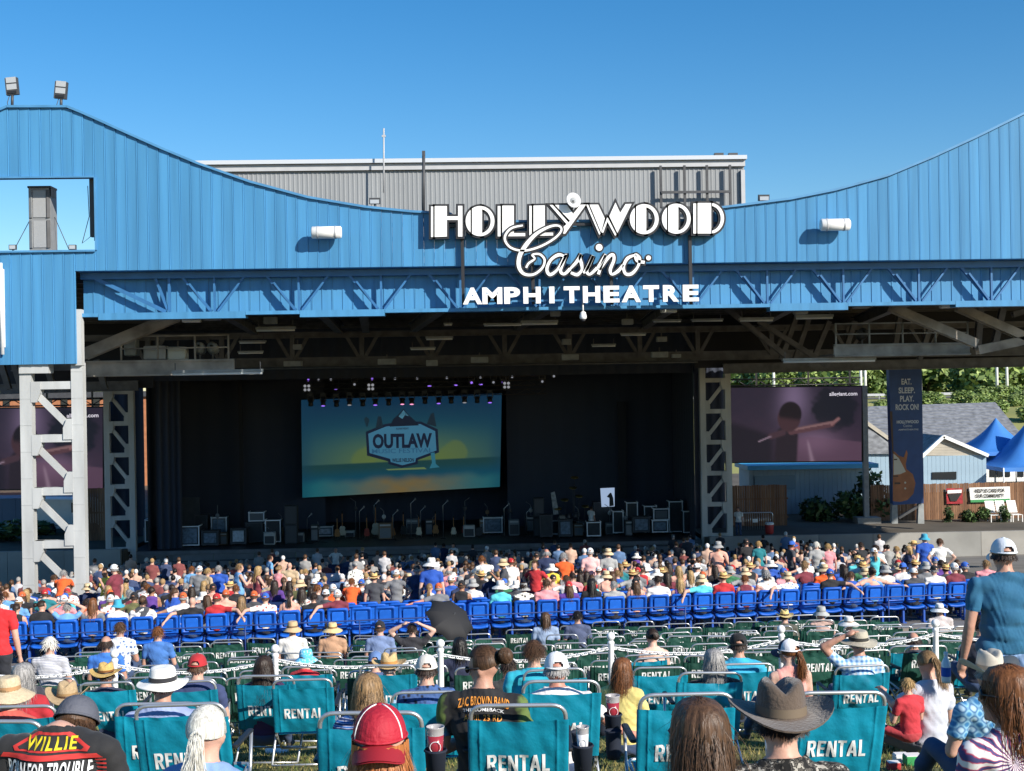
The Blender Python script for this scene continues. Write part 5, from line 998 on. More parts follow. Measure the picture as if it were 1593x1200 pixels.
# ------------------------------------------------------------ folding rental chairs
TEAL = mat('teal_canvas', (.002, .22, .33), .62, 0, .16, 4, .4, 14, spec=.3, orand=.13); GREEN = mat('green_canvas', (.013, .068, .05), .65, 0, .18, 5, .4, 14, spec=.3, orand=.22)
LETW = mat('chair_print', (.78, .79, .78), .6, 0, .05, 30); NAVYC = mat('navy_mesh', (.012, .018, .035), .8); LIME = mat('lime_pouch', (.10, .55, .04), .5)
TUBE = mat('chair_tube', (.60, .61, .62), .32, .7, .05, 8)
def chair_meshes():
    M = {}; b = MB()
    def back(z): return -.05 - .17 * (z - .28) / .57
    hw = .275
    b.tube(arcpts([(-hw, back(.24), .24), (-hw, back(.86), .86), (hw, back(.86), .86), (hw, back(.24), .24)], .085, 6), .0125, 8)
    b.tube(arcpts([(-hw, -.06, .27), (-hw, .42, .33), (hw, .42, .33), (hw, -.06, .27)], .06, 5), .0125, 8)
    for s in (-1, 1):
        x_ = s * (hw + .028)
        b.tube(arcpts([(x_, .36, .55), (x_, .30, .33), (x_, -.20, .012)], .03, 4), .0115, 8)
        b.tube(arcpts([(x_ - s * .028, -.04, .27), (x_ - s * .028, .34, .012)], .03, 4), .0115, 8)
    b.tube([(-hw - .028, -.20, .012), (hw + .028, -.20, .012)], .0115, 8); b.tube([(-hw, .34, .012), (hw, .34, .012)], .0115, 8)
    M['frame'] = b.mesh('frame')
    # back fabric: sleeve round each side tube, slack in between
    b = MB(); VR = [(.030, 0.0, .9, 1.0), (.048, 1.7, 1.5, -1.0), (.018, 3.1, 1.2, .4), (.040, 4.4, 2.0, -.5)]
    def sagf(x_, z, k, q, v): A, p0, wk, tl = VR[q]; return k * (-A * math.sin(math.pi * min(1, v)) * math.cos((x_ + .04 * tl) / hw * 1.2) + wk * (.006 * math.sin(x_ * 31 + z * 17 + p0) * math.sin(z * 23 + x_ * 5 + p0) + .004 * math.sin((x_ + tl * z) * 46 + p0) + .004 * math.sin((x_ * tl - z) * 28 + p0) * math.cos(x_ * 9)))
    nz, zs = 12, np.linspace(.30, .775, 13); prof = []
    for t in np.linspace(-150, 60, 6): prof.append((hw + .017 * math.sin(R(t + 60)) , -.017 * math.cos(R(t + 60)), 0))
    inner = [(x_, 0, 1) for x_ in np.linspace(hw - .012, -hw + .012, 23)]
    for (g, mir) in ((1, 1),):
        cols = [(x_, y_ - .0, k) for x_, y_, k in prof] 
    cols = [(hw + .016, .012, 0), (hw + .018, -.006, 0), (hw + .008, -.017, 0), (hw - .012, -.016, 0), (hw - .03, -.013, .3), (hw - .045, -.0125, .5), (hw - .05, -.0165, .6), (hw - .055, -.011, .6)]
    cols = cols + [(x_, -.010, 1) for x_ in np.linspace(hw - .075, -hw + .075, 15)] + [(-x_, y_, k) for x_, y_, k in cols[::-1]]
    nc = len(cols)
    for q in range(4):
        vs = []
        for j, z in enumerate(zs):
            v = j / (len(zs) - 1)
            for (x_, y_, k) in cols:
                zz = z - (.014 * k * math.cos(x_ / hw * 1.5) if j == len(zs) - 1 else 0); vs.append((x_, back(z) + y_ + sagf(x_, z, k, q, v), zz))
        fs = [(j * nc + i, (j + 1) * nc + i, (j + 1) * nc + i + 1, j * nc + i + 1) for j in range(len(zs) - 1) for i in range(nc - 1)]; M[f'back_fabric{q}'] = MB().add(vs, fs, 0, True).mesh('back_fabric')
    b = MB(); vs = []
    for j in range(9):
        for i in range(9):
            x_ = -hw + .02 + (2 * hw - .04) * i / 8; y_ = -.04 + .45 * j / 8; vs.append((x_, y_, .272 + .055 * j / 8 - .05 * math.sin(math.pi * i / 8) * math.sin(math.pi * j / 8)))
    M['seat_fabric'] = b.add(vs, [(j * 9 + i, j * 9 + i + 1, (j + 1) * 9 + i + 1, (j + 1) * 9 + i) for j in range(8) for i in range(8)], 0, True).mesh('seat_fabric')
    GL = {'R': (.59, [[(0, 0), (.19, 0), (.19, 1), (0, 1)], [(.192, 1), (.40, 1), (.50, .96), (.56, .86), (.57, .71), (.54, .56), (.47, .47), (.42, .44), (.192, .42), (.192, .57), (.33, .57), (.38, .62), (.395, .71), (.38, .80), (.33, .84), (.192, .84)], [(.24, .418), (.42, .438), (.59, 0), (.38, 0)]]),
          'E': (.48, [[(0, 0), (.48, 0), (.48, .16), (.19, .16), (.19, .43), (.44, .43), (.44, .58), (.19, .58), (.19, .84), (.47, .84), (.47, 1), (0, 1)]]), 'N': (.6, [[(0, 0), (.18, 0), (.18, .62), (.41, 0), (.6, 0), (.6, 1), (.42, 1), (.42, .40), (.19, 1), (0, 1)]]),
          'T': (.54, [[(.175, 0), (.365, 0), (.365, .84), (.54, .84), (.54, 1), (0, 1), (0, .84), (.175, .84)]]), 'A': (.64, [[(0, 0), (.19, 0), (.319, .66), (.319, 1), (.22, 1)], [(.45, 0), (.64, 0), (.42, 1), (.321, 1), (.321, .66)], [(.232, .2), (.408, .2), (.376, .36), (.264, .36)]]), 'L': (.46, [[(0, 0), (.46, 0), (.46, .16), (.19, .16), (.19, 1), (0, 1)]])}
    tb = MB(); cx_ = 0
    for q in 'RENTAL':
        for pl in GL[q][1]: tb.add([(cx_ + x_, 0, z_) for x_, z_ in pl], [tuple(range(len(pl)))])
        cx_ += GL[q][0] + .10
    cx_ -= .10; k_ = .365 / cx_; tb.v = [((x_ - cx_ / 2) * k_, 0, (z_ - .5) * .105) for x_, y_, z_ in tb.v]
    for q in range(4):
        for hi in (0, 1):
            t = tb.mesh('lettering'); bm = bmesh.new(); bm.from_mesh(t); bmesh.ops.triangulate(bm, faces=bm.faces)
            for _ in range(2):
                bmesh.ops.subdivide_edges(bm, edges=[e_ for e_ in bm.edges if e_.calc_length() > .025], cuts=1); bmesh.ops.triangulate(bm, faces=[f for f in bm.faces if len(f.verts) > 3])
            for v in bm.verts: z = v.co.z + (.63 if hi else .505); v.co = Vector((v.co.x, back(z) - .010 + sagf(v.co.x, z, 1, q, (z - .30) / .475) - .005, z))
            bm.to_mesh(t); bm.free(); t.materials.append(LETW); M[f'lettering{q}{hi}'] = t
    b = MB(); b.rbox((0, .12, .565), (.045, .46, .022), .02, axis='z'); M['armrest'] = b.mesh('armrest')
    b = MB().lathe([(.0, .36), (.042, .36), (.048, .4), (.05, .52), (.056, .535), (.05, .54), (.044, .52)], 14, (0, .3, 0)); M['cup_holder'] = b.mesh('cup_holder')
    b = MB().add([(-.1, -.1, .12), (.1, -.1, .12), (.12, -.12, .25), (-.12, -.12, .26), (-.1, .02, .12), (.1, .02, .12), (.12, 0, .26), (-.12, 0, .26)], [(0, 1, 2, 3), (1, 5, 6, 2), (5, 4, 7, 6), (4, 0, 3, 7), (0, 4, 5, 1)]); M['pouch'] = b.mesh('pouch')
    M['frame'].materials.append(TUBE); M['armrest'].materials.append(BLACKP); M['cup_holder'].materials.append(NAVYC); M['pouch'].materials.append(LIME)
    [M[f'back_fabric{q}'].materials.append(TEAL) for q in range(4)]; M['seat_fabric'].materials.append(TEAL); return M
CM = chair_meshes()
def chair(loc, yaw, green, label, group, pouch=False, holder=0, s=1.0):
    e = empty('rental_chair', loc, label, 'chair', group); rc = random.Random(label); e.rotation_euler = (R(rc.uniform(-2.5, 2.5)), R(rc.uniform(-1.5, 1.5)), yaw); e.scale = (s * rc.uniform(.98, 1.02), s, s * rc.uniform(.97, 1.03))
    names = ['frame', 'back_fabric', 'seat_fabric', 'lettering'] + (['pouch'] if pouch else [])
    for nme in names:
        vq = rc.randrange(4) if nme == 'back_fabric' else (vq if nme == 'lettering' else 0) if nme != 'frame' else 0; o = bpy.data.objects.new(nme, CM[nme + str(vq) if nme == 'back_fabric' else f'lettering{bq}{int(green)}' if nme == 'lettering' else nme]); COL.objects.link(o); o.parent = e; bq = vq if nme == 'back_fabric' else (bq if nme != 'frame' else 0)
        if green and nme in ('back_fabric', 'seat_fabric'): o.material_slots[0].link = 'OBJECT'; o.material_slots[0].material = GREEN
    for sd in (-1, 1):
        o = bpy.data.objects.new('armrest', CM['armrest']); COL.objects.link(o); o.parent = e; o.location = (sd * .303, 0, 0)
        if holder == sd or holder == 2:
            h = bpy.data.objects.new('cup_holder', CM['cup_holder']); COL.objects.link(h); h.parent = o; h.location = (sd * .075, .02, 0)
    return e
TCH = {}
def teal(key, px, top, wpx, lab, yaw=0, holder=0, D=None):
    D = D or FPX * .565 / wpx; P = at(px, top, D); z = P.z - .87
    TCH[key] = chair((P.x, D + .22, z), R(yaw), False, lab, 'teal rental chairs on the lawn', holder=holder)
    g = ground(P.x, D)
    if abs(g - z) > .1: print('chair', key, 'dz', round(z - g, 2))
teal('T1', 806, 1092, 154, 'teal rental chair of the man in the orange lettered black shirt', -2, 1)
teal('T2', 1301, 1076, 148, 'teal rental chair just behind the brown felt hat', 2)
teal('T3', 1069, 1083, 150, 'teal rental chair hidden behind the wet dark hair', 0, -1)
teal('T4', 286, 1099, 142, 'teal rental chair in front of the white ponytail', -3)
teal('T5', 240, 1089, 128, 'teal rental chair carrying the person in the white sun hat', 3)
teal('T6', -6, 1112, 150, 'teal rental chair cut by the picture edge beside the print shirt', -3)
teal('T7', 26, 1096, 118, 'teal rental chair under the cream straw hat at the picture edge', 2)
teal('T8', 168, 1062, 84, 'teal rental chair in front of the yellow straw hat', 0)
teal('A', 470, 1051, 91, 'empty teal rental chair standing clear on the grass', 1)
teal('A2', 413, 1053, 88, 'teal rental chair holding the long dark hair with purple tips', -2)
teal('T9', 1343, 1031, 87, 'teal rental chair of the person in the boonie hat', 1)
teal('T10', 1416, 1004, 70, 'teal rental chair of the bald man by the white post', 0)
teal('T11', 1522, 1000, 72, 'teal rental chair half hidden by the standing man', 0)
teal('T12', 1026, 1034, 84, 'teal rental chair left of the grey haired head with bandana', -1)
teal('T13', 1101, 1043, 103, 'teal rental chair under the grey hair with red bandana', 1)
teal('T14', 1006, 1017, 68, 'teal rental chair of the woman with a hair bun', 0)
teal('T15', 1160, 1029, 86, 'teal rental chair of the man in the black cap', 2)
teal('T16', 660, 1073, 109, 'teal rental chair of the person in the pale cap, star print above', 2)
teal('T17', 574, 1108, 160, 'teal rental chair between the red cap and the brown haired child', -1)
teal('T19', 868, 1066, 122, 'teal rental chair of the man with the backward white cap', 2, 1)
teal('T20', 866, 1047, 98, 'teal rental chair behind the backward white cap', 0)
teal('T21', 600, 1038, 88, 'teal rental chair of the man in the golden straw hat', 0)
teal('T22', 290, 1064, 92, 'teal rental chair of the man in the red and white cap', 1)
teal('T23', 474, 1038, 76, 'teal rental chair of the child in the sky blue hat', 0)
# green chairs in rows beyond the chain
rr = random.Random(11); gaps = {(1, 2), (1, 3), (8, 12), (3, 7), (6, 21)}
ngreen = 0; GREENPOS = []
rowD = [15.6, 16.8, 17.9, 19.1, 20.3, 21.5, 22.8, 24.2, 25.6]
for k, D in enumerate(rowD):
    half = 840 / FPX * D; x_ = -half + rr.uniform(0, .4) + .035 * D; n = 0
    while x_ < half + .035 * D:
        n += 1; y_ = D + SK * .55 * x_ + rr.uniform(-.12, .12)
        px = proj((x_, y_, ground(x_, y_) + .5))[0]
        skip = rr.random() < .13 or (k >= 7 and (px > 1380 or px < 140)) or (k >= 6 and px < 70) or (k > 4 and px > 1470)
        if not skip:
            ngreen += 1
            chair((x_, y_, ground(x_, y_)), R(rr.uniform(-7, 7)), True, f'green rental chair, {ordw(n)} place from the left in the {ordw(k + 1)} row past the chain', 'green rental chairs behind the chain', pouch=rr.random() < .07, s=rr.uniform(.96, 1.03))
            GREENPOS.append((k, n, x_, y_, px))
        x_ += rr.uniform(.60, .72) if rr.random() > .12 else rr.uniform(.9, 1.4)
print('green chairs', ngreen)
# white posts with chain
POSTS = [(-80, 1017, 14.3), (178, 1011, 14.3), (428, 1003, 14.3), (685, 995, 14.3), (950, 984, 14.4), (1215, 973, 14.6), (1455, 964, 14.8), (1700, 955, 15)]
tops = []
for i, (p, q, D) in enumerate(POSTS):
    T = at(p, q, D); g = ground(T.x, D); e = empty('chain_post', (T.x, D, g), f'white ball topped post holding the chain, {ordw(i + 1)} from the left', 'post', 'white posts of the chain line')
    rr_ = .033
    MB().lathe([(0, 0), (.13, 0), (.13, .04), (.05, .06), (rr_, .08), (rr_, T.z - g - .14), (.04, T.z - g - .125), (.04, T.z - g - .11), (.025, T.z - g - .09)], 14, (T.x, D, g)).build('shaft', WHITE, e)
    MB().ell((T.x, D, T.z - .045), (.048, .048, .048), 14, 10).build('ball', WHITE, e); tops.append(Vector((T.x, D, T.z - .17)))
lk = MB().tube([(.018 * math.cos(a) , 0, .011 * math.sin(a)) if 0 else ((.014 if math.cos(a) > 0 else -.014) + .011 * math.cos(a), 0, .012 * math.sin(a)) for a in np.linspace(0, 2 * math.pi, 11)[:-1]], .0045, 5, closed=True)
for i in range(len(tops) - 1):
    a, b_ = tops[i], tops[i + 1]; L = (b_ - a).length; n = int(L / .046); b = MB()
    P = lambda t: a.lerp(b_, t) - Vector((0, 0, 4 * .11 * t * (1 - t)))
    for j in range(n):
        p, q = P((j + .5) / n), P((j + .6) / n); d = (q - p).normalized(); z_ = Vector((0, 0, 1)); y_ = z_.cross(d).normalized(); z_ = d.cross(y_); m3 = Matrix((d, y_, z_)).transposed() @ Matrix.Rotation(R(35 if j % 2 else -55), 3, 'X')
        b.add([p + m3 @ (Vector(v) * 1.45) for v in lk.v], lk.f, 0, True)
    c = b.build('plastic_chain', WHITE); tag(c, f'white plastic chain sagging between the {ordw(i + 1)} and {ordw(i + 2)} white post', 'chain', 'white plastic chains')
# ------------------------------------------------------------ blue stadium seats
SEATB = mat('blue_seat_plastic', (.01, .105, .52), .45, 0, .12, 5, spec=.3, orand=.12); SEATB2 = mat('blue_seat_panel', (.014, .125, .57), .42, 0, .12, 5, spec=.3, orand=.12); BLSTEEL = mat('blue_rail_steel', (.02, .05, .2), .5)
def seat_meshes():
    M = {}; W, H = .475, .46
    out = rrect(W, H, .065, 5); n = len(out); rings = [(1, .03, 0), (1.0, .0, .0), (.95, -.022, 0), (.80, -.026, 0), (.775, -.012, 0)]; vs = []
    for k, y_, _ in rings:
        for x_, z_ in out: vs.append((x_ * k, y_ + .03 * (x_ / (W / 2)) ** 2, z_ * (k if k > .9 else k * .96) + (.01 if k < .9 else 0)))
    fs = [(r_ * n + i, (r_ + 1) * n + i, (r_ + 1) * n + (i + 1) % n, r_ * n + (i + 1) % n)[::-1] for r_ in range(len(rings) - 1) for i in range(n)]
    fs.append(tuple(range((len(rings) - 1) * n, len(rings) * n))); fs.append(tuple(range(n))[::-1]); M['back_shell'] = MB().add(vs, fs, 0, True).mesh('back_shell')
    M['back_panel'] = MB().rbox((0, -.016, .02), (.27, .022, .27), .035).mesh('back_panel')
    b = MB(); vs = []; ny = 6
    for j in range(ny + 1):
        t = j / ny
        for i in range(9):
            x_ = -.225 + .45 * i / 8; vs.append((x_, .02 + .42 * t, .43 - .03 * math.sin(math.pi * i / 8) + .03 * t - .05 * max(0, .3 - t)))
    m0 = len(vs); vs += [(v[0] * .96, v[1], v[2] - .045) for v in vs]
    f = [(j * 9 + i, j * 9 + i + 1, (j + 1) * 9 + i + 1, (j + 1) * 9 + i) for j in range(ny) for i in range(8)]; f += [tuple(m0 + q for q in g[::-1]) for g in f]
    rim = [i for i in range(9)] + [j * 9 + 8 for j in range(1, ny + 1)] + [ny * 9 + i for i in range(7, -1, -1)] + [j * 9 for j in range(ny - 1, 0, -1)]
    f += [(rim[i], m0 + rim[i], m0 + rim[(i + 1) % len(rim)], rim[(i + 1) % len(rim)]) for i in range(len(rim))]; M['seat_pan'] = b.add(vs, f, 0, True).mesh('seat_pan')
    M['leg'] = MB().box((.26, .16, .2), (.045, .07, .4)).box((.26, .16, .012), (.09, .2, .024)).beam((.26, .02, .36), (.26, .3, .42), .03, .05).mesh('leg')
    for k in ('back_shell', 'seat_pan'): M[k].materials.append(SEATB)
    M['back_panel'].materials.append(SEATB2); M['leg'].materials.append(mat('blue_leg_steel', (.03, .1, .42), .4)); return M
SM = seat_meshes(); ROWANG = math.atan(SK); SP = .53
def row_pt(k, x_):
    s_ = 29.45 + .95 * k; y_ = s_ + SK * x_; return Vector((x_, y_, ground(x_, y_)))
for k in range(3):
    for j in range(52):
        x_ = -13.6 + SP * (j + .5 * (k % 2)); P = row_pt(k, x_)
        e = empty('stadium_seat', P, f'blue plastic stadium seat, {ordw(j + 1)} from the left in the {("rear", "second last", "third last")[k]} row', 'seat', 'blue stadium seats'); e.rotation_euler = (0, 0, ROWANG)
        for nme in ('back_shell', 'seat_pan', 'leg'):
            o = bpy.data.objects.new(nme, SM[nme]); COL.objects.link(o); o.parent = e
            if nme == 'back_shell':
                o.location = (0, 0, .73); o.rotation_euler = (R(7), 0, 0)
                p_ = bpy.data.objects.new('back_panel', SM['back_panel']); COL.objects.link(p_); p_.parent = o
b = MB()
for k in range(3, 40):
    for j in range(52):
        P = row_pt(k, -13.6 + SP * j)
        if P.y > 66: continue
        b.box(P + Vector((0, 0, .68)), (.46, .04, .42)); b.box(P + Vector((0, .2, .43)), (.45, .4, .04)); b.box(P + Vector((.25, .15, .2)), (.04, .06, .4))
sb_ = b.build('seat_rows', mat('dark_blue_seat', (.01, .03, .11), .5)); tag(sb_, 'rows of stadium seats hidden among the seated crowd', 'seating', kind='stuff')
e = empty('seating_rail', row_pt(0, 0) - Vector((0, .3, 0)), 'thin blue handrail running behind the last row of blue seats', 'rail')
RP = [row_pt(0, x_) + Vector((0, -.2, .70)) for x_ in np.linspace(-15, 15, 25)]; MB().tube(RP, .017, 6).build('handrail', BLSTEEL, e)
for p in RP[::2]: MB().tube([p, p - Vector((0, 0, .64))], .015, 6).build('rail_post', BLSTEEL, e)
# ------------------------------------------------------------ people: bodies
def V(*a): return np.array(a, float)
ARMS = {'down': ((.06, -.02, -.29), (.02, .07, -.25)), 'rest': ((.09, .05, -.27), (-.01, .25, .01)), 'lap': ((.06, .06, -.28), (-.13, .21, .02)), 'spread': ((.27, -.05, -.07), (.25, -.05, -.04)),
        'up': ((.20, .0, .20), (-.22, -.06, .12)), 'hip': ((.20, -.08, -.19), (-.13, .08, -.17)), 'phone': ((.07, .13, -.24), (-.08, .17, .18)), 'drape': ((.26, -.13, -.01), (.12, -.21, -.13)), 'fwd': ((.05, .22, -.16), (-.05, .23, .06)), 'side': ((.2, .04, -.22), (.16, .16, -.1))}
def prims(base='low', arms=('rest', 'rest'), fem=False, lean=0.0, hy=0, hp=0, wide=1.0, bend=0, hd=0.0):
    P = []; sx = (.92 if fem else 1.0) * wide
    if base == 'low': pel, nk = V(0, .0, .37), V(0, -.045 - lean, .90)
    elif base == 'stad': pel, nk = V(0, .12, .53), V(0, .10 - lean, 1.06)
    elif base == 'floor': pel, nk = V(0, 0, .14), V(0, .04 - lean, .66)
    else: pel, nk = V(0, 0, .95), V(0, -.01 - lean + bend, 1.46 - bend * .35)
    ax = nk - pel
    def tp(t, x=0, y=0): return pel + ax * t + V(x, y, 0)
    hipw = .165 if fem else .155
    P.append(('e', tp(.02), (hipw * 1.05 * wide, .125, .125), 'hips')); P.append(('e', tp(.22, 0, .005), (.148 * sx, .112 * wide, .15), 'torso')); P.append(('e', tp(.45), (.152 * sx, .108 * wide, .17), 'torso'))
    P.append(('e', tp(.68, 0, -.004), (.175 * sx, .118, .17), 'torso')); P.append(('c', tp(.885, -.135 * sx, -.01), .068, tp(.885, .135 * sx, -.01), .068, 'torso')); P.append(('c', tp(1.01, 0, -.014), .062, tp(.87, .15 * sx, -.012), .055, 'torso')); P.append(('c', tp(1.01, 0, -.014), .062, tp(.87, -.15 * sx, -.012), .055, 'torso'))
    if fem: P += [('e', tp(.66, s * .075, .085), (.07, .055, .07), 'torso') for s in (-1, 1)]
    hc = nk + V(0, .03 + hd * .8, .160 - hd); ry = Matrix.Rotation(R(hy), 3, 'Z') @ Matrix.Rotation(R(hp), 3, 'X'); Rm = np.array(ry)
    def H(x, y, z): return hc + Rm @ V(x, y, z)
    P.append(('c', nk + V(0, -.012, -.03), .062, hc + V(0, -.015, -.07), .057, 'neck'))
    P.append(('e', H(0, -.008, .012), (.075, .093, .090), 'head', Rm)); P.append(('e', H(0, .030, -.03), (.062, .062, .078), 'head', Rm)); P.append(('e', H(0, .036, -.078), (.046, .05, .04), 'head', Rm)); P.append(('e', H(0, .074, -.102), (.022, .018, .018), 'head', Rm))
    P.append(('c', H(0, .088, .0), .009, H(0, .106, -.036), .013, 'head')); P.append(('e', H(0, .074, .018), (.05, .02, .012), 'head', Rm)); P.append(('e', H(0, .083, -.07), (.024, .012, .011), 'head', Rm))
    P += [('e', H(s * .077, -.008, -.022), (.011, .020, .032), 'head', Rm) for s in (-1, 1)]
    J = {'head': (hc, ry), 'cuts': []}
    for s, nm, a in ((-1, 'L', arms[0]), (1, 'R', arms[1])):
        sh = tp(.885, s * .185 * sx, -.01); (ex, ey, ez), (wx, wy, wz) = ARMS[a]; el = sh + V(s * ex, ey, ez); wr = el + V(s * wx, wy, wz); k = .88 if fem else 1
        P.append(('c', sh, .058 * k, sh + (el - sh) * .5, .050 * k, 'uarm' + nm)); P.append(('c', sh + (el - sh) * .45, .051 * k, el, .040 * k, 'uarm' + nm)); P.append(('c', el, .041 * k, el + (wr - el) * .35, .042 * k, 'farm' + nm)); P.append(('c', el + (wr - el) * .35, .042 * k, wr, .027 * k, 'farm' + nm))
        d = (wr - el) / np.linalg.norm(wr - el); side = np.cross(d, V(0, 0, 1)); side = side / (np.linalg.norm(side) + 1e-6); dn = np.cross(side, d); dn = dn if dn[2] < 0 else -dn
        pc = wr + d * .055; P.append(('c', wr + d * .01, .027 * k, pc + d * .02, .034 * k, 'hand' + nm))
        for q, (o, L) in enumerate(((-.030, .062), (-.010, .075), (.010, .072), (.030, .055))):
            f0 = pc + d * .03 + side * o; f1 = f0 + d * L * .55 + dn * .008; f2 = f1 + d * L * .35 + dn * L * .35; P += [('c', f0, .0105, f1, .0098, 'hand' + nm), ('c', f1, .0098, f2, .009, 'hand' + nm)]
        t0 = wr + d * .03 + side * (-s * .028); P.append(('c', t0, .013, t0 + d * .045 + side * (-s * .028) + dn * .012, .010, 'hand' + nm))
        J['cuts'].append((sh, (el - sh), nm, el, wr))
        hip = pel + V(s * .088 * wide, .02 if base != 'stand' else 0, -.02)
        if base == 'low': kn, an = pel + V(s * .13, .46, .10), pel + V(s * .14, .72, -.27)
        elif base == 'stad': kn, an = pel + V(s * .13, .45, .01), pel + V(s * .13, .48, -.43)
        elif base == 'floor': kn, an = pel + V(s * .34, .36, .06), pel + V(s * .06, .48, -.06)
        else: kn, an = V(s * .10, .015, .50), V(s * .11, -.02, .085)
        w_ = 1.05 if fem else 1.0
        P.append(('c', hip, .090 * w_ * wide, kn, .058, 'thigh' + nm)); P.append(('c', kn, .056, kn + (an - kn) * .35, .055, 'shin' + nm)); P.append(('c', kn + (an - kn) * .35, .055, an, .036, 'shin' + nm))
        P.append(('c', an + V(0, -.02, -.03), .036, an + V(s * .015, .15, -.05), .032, 'foot' + nm))
    J['pel'] = pel; J['nk'] = nk; J['ax'] = ax; return P, J
def pdist(P, X):
    D = np.empty((len(X), len(P)))
    for i, p in enumerate(P):
        if p[0] == 'c':
            a, b = p[1], p[3]; ab = b - a; t = np.clip(((X - a) @ ab) / (ab @ ab + 1e-9), 0, 1); D[:, i] = np.linalg.norm(X - (a + t[:, None] * ab), axis=1) - (p[2] + (p[4] - p[2]) * t)
        else:
            r = np.array(p[2]); Y = X - p[1]
            if len(p) > 4: Y = Y @ p[4]
            k0 = np.linalg.norm(Y / r, axis=1); k1 = np.linalg.norm(Y / r ** 2, axis=1) + 1e-9; D[:, i] = k0 * (k0 - 1) / k1
    return D
BODY = {}
def body(voxel=.02, sleeve=.62, pants=1.0, tank=False, neckdrop=0.0, **kw):
    key = (voxel, sleeve, pants, tank, neckdrop, tuple(sorted(kw.items())))
    if key in BODY: return BODY[key]
    P, J = prims(**kw); mb = MB()
    for p in P:
        if p[0] == 'e': mb.ell(p[1], p[2], 14, 9, Matrix(p[4].tolist()) if len(p) > 4 else None)
        else:
            a, b = Vector(p[1]), Vector(p[3]); d = (b - a); L = d.length; d.normalize(); rows = []
            for t in (-80, -50, -20, 0): rows.append((a + d * p[2] * math.sin(R(t)), p[2] * math.cos(R(t))))
            for t in (0, 20, 50, 80): rows.append((b + d * p[4] * math.sin(R(t)), p[4] * math.cos(R(t))))
            rows = rows[:3] + rows[3:5] + rows[5:] if L > 1e-4 else rows; mb.tube([r_[0] for r_ in rows], [r_[1] for r_ in rows], 10)
    me = mb.mesh('tmp'); o = bpy.data.objects.new('tmp', me); m = o.modifiers.new('r', 'REMESH'); m.mode = 'VOXEL'; m.voxel_size = voxel
    sm = o.modifiers.new('s', 'SMOOTH'); sm.factor = .5; sm.iterations = 3 if voxel > .015 else 5
    dg = evaluate(o); out = bpy.data.meshes.new_from_object(o.evaluated_get(dg)); bpy.data.objects.remove(o); bpy.data.meshes.remove(me)
    bm = bmesh.new(); bm.from_mesh(out); bpy.data.meshes.remove(out)
    lab = [p[5] if p[0] == 'c' else p[3] for p in P]
    def labels():
        C = np.array([f.calc_center_median()[:] for f in bm.faces]); return C, [lab[i] for i in pdist(P, C).argmin(1)]
    ulab = sorted(set(lab)); lay = bm.faces.layers.int.new('part'); C, Lb = labels()
    for f, l in zip(bm.faces, Lb): f[lay] = ulab.index(l)
    pel, nk, ax = J['pel'], J['nk'], J['ax']; cuts = []
    for sh, d, nm, el, wr in J['cuts']:
        if tank: cuts.append((sh + V(-.03 if nm == 'R' else .03, 0, 0), V(1, 0, 0), ('uarm' + nm, 'torso')))
        elif sleeve <= 1: cuts.append((sh + d * sleeve, d, ('uarm' + nm,)))
        else: cuts.append((wr - (wr - el) * .06, wr - el, ('farm' + nm, 'hand' + nm)))
        if pants < 1:
            pass
    nkp = nk + V(0, -.012, .035 - neckdrop); nkn = V(0, .25, 1.0); cuts.append((nkp, nkn, ('neck', 'torso')))
    hem = pel + ax * (-.08 if kw.get('base') == 'stand' else .05); cuts.append((hem, ax, ('hips', 'torso', 'thighL', 'thighR')))
    for co, no, ls in cuts:
        ids = {ulab.index(l) for l in ls if l in ulab}; cv = Vector(co); near = [f for f in bm.faces if f[lay] in ids and (f.verts[0].co - cv).length < .3]
        g = set(near)
        for f in near: g.update(f.edges); g.update(f.verts)
        bmesh.ops.bisect_plane(bm, geom=list(g), dist=.0005, plane_co=Vector(co), plane_no=Vector(no))
    C = np.array([f.calc_center_median()[:] for f in bm.faces]); Lb = [ulab[f[lay]] for f in bm.faces]; arm = {nm: (sh, d, el, wr) for sh, d, nm, el, wr in J['cuts']}
    for f, l, c in zip(bm.faces, Lb, C):
        mi = 0
        if l in ('torso', 'hips', 'neck') or l.startswith(('thigh', 'shin', 'uarm', 'farm')):
            below = (c - hem) @ ax < 0
            if l in ('torso', 'hips') or (l == 'neck'): mi = 2 if below else 1
            if l.startswith(('thigh', 'shin')): mi = 2 if (below or l.startswith('shin')) else (1 if (c - hem) @ ax > 0 and kw.get('base') == 'stand' else 2)
            if l.startswith('uarm'): sh, d, el, wr = arm[l[-1]]; mi = 1 if (not tank and (sleeve > 1 or (c - sh) @ d < sleeve * (d @ d))) else 0
            if l.startswith('farm'): sh, d, el, wr = arm[l[-1]]; mi = 1 if sleeve > 1 and (c - (wr - (wr - el) * .06)) @ (wr - el) < 0 else 0
            if tank and mi == 1 and l == 'torso':
                for nm in 'LR':
                    sh = arm[nm][0]; s_ = 1 if nm == 'R' else -1
                    if (c[0] - (sh[0] - s_ * .03)) * s_ > 0 and c[2] > sh[2] - .16: mi = 0
            if l in ('neck', 'torso') and (c - nkp) @ nkn > 0: mi = 0
            if l.startswith('shin') and pants < 1: mi = 0
        if l.startswith('foot'): mi = 3
        f.material_index = mi; f.smooth = True
    bm.normal_update(); rs = np.random.default_rng(len(BODY))
    ph = rs.uniform(0, 6, 6)
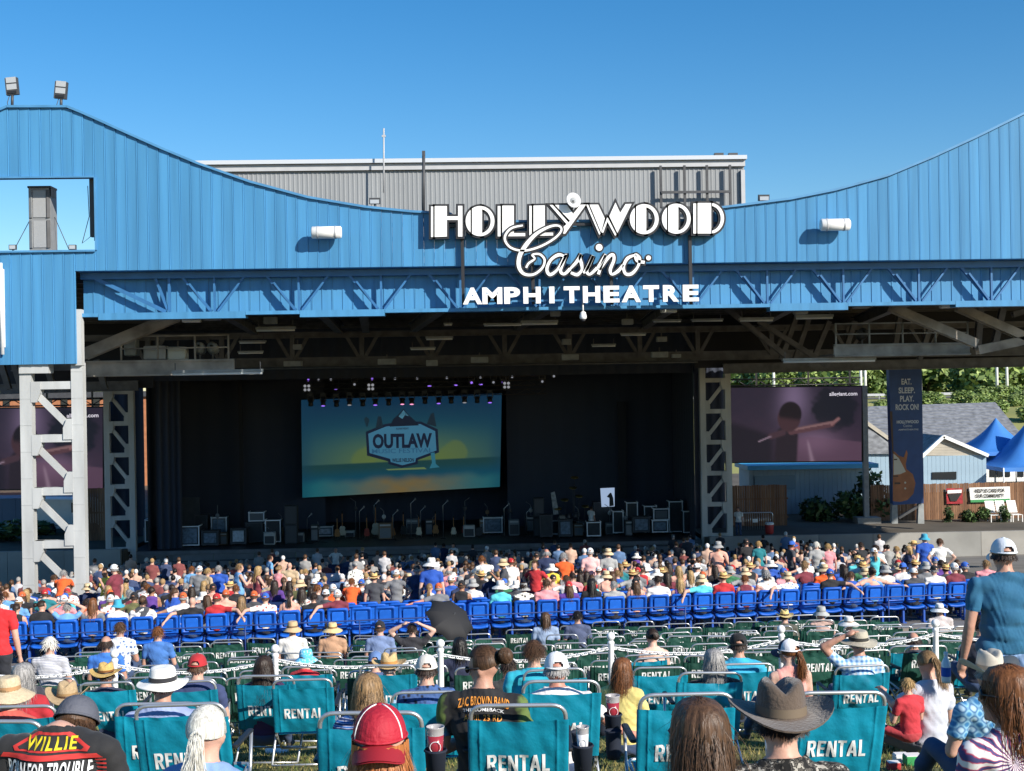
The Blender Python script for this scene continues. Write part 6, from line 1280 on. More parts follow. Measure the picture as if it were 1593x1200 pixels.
    for v in bm.verts:
        ms = {f.material_index for f in v.link_faces}
        if ms <= {1, 2, 3} and len(ms) == 1 and 3 not in ms:
            x, y, z = v.co; w_ = .0045 * math.sin(38 * z + 17 * x + ph[0]) + .0045 * math.sin(29 * x - 21 * z + 15 * y + ph[1]) + .0025 * math.sin(70 * z * (1 + .3 * math.sin(9 * x)) + 33 * x + ph[2]); v.co += v.normal * (.009 + w_)
    me = bpy.data.meshes.new('person'); bm.to_mesh(me); bm.free()
    for m in (None,) * 4: me.materials.append(m)
    hc, ry = J['head']; BODY[key] = (me, Vector(hc), ry); return BODY[key]

# ------------------------------------------------------------ skin, cloth and hair materials
def skin(i):
    c = [(.62, .36, .27), (.52, .28, .20), (.66, .42, .33), (.58, .26, .19), (.40, .20, .12), (.22, .11, .07)][i]
    m = mat(f'skin{i}', c, .5, 0, .08, 9, .08, 60, spec=.4); b = m.node_tree.nodes['Principled BSDF']; b.inputs['Subsurface Weight'].default_value = .06; b.inputs['Subsurface Radius'].default_value = (.02, .008, .005); return m
def cloth(c, rough=.85): return mat('cloth_%02x%02x%02x' % tuple(int(max(0, min(1, x)) ** .4545 * 255) for x in c), c, rough, 0, .12, 5, .55, 8, sheen=.1)
def S(r, g, b): return cloth(srgb(r, g, b))
def pattern(name, kind, cols, scale=20):
    if name in MATS: return MATS[name]
    m = mat(name, cols[0], .85); n = m.node_tree.nodes; L = m.node_tree.links; b = n['Principled BSDF']; tc = n.new('ShaderNodeTexCoord'); mp = n.new('ShaderNodeMapping'); L.new(tc.outputs['Object'], mp.inputs[0]); mp.inputs['Scale'].default_value = (scale,) * 3; rp = n.new('ShaderNodeValToRGB'); e = rp.color_ramp.elements
    if kind == 'plaid':
        out = None
        for ax_ in (0, 2):
            wv = n.new('ShaderNodeTexWave'); wv.bands_direction = 'XYZ'[ax_]; wv.inputs['Scale'].default_value = .35; wv.inputs['Distortion'].default_value = .6; wv.inputs['Detail'].default_value = 0; L.new(mp.outputs[0], wv.inputs['Vector'])
            if out is None: out = wv.outputs['Fac']
            else:
                ma = n.new('ShaderNodeMath'); ma.operation = 'ADD'; L.new(out, ma.inputs[0]); L.new(wv.outputs['Fac'], ma.inputs[1]); mb_ = n.new('ShaderNodeMath'); mb_.operation = 'MULTIPLY'; mb_.inputs[1].default_value = .5; L.new(ma.outputs[0], mb_.inputs[0]); out = mb_.outputs[0]
        L.new(out, rp.inputs[0]); rp.color_ramp.interpolation = 'LINEAR'; ps = np.linspace(.1, .9, len(cols))
    elif kind == 'stripe':
        wv = n.new('ShaderNodeTexWave'); wv.bands_direction = 'Z'; wv.inputs['Scale'].default_value = .4; wv.inputs['Distortion'].default_value = 1; L.new(mp.outputs[0], wv.inputs['Vector']); L.new(wv.outputs['Fac'], rp.inputs[0]); ps = np.linspace(.3, .7, len(cols))
    elif kind == 'rays':
        sp = n.new('ShaderNodeSeparateXYZ'); L.new(tc.outputs['Object'], sp.inputs[0]); at2 = n.new('ShaderNodeMath'); at2.operation = 'ARCTAN2'
        a1 = n.new('ShaderNodeMath'); a1.operation = 'ADD'; a1.inputs[1].default_value = .05; a2 = n.new('ShaderNodeMath'); a2.operation = 'ADD'; a2.inputs[1].default_value = -.82; L.new(sp.outputs[0], a1.inputs[0]); L.new(sp.outputs[2], a2.inputs[0]); L.new(a2.outputs[0], at2.inputs[0]); L.new(a1.outputs[0], at2.inputs[1])
        nz = n.new('ShaderNodeTexNoise'); nz.inputs['Scale'].default_value = 14; L.new(tc.outputs['Object'], nz.inputs['Vector']); m1 = n.new('ShaderNodeMath'); m1.operation = 'MULTIPLY_ADD'; m1.inputs[1].default_value = .5; L.new(nz.outputs['Fac'], m1.inputs[0]); L.new(at2.outputs[0], m1.inputs[2])
        m2 = n.new('ShaderNodeMath'); m2.operation = 'MULTIPLY'; m2.inputs[1].default_value = scale; L.new(m1.outputs[0], m2.inputs[0]); si = n.new('ShaderNodeMath'); si.operation = 'SINE'; L.new(m2.outputs[0], si.inputs[0]); m3 = n.new('ShaderNodeMath'); m3.operation = 'MULTIPLY_ADD'; m3.inputs[1].default_value = .5; m3.inputs[2].default_value = .5; L.new(si.outputs[0], m3.inputs[0]); L.new(m3.outputs[0], rp.inputs[0]); ps = np.linspace(.15, .85, len(cols))
    else:
        vr = n.new('ShaderNodeTexVoronoi' if kind == 'floral' else 'ShaderNodeTexNoise'); vr.inputs['Scale'].default_value = 1; L.new(mp.outputs[0], vr.inputs['Vector']); L.new(vr.outputs[0], rp.inputs[0]); ps = np.linspace(.2, .6, len(cols)) if kind == 'floral' else np.linspace(.40, .60, len(cols))
        if kind != 'rays': rp.color_ramp.interpolation = 'CONSTANT' if kind == 'camo' else 'LINEAR'
    for i, c in enumerate(cols):
        x = e[i] if i < 2 else e.new(float(ps[i])); x.position = float(ps[i]); x.color = (*c, 1)
    L.new(rp.outputs[0], b.inputs['Base Color']); return m
def sided(name):
    m = mat(name, srgb(36, 36, 38), .85); n = m.node_tree.nodes; L = m.node_tree.links; b = n['Principled BSDF']; tc = n.new('ShaderNodeTexCoord'); sp = n.new('ShaderNodeSeparateXYZ'); L.new(tc.outputs['Object'], sp.inputs[0]); ab = n.new('ShaderNodeMath'); ab.operation = 'ABSOLUTE'; L.new(sp.outputs[0], ab.inputs[0])
    nz = n.new('ShaderNodeTexNoise'); nz.inputs['Scale'].default_value = 16; L.new(tc.outputs['Object'], nz.inputs['Vector']); ad = n.new('ShaderNodeMath'); ad.operation = 'MULTIPLY_ADD'; ad.inputs[1].default_value = .12; L.new(nz.outputs['Fac'], ad.inputs[0]); L.new(ab.outputs[0], ad.inputs[2]); mr = n.new('ShaderNodeMapRange'); mr.inputs['From Min'].default_value = .268; mr.inputs['From Max'].default_value = .30; L.new(ad.outputs[0], mr.inputs['Value'])
    rp = n.new('ShaderNodeValToRGB'); e = rp.color_ramp.elements; n2 = n.new('ShaderNodeMapRange'); n2.inputs['From Min'].default_value = .55; n2.inputs['From Max'].default_value = .85; L.new(sp.outputs[2], n2.inputs['Value']); ad2 = n.new('ShaderNodeMath'); ad2.operation = 'MULTIPLY_ADD'; ad2.inputs[1].default_value = .5; L.new(nz.outputs['Fac'], ad2.inputs[0]); L.new(n2.outputs[0], ad2.inputs[2]); L.new(ad2.outputs[0], rp.inputs[0])
    for i, (p, c) in enumerate(((.2, srgb(60, 70, 170)), (1.0, srgb(96, 116, 60)), (.45, srgb(120, 70, 170)), (.65, srgb(70, 130, 190)), (.85, srgb(60, 120, 70)))): x = e[i] if i < 2 else e.new(p); x.position = p; x.color = (*c, 1)
    mx = n.new('ShaderNodeMix'); mx.data_type = 'RGBA'; L.new(mr.outputs[0], mx.inputs['Factor']); mx.inputs[6].default_value = (*srgb(36, 36, 38), 1); L.new(rp.outputs[0], mx.inputs[7]); L.new(mx.outputs[2], b.inputs['Base Color']); return m
HAIRC = {'black': (.012, .010, .010), 'dark': (.035, .022, .016), 'brown': (.085, .045, .024), 'auburn': (.17, .065, .022), 'red': (.42, .15, .045), 'blond': (.40, .26, .11), 'grey': (.30, .29, .28), 'white': (.72, .69, .62), 'light': (.26, .16, .075)}
def hairm(k):
    c = HAIRC[k]; m = mat('hair_' + k, c, .45, 0, .42, 1.0, .25, 1.6, spec=.35, stretch=(90, 90, 4)); return m
# ------------------------------------------------------------ hair (head-local: origin head centre, face towards +y)
HAIR = {}
def hair(kind, n=160, width=.011, seed=1, under=False):
    key = (kind, n, width, seed, under)
    if key in HAIR: return HAIR[key]
    g = np.random.default_rng(seed); b = MB(); rx, ry_, rz = .083, .102, .099; c0 = V(0, -.010, .014)
    # skull cap
    N, M_ = 20, 12; vs = []; fs = []
    low = {'short': -.35, 'bun': -.25, 'pony': -.25, 'long': -.6, 'fringe': -.35, 'balding': -.35}.get(kind, -.35)
    for i in range(M_ + 1):
        el = low + (math.pi / 2 - low) * i / M_
        for k in range(N):
            a = 2 * math.pi * k / N; j = 1 + .03 * math.sin(5 * a + i) + g.uniform(-.012, .012); vs.append(c0 + V(rx * math.cos(el) * math.cos(a), ry_ * math.cos(el) * math.sin(a), rz * math.sin(el)) * j)
    for i in range(M_):
        for k in range(N):
            q = (i * N + k, i * N + (k + 1) % N, (i + 1) * N + (k + 1) % N, (i + 1) * N + k); cen = sum(vs[t] for t in q) / 4 - c0
            if cen[1] > .035 and cen[2] < .052: continue
            if kind == 'balding' and cen[2] > .03: continue
            if (under and cen[2] > .03) or kind in ('long', 'fringe'): continue
            fs.append(q)
    b.add(vs, fs, 0, True)
    def strand(pts, w):
        Pp = np.array(pts); d = np.empty_like(Pp); d[1:-1] = Pp[2:] - Pp[:-2]; d[0] = Pp[1] - Pp[0]; d[-1] = Pp[-1] - Pp[-2]; o = Pp - c0
        sd = np.stack([d[:, 1] * o[:, 2] - d[:, 2] * o[:, 1], d[:, 2] * o[:, 0] - d[:, 0] * o[:, 2], d[:, 0] * o[:, 1] - d[:, 1] * o[:, 0]], 1); sd /= np.sqrt((sd * sd).sum(1, keepdims=True)) + 1e-9
        m_ = len(Pp); sd *= (w * (1 - .75 * (np.arange(m_) / (m_ - 1)) ** 2) / 2)[:, None]; o_ = len(b.v); b.v += (Pp + sd).tolist() + (Pp - sd).tolist()
        b.f += [(o_ + i, o_ + i + 1, o_ + m_ + i + 1, o_ + m_ + i) for i in range(m_ - 1)]; b.m += [0] * (m_ - 1); b.sm += [True] * (m_ - 1)
    if kind in ('long', 'fringe'):
        end = -.40 if kind == 'long' else -.20
        ZR = [(.116, .012, .014, -.01), (.110, .045, .055, -.01), (.094, .066, .082, -.01), (.062, .083, .103, -.011), (.02, .091, .110, -.013), (-.03, .093, .106, -.016), (-.08, .091, .096, -.022), (-.13, .093, .084, -.035), (-.22, .100, .066, -.055), (-.32, .096, .055, -.062), (-.40, .070, .04, -.066)]
        zs_ = np.linspace(.116, end, 26); N = 96; a_ = [np.interp(-zs_, [-r_[0] for r_ in ZR], [r_[i] for r_ in ZR]) for i in (1, 2, 3)]; vs = []; ph = g.uniform(0, 6, 4)
        for i, z in enumerate(zs_):
            tpr = 1 - .35 * max(0, (i - 20) / 5) ** 2
            for k in range(N):
                a = 2 * math.pi * k / N; gr = 1 + (.028 * math.sin(9 * a + ph[0] + z * 7) + .020 * math.sin(21 * a + ph[1] - z * 9) + .012 * math.sin(43 * a + ph[2] + z * 14)) * min(1, i / 5)
                vs.append(V(a_[0][i] * tpr * gr * math.cos(a), a_[2][i] + a_[1][i] * tpr * gr * math.sin(a), z - (.02 * math.sin(7 * a + ph[3]) + .012 * math.sin(23 * a) if i == 25 else 0)))
        fs = []
        for i in range(25):
            for k in range(N):
                q = (i * N + k, (i + 1) * N + k, (i + 1) * N + (k + 1) % N, i * N + (k + 1) % N); cen = sum(vs[t] for t in q) / 4
                if (cen[2] < .055 and cen[1] > .03) or (cen[2] < -.11 and cen[1] > -.03) or (under and cen[2] > .012): continue
                fs.append(q)
        b.add(vs, fs, 0, True)
    tie = V(0, -.125, .0)
    for q in range(n):
        while True:
            d = g.normal(size=3); d /= np.linalg.norm(d)
            if d[2] < -.25 or (d[1] > .3 and d[2] < .5) or ((kind == 'balding' or under) and d[2] > (-.05 if under else .12)): continue
            break
        p = c0 + d * V(rx, ry_, rz) * 1.0; pts = [p]
        if kind in ('short', 'balding'):
            L = g.uniform(.04, .075) * (.45 if under else 1); cr = V(.01, -.03, .099) - p; fl = p - V(0.012, -.055, .11); fl /= np.linalg.norm(fl) + 1e-6
            for s_ in range(1, 5):
                pn = pts[-1] + (fl * .7 + d * .25 + V(0, -.15, -.35) + g.normal(size=3) * .12) * L / 4; o = (pn - c0) / V(rx, ry_, rz); r_ = np.linalg.norm(o); pn = c0 + o / r_ * V(rx, ry_, rz) * max(r_, 1.02 + .015 * s_); pts.append(pn)
        elif kind in ('pony', 'bun'):
            for s_ in range(1, 7):
                t = s_ / 6; pn = p * (1 - t) + tie * t; o = (pn - c0) / V(rx, ry_, rz); r_ = np.linalg.norm(o); pn = c0 + o / r_ * V(rx, ry_, rz) * max(r_, 1.03 + g.uniform(0, .02)); pts.append(pn)
        else:
            L = g.uniform(.30, .42) if kind == 'long' else g.uniform(.2, .28); x0 = p; fly = n > 500 and q % 14 == 0; sw = V(*(g.normal(size=3) * (.22 if fly else .07))); lane = g.uniform(0, .035)
            for s_ in range(1, 11):
                dv = V(0, -.10, -.9) + sw + d * max(0, .30 - s_ * .06); dv /= np.linalg.norm(dv); pn = pts[-1] + dv * L / 10; o = (pn - c0) / V(rx, ry_, rz); r_ = np.linalg.norm(o[:3])
                if pn[2] > -.05 and r_ < 1.04: pn = c0 + o / r_ * V(rx, ry_, rz) * 1.05
                if pn[2] <= -.05:
                    hr = math.hypot(pn[0] / .105, (pn[1] + .03) / .105); tgt = 1.0 + lane * 6
                    if hr < .85 and pn[1] > -.12: pn = V(pn[0] / max(hr, .1) * .9, (pn[1] + .03) / max(hr, .1) * .9 - .03, pn[2])
                    if pn[1] > .02: pn[1] -= .02
                pts.append(pn + g.normal(size=3) * .0012)
        strand(pts, width * g.uniform(.7, 1.3))
    if kind == 'pony':
        for q in range(n):
            a = g.normal(size=3) * .016; L = g.uniform(.18, .30); pts = [tie + a * .6]; sw = g.normal(size=3) * .08
            for s_ in range(1, 9): dv = V(0, -.9 * max(0, .6 - s_ * .12), -.85) + sw; pts.append(pts[-1] + dv * L / 8 + g.normal(size=3) * .0015)
            strand(pts, width * 1.2)
        b.tube([tie + V(.028 * math.cos(a), .0, .028 * math.sin(a)) for a in np.linspace(0, 6.28, 11)[:-1]], .008, 6, closed=True)
    if kind == 'bun':
        b.ell(tie + V(0, -.03, .03), (.045, .045, .045), 14, 10)
        for q in range(n // 3):
            a = g.uniform(0, 6.28); e0 = g.uniform(-1, 1); strand([tie + V(0, -.03, .03) + .047 * V(math.cos(a + t) * math.cos(e0), math.sin(e0), math.sin(a + t) * math.cos(e0)) for t in np.linspace(0, 1.6, 6)], width)
    me = b.mesh('hair'); me.materials.append(None); HAIR[key] = me; return me
# ------------------------------------------------------------ hats (head-local)
HATS = {}
def hat(kind):
    if kind in HATS: return HATS[kind]
    b = MB(); N = 32
    if kind in ('cap', 'cap_back', 'trucker', 'fitted'):
        N = 56
        bs = -1 if kind == 'cap_back' else 1; rx, ry_ = .088, .107; rows = 12; vs = []; fs = []
        for i in range(rows + 1):
            t = i / rows; el = t * math.pi / 2
            for k in range(N):
                a = 2 * math.pi * k / N; r_ = math.cos(el) ** .85; seam = 1 - (.008 if abs(math.sin(3 * a)) < .12 else 0); vs.append((rx * r_ * math.cos(a) * seam, -.008 + ry_ * r_ * math.sin(a) * seam, .022 + .105 * math.sin(el) - .0))
        for i in range(rows):
            for k in range(N):
                a = 2 * math.pi * (k + .5) / N; off = math.acos(max(-1, min(1, -math.sin(a) * bs))); back = kind != 'fitted' and (off / .50) ** 2 + ((i + .5) / 4.3) ** 2 < 1 and i > 0
                if back: continue
                fr = math.sin(a) * bs > .35
                fs.append(((i * N + k, i * N + (k + 1) % N, (i + 1) * N + (k + 1) % N, (i + 1) * N + k), 1 if (kind == 'trucker' and fr) else 0))
        for f, mi in fs: b.add([vs[t] for t in f], [(0, 1, 2, 3)], mi, True)
        b.lathe([(0, .132), (.012, .130), (.013, .126)], 10, (0, -.008, 0)); b.tube([(rx * 1.01 * math.cos(a), -.008 + ry_ * 1.01 * math.sin(a) * 1, .026) for a in np.linspace(0, 2 * math.pi, 29)[:-1]], .005, 5, closed=True)
        vs = []; nb = 13
        for j in range(5):
            t = j / 4
            for i in range(nb):
                a = math.pi * (i / (nb - 1)) ; x_ = .087 * math.cos(a) * (1 - .05 * t); y_ = bs * (.035 + .068 * math.sin(a) + t * .085 * math.sin(a) ** .6); x_ *= 1 + .06 * t; z_ = .024 - .030 * t - .034 * (x_ / .087) ** 2; vs.append((x_, y_, z_))
        f = [(j * nb + i, j * nb + i + 1, (j + 1) * nb + i + 1, (j + 1) * nb + i) for j in range(4) for i in range(nb - 1)]
        if bs < 0: f = [q[::-1] for q in f]
        b.add(vs, f, 1, True); b.add([(x_, y_, z_ - .006) for x_, y_, z_ in vs], [q[::-1] for q in f], 1, True)
    else:
        prm = {'fedora': dict(R=.19, cr=.094, ch=.115, curl=.045, dip=-.012, pinch=1, slope=.0), 'straw': dict(R=.185, cr=.092, ch=.105, curl=.035, dip=-.012, pinch=.8, slope=.0), 'cowboy': dict(R=.195, cr=.094, ch=.125, curl=.075, dip=-.03, pinch=1.1, slope=0),
               'bucket': dict(R=.165, cr=.096, ch=.10, curl=0, dip=0, pinch=.0, slope=.055), 'boonie': dict(R=.175, cr=.096, ch=.09, curl=.02, dip=0, pinch=.0, slope=.028), 'sunhat': dict(R=.205, cr=.096, ch=.10, curl=.0, dip=0, pinch=.1, slope=.06)}[kind]
        vs = []; rings = []
        rI, rO = prm['cr'], prm['R']
        for t in np.linspace(1, 0, 7): rings.append((rI + (rO - rI) * t, -prm['slope'] * t ** 1.2, t))
        ch = prm['ch']; rings += [(rI * .99, .03, 0), (rI * .96, ch * .55, 0), (rI * .90, ch * .85, 0), (rI * .80, ch * .99, 0), (rI * .62, ch * 1.03, 0), (rI * .35, ch * 1.02, 0), (.001, ch * 1.0, 0)]
        base = .03
        for ri, (r_, z_, t) in enumerate(rings):
            for k in range(N):
                a = 2 * math.pi * k / N; x_ = r_ * math.cos(a) * (.93 if t == 0 else .93 + .02 * t); y_ = r_ * math.sin(a) * 1.08; zz = z_
                if t > 0: zz += prm['curl'] * t ** 2 * math.cos(a) ** 2 + prm['dip'] * t * math.sin(a) ** 2 + (.008 * math.sin(3 * a + 1) * t if kind in ('boonie', 'sunhat', 'bucket') else 0)
                elif z_ > ch * .5 and prm['pinch']:
                    zz -= prm['pinch'] * .035 * max(0, 1 - abs(x_) / .045) * (z_ / ch) ** 3; fr = max(0, math.sin(a)); x_ *= 1 - .22 * prm['pinch'] * fr * (z_ / ch)
                vs.append((x_, y_ - .008, base + zz))
        f = [(i * N + k, i * N + (k + 1) % N, (i + 1) * N + (k + 1) % N, (i + 1) * N + k) for i in range(len(rings) - 1) for k in range(N)]; b.add(vs, f, 0, True)
        lo = [(v[0], v[1], v[2] - .006) for v in vs[:7 * N]]; b.add(lo, [q[::-1] for q in f[:6 * N]], 0, True); b.add(vs[:N] + lo[:N], [(k, N + k, N + (k + 1) % N, (k + 1) % N) for k in range(N)], 0, True)
        b.add([(rI * k2 * .93 * math.cos(2 * math.pi * k / N) * 1.015, rI * k2 * 1.08 * math.sin(2 * math.pi * k / N) * 1.015 - .008, base + z_) for z_, k2 in ((.004, 1.0), (.034, .985)) for k in range(N)], [(k, (k + 1) % N, N + (k + 1) % N, N + k) for k in range(N)], 1, True)
    me = b.mesh('hat'); me.materials.append(None); me.materials.append(None); HATS[kind] = me; return me
GLS = MB()
for s_ in (-1, 1):
    GLS.ell((s_ * .033, .096, -.004), (.029, .008, .021), 12, 8, Matrix.Rotation(-s_ * .2, 3, 'Z')); GLS.tube([(s_ * .062, .088, .0), (s_ * .082, .05, .002), (s_ * .084, -.02, -.004)], .004, 5)
GLS.tube([(-.012, .102, .002), (.012, .102, .002)], .004, 5); GLSM = GLS.mesh('sunglasses'); GLSM.materials.append(BLACKP)
DENIM = S(58, 76, 108); KHAKI = S(150, 135, 105); DARKP = S(40, 42, 50); SHOE = S(60, 58, 56)
def put_slots(o, mats):
    for i, m in enumerate(mats): o.material_slots[i].link = 'OBJECT'; o.material_slots[i].material = m
def person(loc, pose, shirt, label, group, hr=('short', 'brown'), ht=None, sk=0, pants=DENIM, yaw=0, s=1.0, glasses=False, detail=0, eyes=False):
    """pose: dict for body(); ht = (kind, main, accent)"""
    me, hc, hrot = body(**pose); o = bpy.data.objects.new('person', me); COL.objects.link(o); o.location = loc; o.rotation_euler = (0, 0, R(yaw)); o.scale = (s, s, s); tag(o, label, 'person', group)
    put_slots(o, [skin(sk), shirt, pants, SHOE]); M4 = Matrix.Translation(hc) @ hrot.to_4x4()
    if hr:
        kind, colr = hr[0], hr[1]; h = bpy.data.objects.new('hair', hair(kind, *((1300, .0024, 3 + detail) if detail else (150, .010, 1)), bool(ht))); COL.objects.link(h); h.parent = o; h.matrix_basis = M4; put_slots(h, [hairm(colr)])
    if ht:
        h = bpy.data.objects.new('cap' if ht[0] in ('cap', 'cap_back', 'trucker', 'fitted') else 'hat', hat(ht[0])); COL.objects.link(h); h.parent = o; h.matrix_basis = M4 @ Matrix.Scale(ht[3] if len(ht) > 3 else 1.0, 4); put_slots(h, [ht[1], ht[2]])
    if glasses: h = bpy.data.objects.new('sunglasses', GLSM); COL.objects.link(h); h.parent = o; h.matrix_basis = M4
    return o
def top_of(pose, ht): return body(**pose)[1].z + (.135 if ht and ht[0].startswith(('cap', 'tru', 'fit')) else .16 if ht else .108)
def seat_at(px, ytop, D, pose, ht=None, s=1.0, yaw=0):
    P = at(px, ytop, D); hc = body(**pose)[1]; off = Matrix.Rotation(R(yaw), 3, 'Z') @ Vector((hc.x, hc.y, 0)) * s; return Vector((P.x - off.x, D - off.y, P.z - top_of(pose, ht) * s))
# ------------------------------------------------------------ the seated crowd in the pavilion
CV = .021
STADP = [dict(voxel=CV, base='stad', arms=a, **k) for a, k in ((('lap', 'lap'), {}), (('rest', 'lap'), dict(fem=True)), (('lap', 'phone'), {}), (('spread', 'lap'), dict(lean=.02)), (('lap', 'lap'), dict(fem=True, tank=True)), (('lap', 'rest'), dict(wide=1.15, hy=20)), (('lap', 'lap'), dict(hy=-50)), (('spread', 'spread'), {}), (('up', 'up'), {}), (('drape', 'lap'), {}), (('lap', 'drape'), {}))]
STANDP = [dict(voxel=CV, base='stand', arms=a, **k) for a, k in ((('down', 'down'), {}), (('phone', 'down'), {}), (('hip', 'hip'), {}), (('down', 'down'), dict(fem=True)), (('fwd', 'phone'), dict(bend=.12)), (('down', 'phone'), dict(fem=True, tank=True)), (('down', 'down'), dict(wide=1.15)), (('hip', 'hip'), dict(fem=True, tank=True)), (('fwd', 'fwd'), dict(bend=.35)), (('phone', 'phone'), dict(hy=-60)))]
CN = {'white': (226, 224, 220), 'black': (34, 34, 38), 'navy': (38, 50, 84), 'grey': (120, 122, 126), 'red': (186, 44, 50), 'orange': (232, 96, 36), 'royal blue': (38, 84, 176), 'sky blue': (110, 165, 215), 'turquoise': (92, 200, 210), 'pink': (228, 150, 156), 'maroon': (120, 48, 62), 'olive': (104, 104, 66), 'yellow': (236, 210, 80), 'purple': (92, 58, 140), 'peach': (226, 170, 150), 'charcoal': (70, 72, 78), 'tan': (190, 168, 136), 'teal': (30, 120, 130), 'green': (60, 120, 80)}
def C_(n): return S(*CN[n])
PLB = pattern('plaid_bw', 'plaid', (srgb(235, 235, 230), srgb(150, 150, 150), srgb(50, 50, 55)), 40); FLR = pattern('floral_red', 'floral', (srgb(190, 60, 60), srgb(240, 235, 225), srgb(245, 240, 232)), 12); FLB = pattern('floral_blue', 'floral', (srgb(60, 100, 170), srgb(220, 228, 240), srgb(235, 238, 244)), 16); FLG = pattern('floral_grey', 'floral', (srgb(70, 70, 66), srgb(225, 222, 212), srgb(240, 236, 228)), 14); PLP = pattern('plaid_pink', 'plaid', (srgb(240, 205, 200), srgb(225, 160, 160)), 40)
def SC_(n): return {'plaid': PLB, 'red floral': FLR, 'blue floral': FLB, 'grey floral': FLG, 'pink plaid': PLP}.get(n) or C_(n)
HATW = {'white cap': ('cap', S(236, 236, 234), S(225, 225, 225)), 'red cap': ('cap', S(190, 40, 44), S(150, 30, 36)), 'black cap': ('cap', S(30, 30, 34), S(24, 24, 28)), 'blue cap': ('cap', S(50, 100, 190), S(40, 80, 160)), 'tan sun hat': ('bucket', S(214, 190, 150), S(120, 96, 70)), 'straw hat': ('straw', S(222, 186, 120), S(110, 70, 36)), 'white sun hat': ('sunhat', S(238, 234, 226), S(200, 196, 190)), 'grey bucket hat': ('bucket', S(160, 160, 158), S(130, 130, 130)), 'orange cap': ('cap', S(220, 100, 50), S(200, 90, 40)), 'turquoise hat': ('bucket', S(60, 160, 190), S(60, 160, 190))}
CG = 'crowd in the pavilion'
def stand(px, qtop, D, shirt, hatn=None, hr=('short', 'brown'), pi=0, yaw=0, sk=0, extra='', s=None, pants=DENIM):
    pose = STANDP[pi]; ht = HATW.get(hatn); P = at(px, qtop, D); g = ground(P.x, D); tz = top_of(pose, ht); s = s or max(.86, min(1.12, (P.z - g) / tz))
    lab = f"standing person in {'an' if shirt[0] in 'aeiou' else 'a'} {shirt} top" + (f" and {hatn}" if hatn else f" with {hr[1]} hair" if hr else ' with a bald head') + (', ' + extra if extra else '')
    person((P.x, D, g), pose, SC_(shirt), lab, CG, hr, ht, sk, pants, yaw, s)
ST = [(598, 0, 32.2)]
stand(545, 903, 31.6, 'orange', None, ('short', 'auburn'), 8, 0, 0, 'bent forward by the blue seats'); stand(582, 890, 31.8, 'charcoal', 'straw hat', ('short', 'dark'), 0, 0, 0, 'behind the empty blue seats'); stand(616, 886, 32, 'grey', 'white cap', ('short', 'light'), 2, 0, 0, 'arm akimbo'); stand(648, 878, 32, 'navy', 'black cap', ('short', 'grey'), 0, 0, 1, 'beside the tall man in blue'); stand(671, 866, 31.6, 'royal blue', 'white sun hat', ('short', 'brown'), 0, 0, 2, 'over the black umbrella', None, KHAKI)
stand(698, 884, 35, 'pink', None, ('balding', 'grey'), 6, 0, 0, 'bent near the umbrella'); stand(552, 874, 38, 'grey floral', None, ('bun', 'grey'), 3, 20, 0, 'behind the orange shirt'); stand(760, 867, 37, 'white', None, ('short', 'auburn'), 8, 30, 0, 'leaning forward'); stand(783, 868, 35, 'charcoal', 'tan sun hat', ('short', 'brown'), 1, 90, 4, 'in profile'); stand(795, 868, 36, 'white', 'red cap', ('short', 'brown'), 1, 40, 0, 'beside the profile man'); stand(832, 872, 33.5, 'red', None, ('short', 'brown'), 2, 150, 1, 'facing the lawn'); stand(835, 858, 41, 'olive', 'black cap', ('short', 'dark'), 0, 0, 1, 'behind the red shirt')
stand(850, 854, 38, 'navy', None, ('balding', 'grey'), 0, 0, 3, 'behind the yellow dress'); stand(858, 876, 34, 'yellow', 'white sun hat', None, 3, 0, 0, 'with white trim'); stand(877, 861, 36, 'orange', None, ('short', 'grey'), 4, 0, 0, 'reaching down'); stand(918, 852, 38, 'pink plaid', 'white cap', ('short', 'grey'), 0, 0, 0, 'arms down'); stand(946, 852, 38, 'plaid', 'tan sun hat', ('short', 'grey'), 0, 0, 0, 'near the drum kit'); stand(990, 860, 44, 'purple', 'white sun hat', None, 5, 0, 0, 'in thin straps'); stand(1117, 838, 39, 'peach', 'grey bucket hat', ('short', 'brown'), 1, 170, 1, 'facing the lawn')
stand(1161, 838, 44, 'black', 'black cap', ('short', 'dark'), 1, 20, 1, 'by the right lattice column'); stand(1180, 842, 44, 'teal', None, ('short', 'blond'), 3, 0, 0, 'in half shade'); stand(1231, 841, 40, 'charcoal', 'blue cap', ('short', 'dark'), 2, -80, 3, 'in profile'); stand(1270, 843, 40, 'plaid', None, ('short', 'white'), 0, 0, 0, 'beside the pink top'); stand(1288, 846, 40, 'pink', None, ('short', 'blond'), 3, 0, 0, 'with a yellow bag'); stand(1340, 844, 40, 'black', None, ('short', 'dark'), 9, 40, 0, 'turned aside'); stand(1360, 852, 36, 'turquoise', 'white cap', ('pony', 'light'), 7, 0, 1, 'hands on hips'); stand(1378, 850, 36, 'white', None, ('short', 'dark'), 8, 30, 0, 'leaning over'); stand(1414, 849, 37, 'navy', None, ('long', 'blond'), 5, 120, 0, 'turned to the aisle'); stand(1422, 840, 41, 'white', 'straw hat', ('short', 'grey'), 1, 100, 0, 'slim'); stand(1438, 826, 40, 'royal blue', 'turquoise hat', ('short', 'grey'), 0, 0, 0, 'with a large back print'); stand(1462, 838, 38, 'white', None, ('short', 'brown'), 2, 0, 0, 'with back print'); stand(1395, 850, 39, 'tan', None, ('short', 'blond'), 3, 60, 0, 'beside the leaning man')
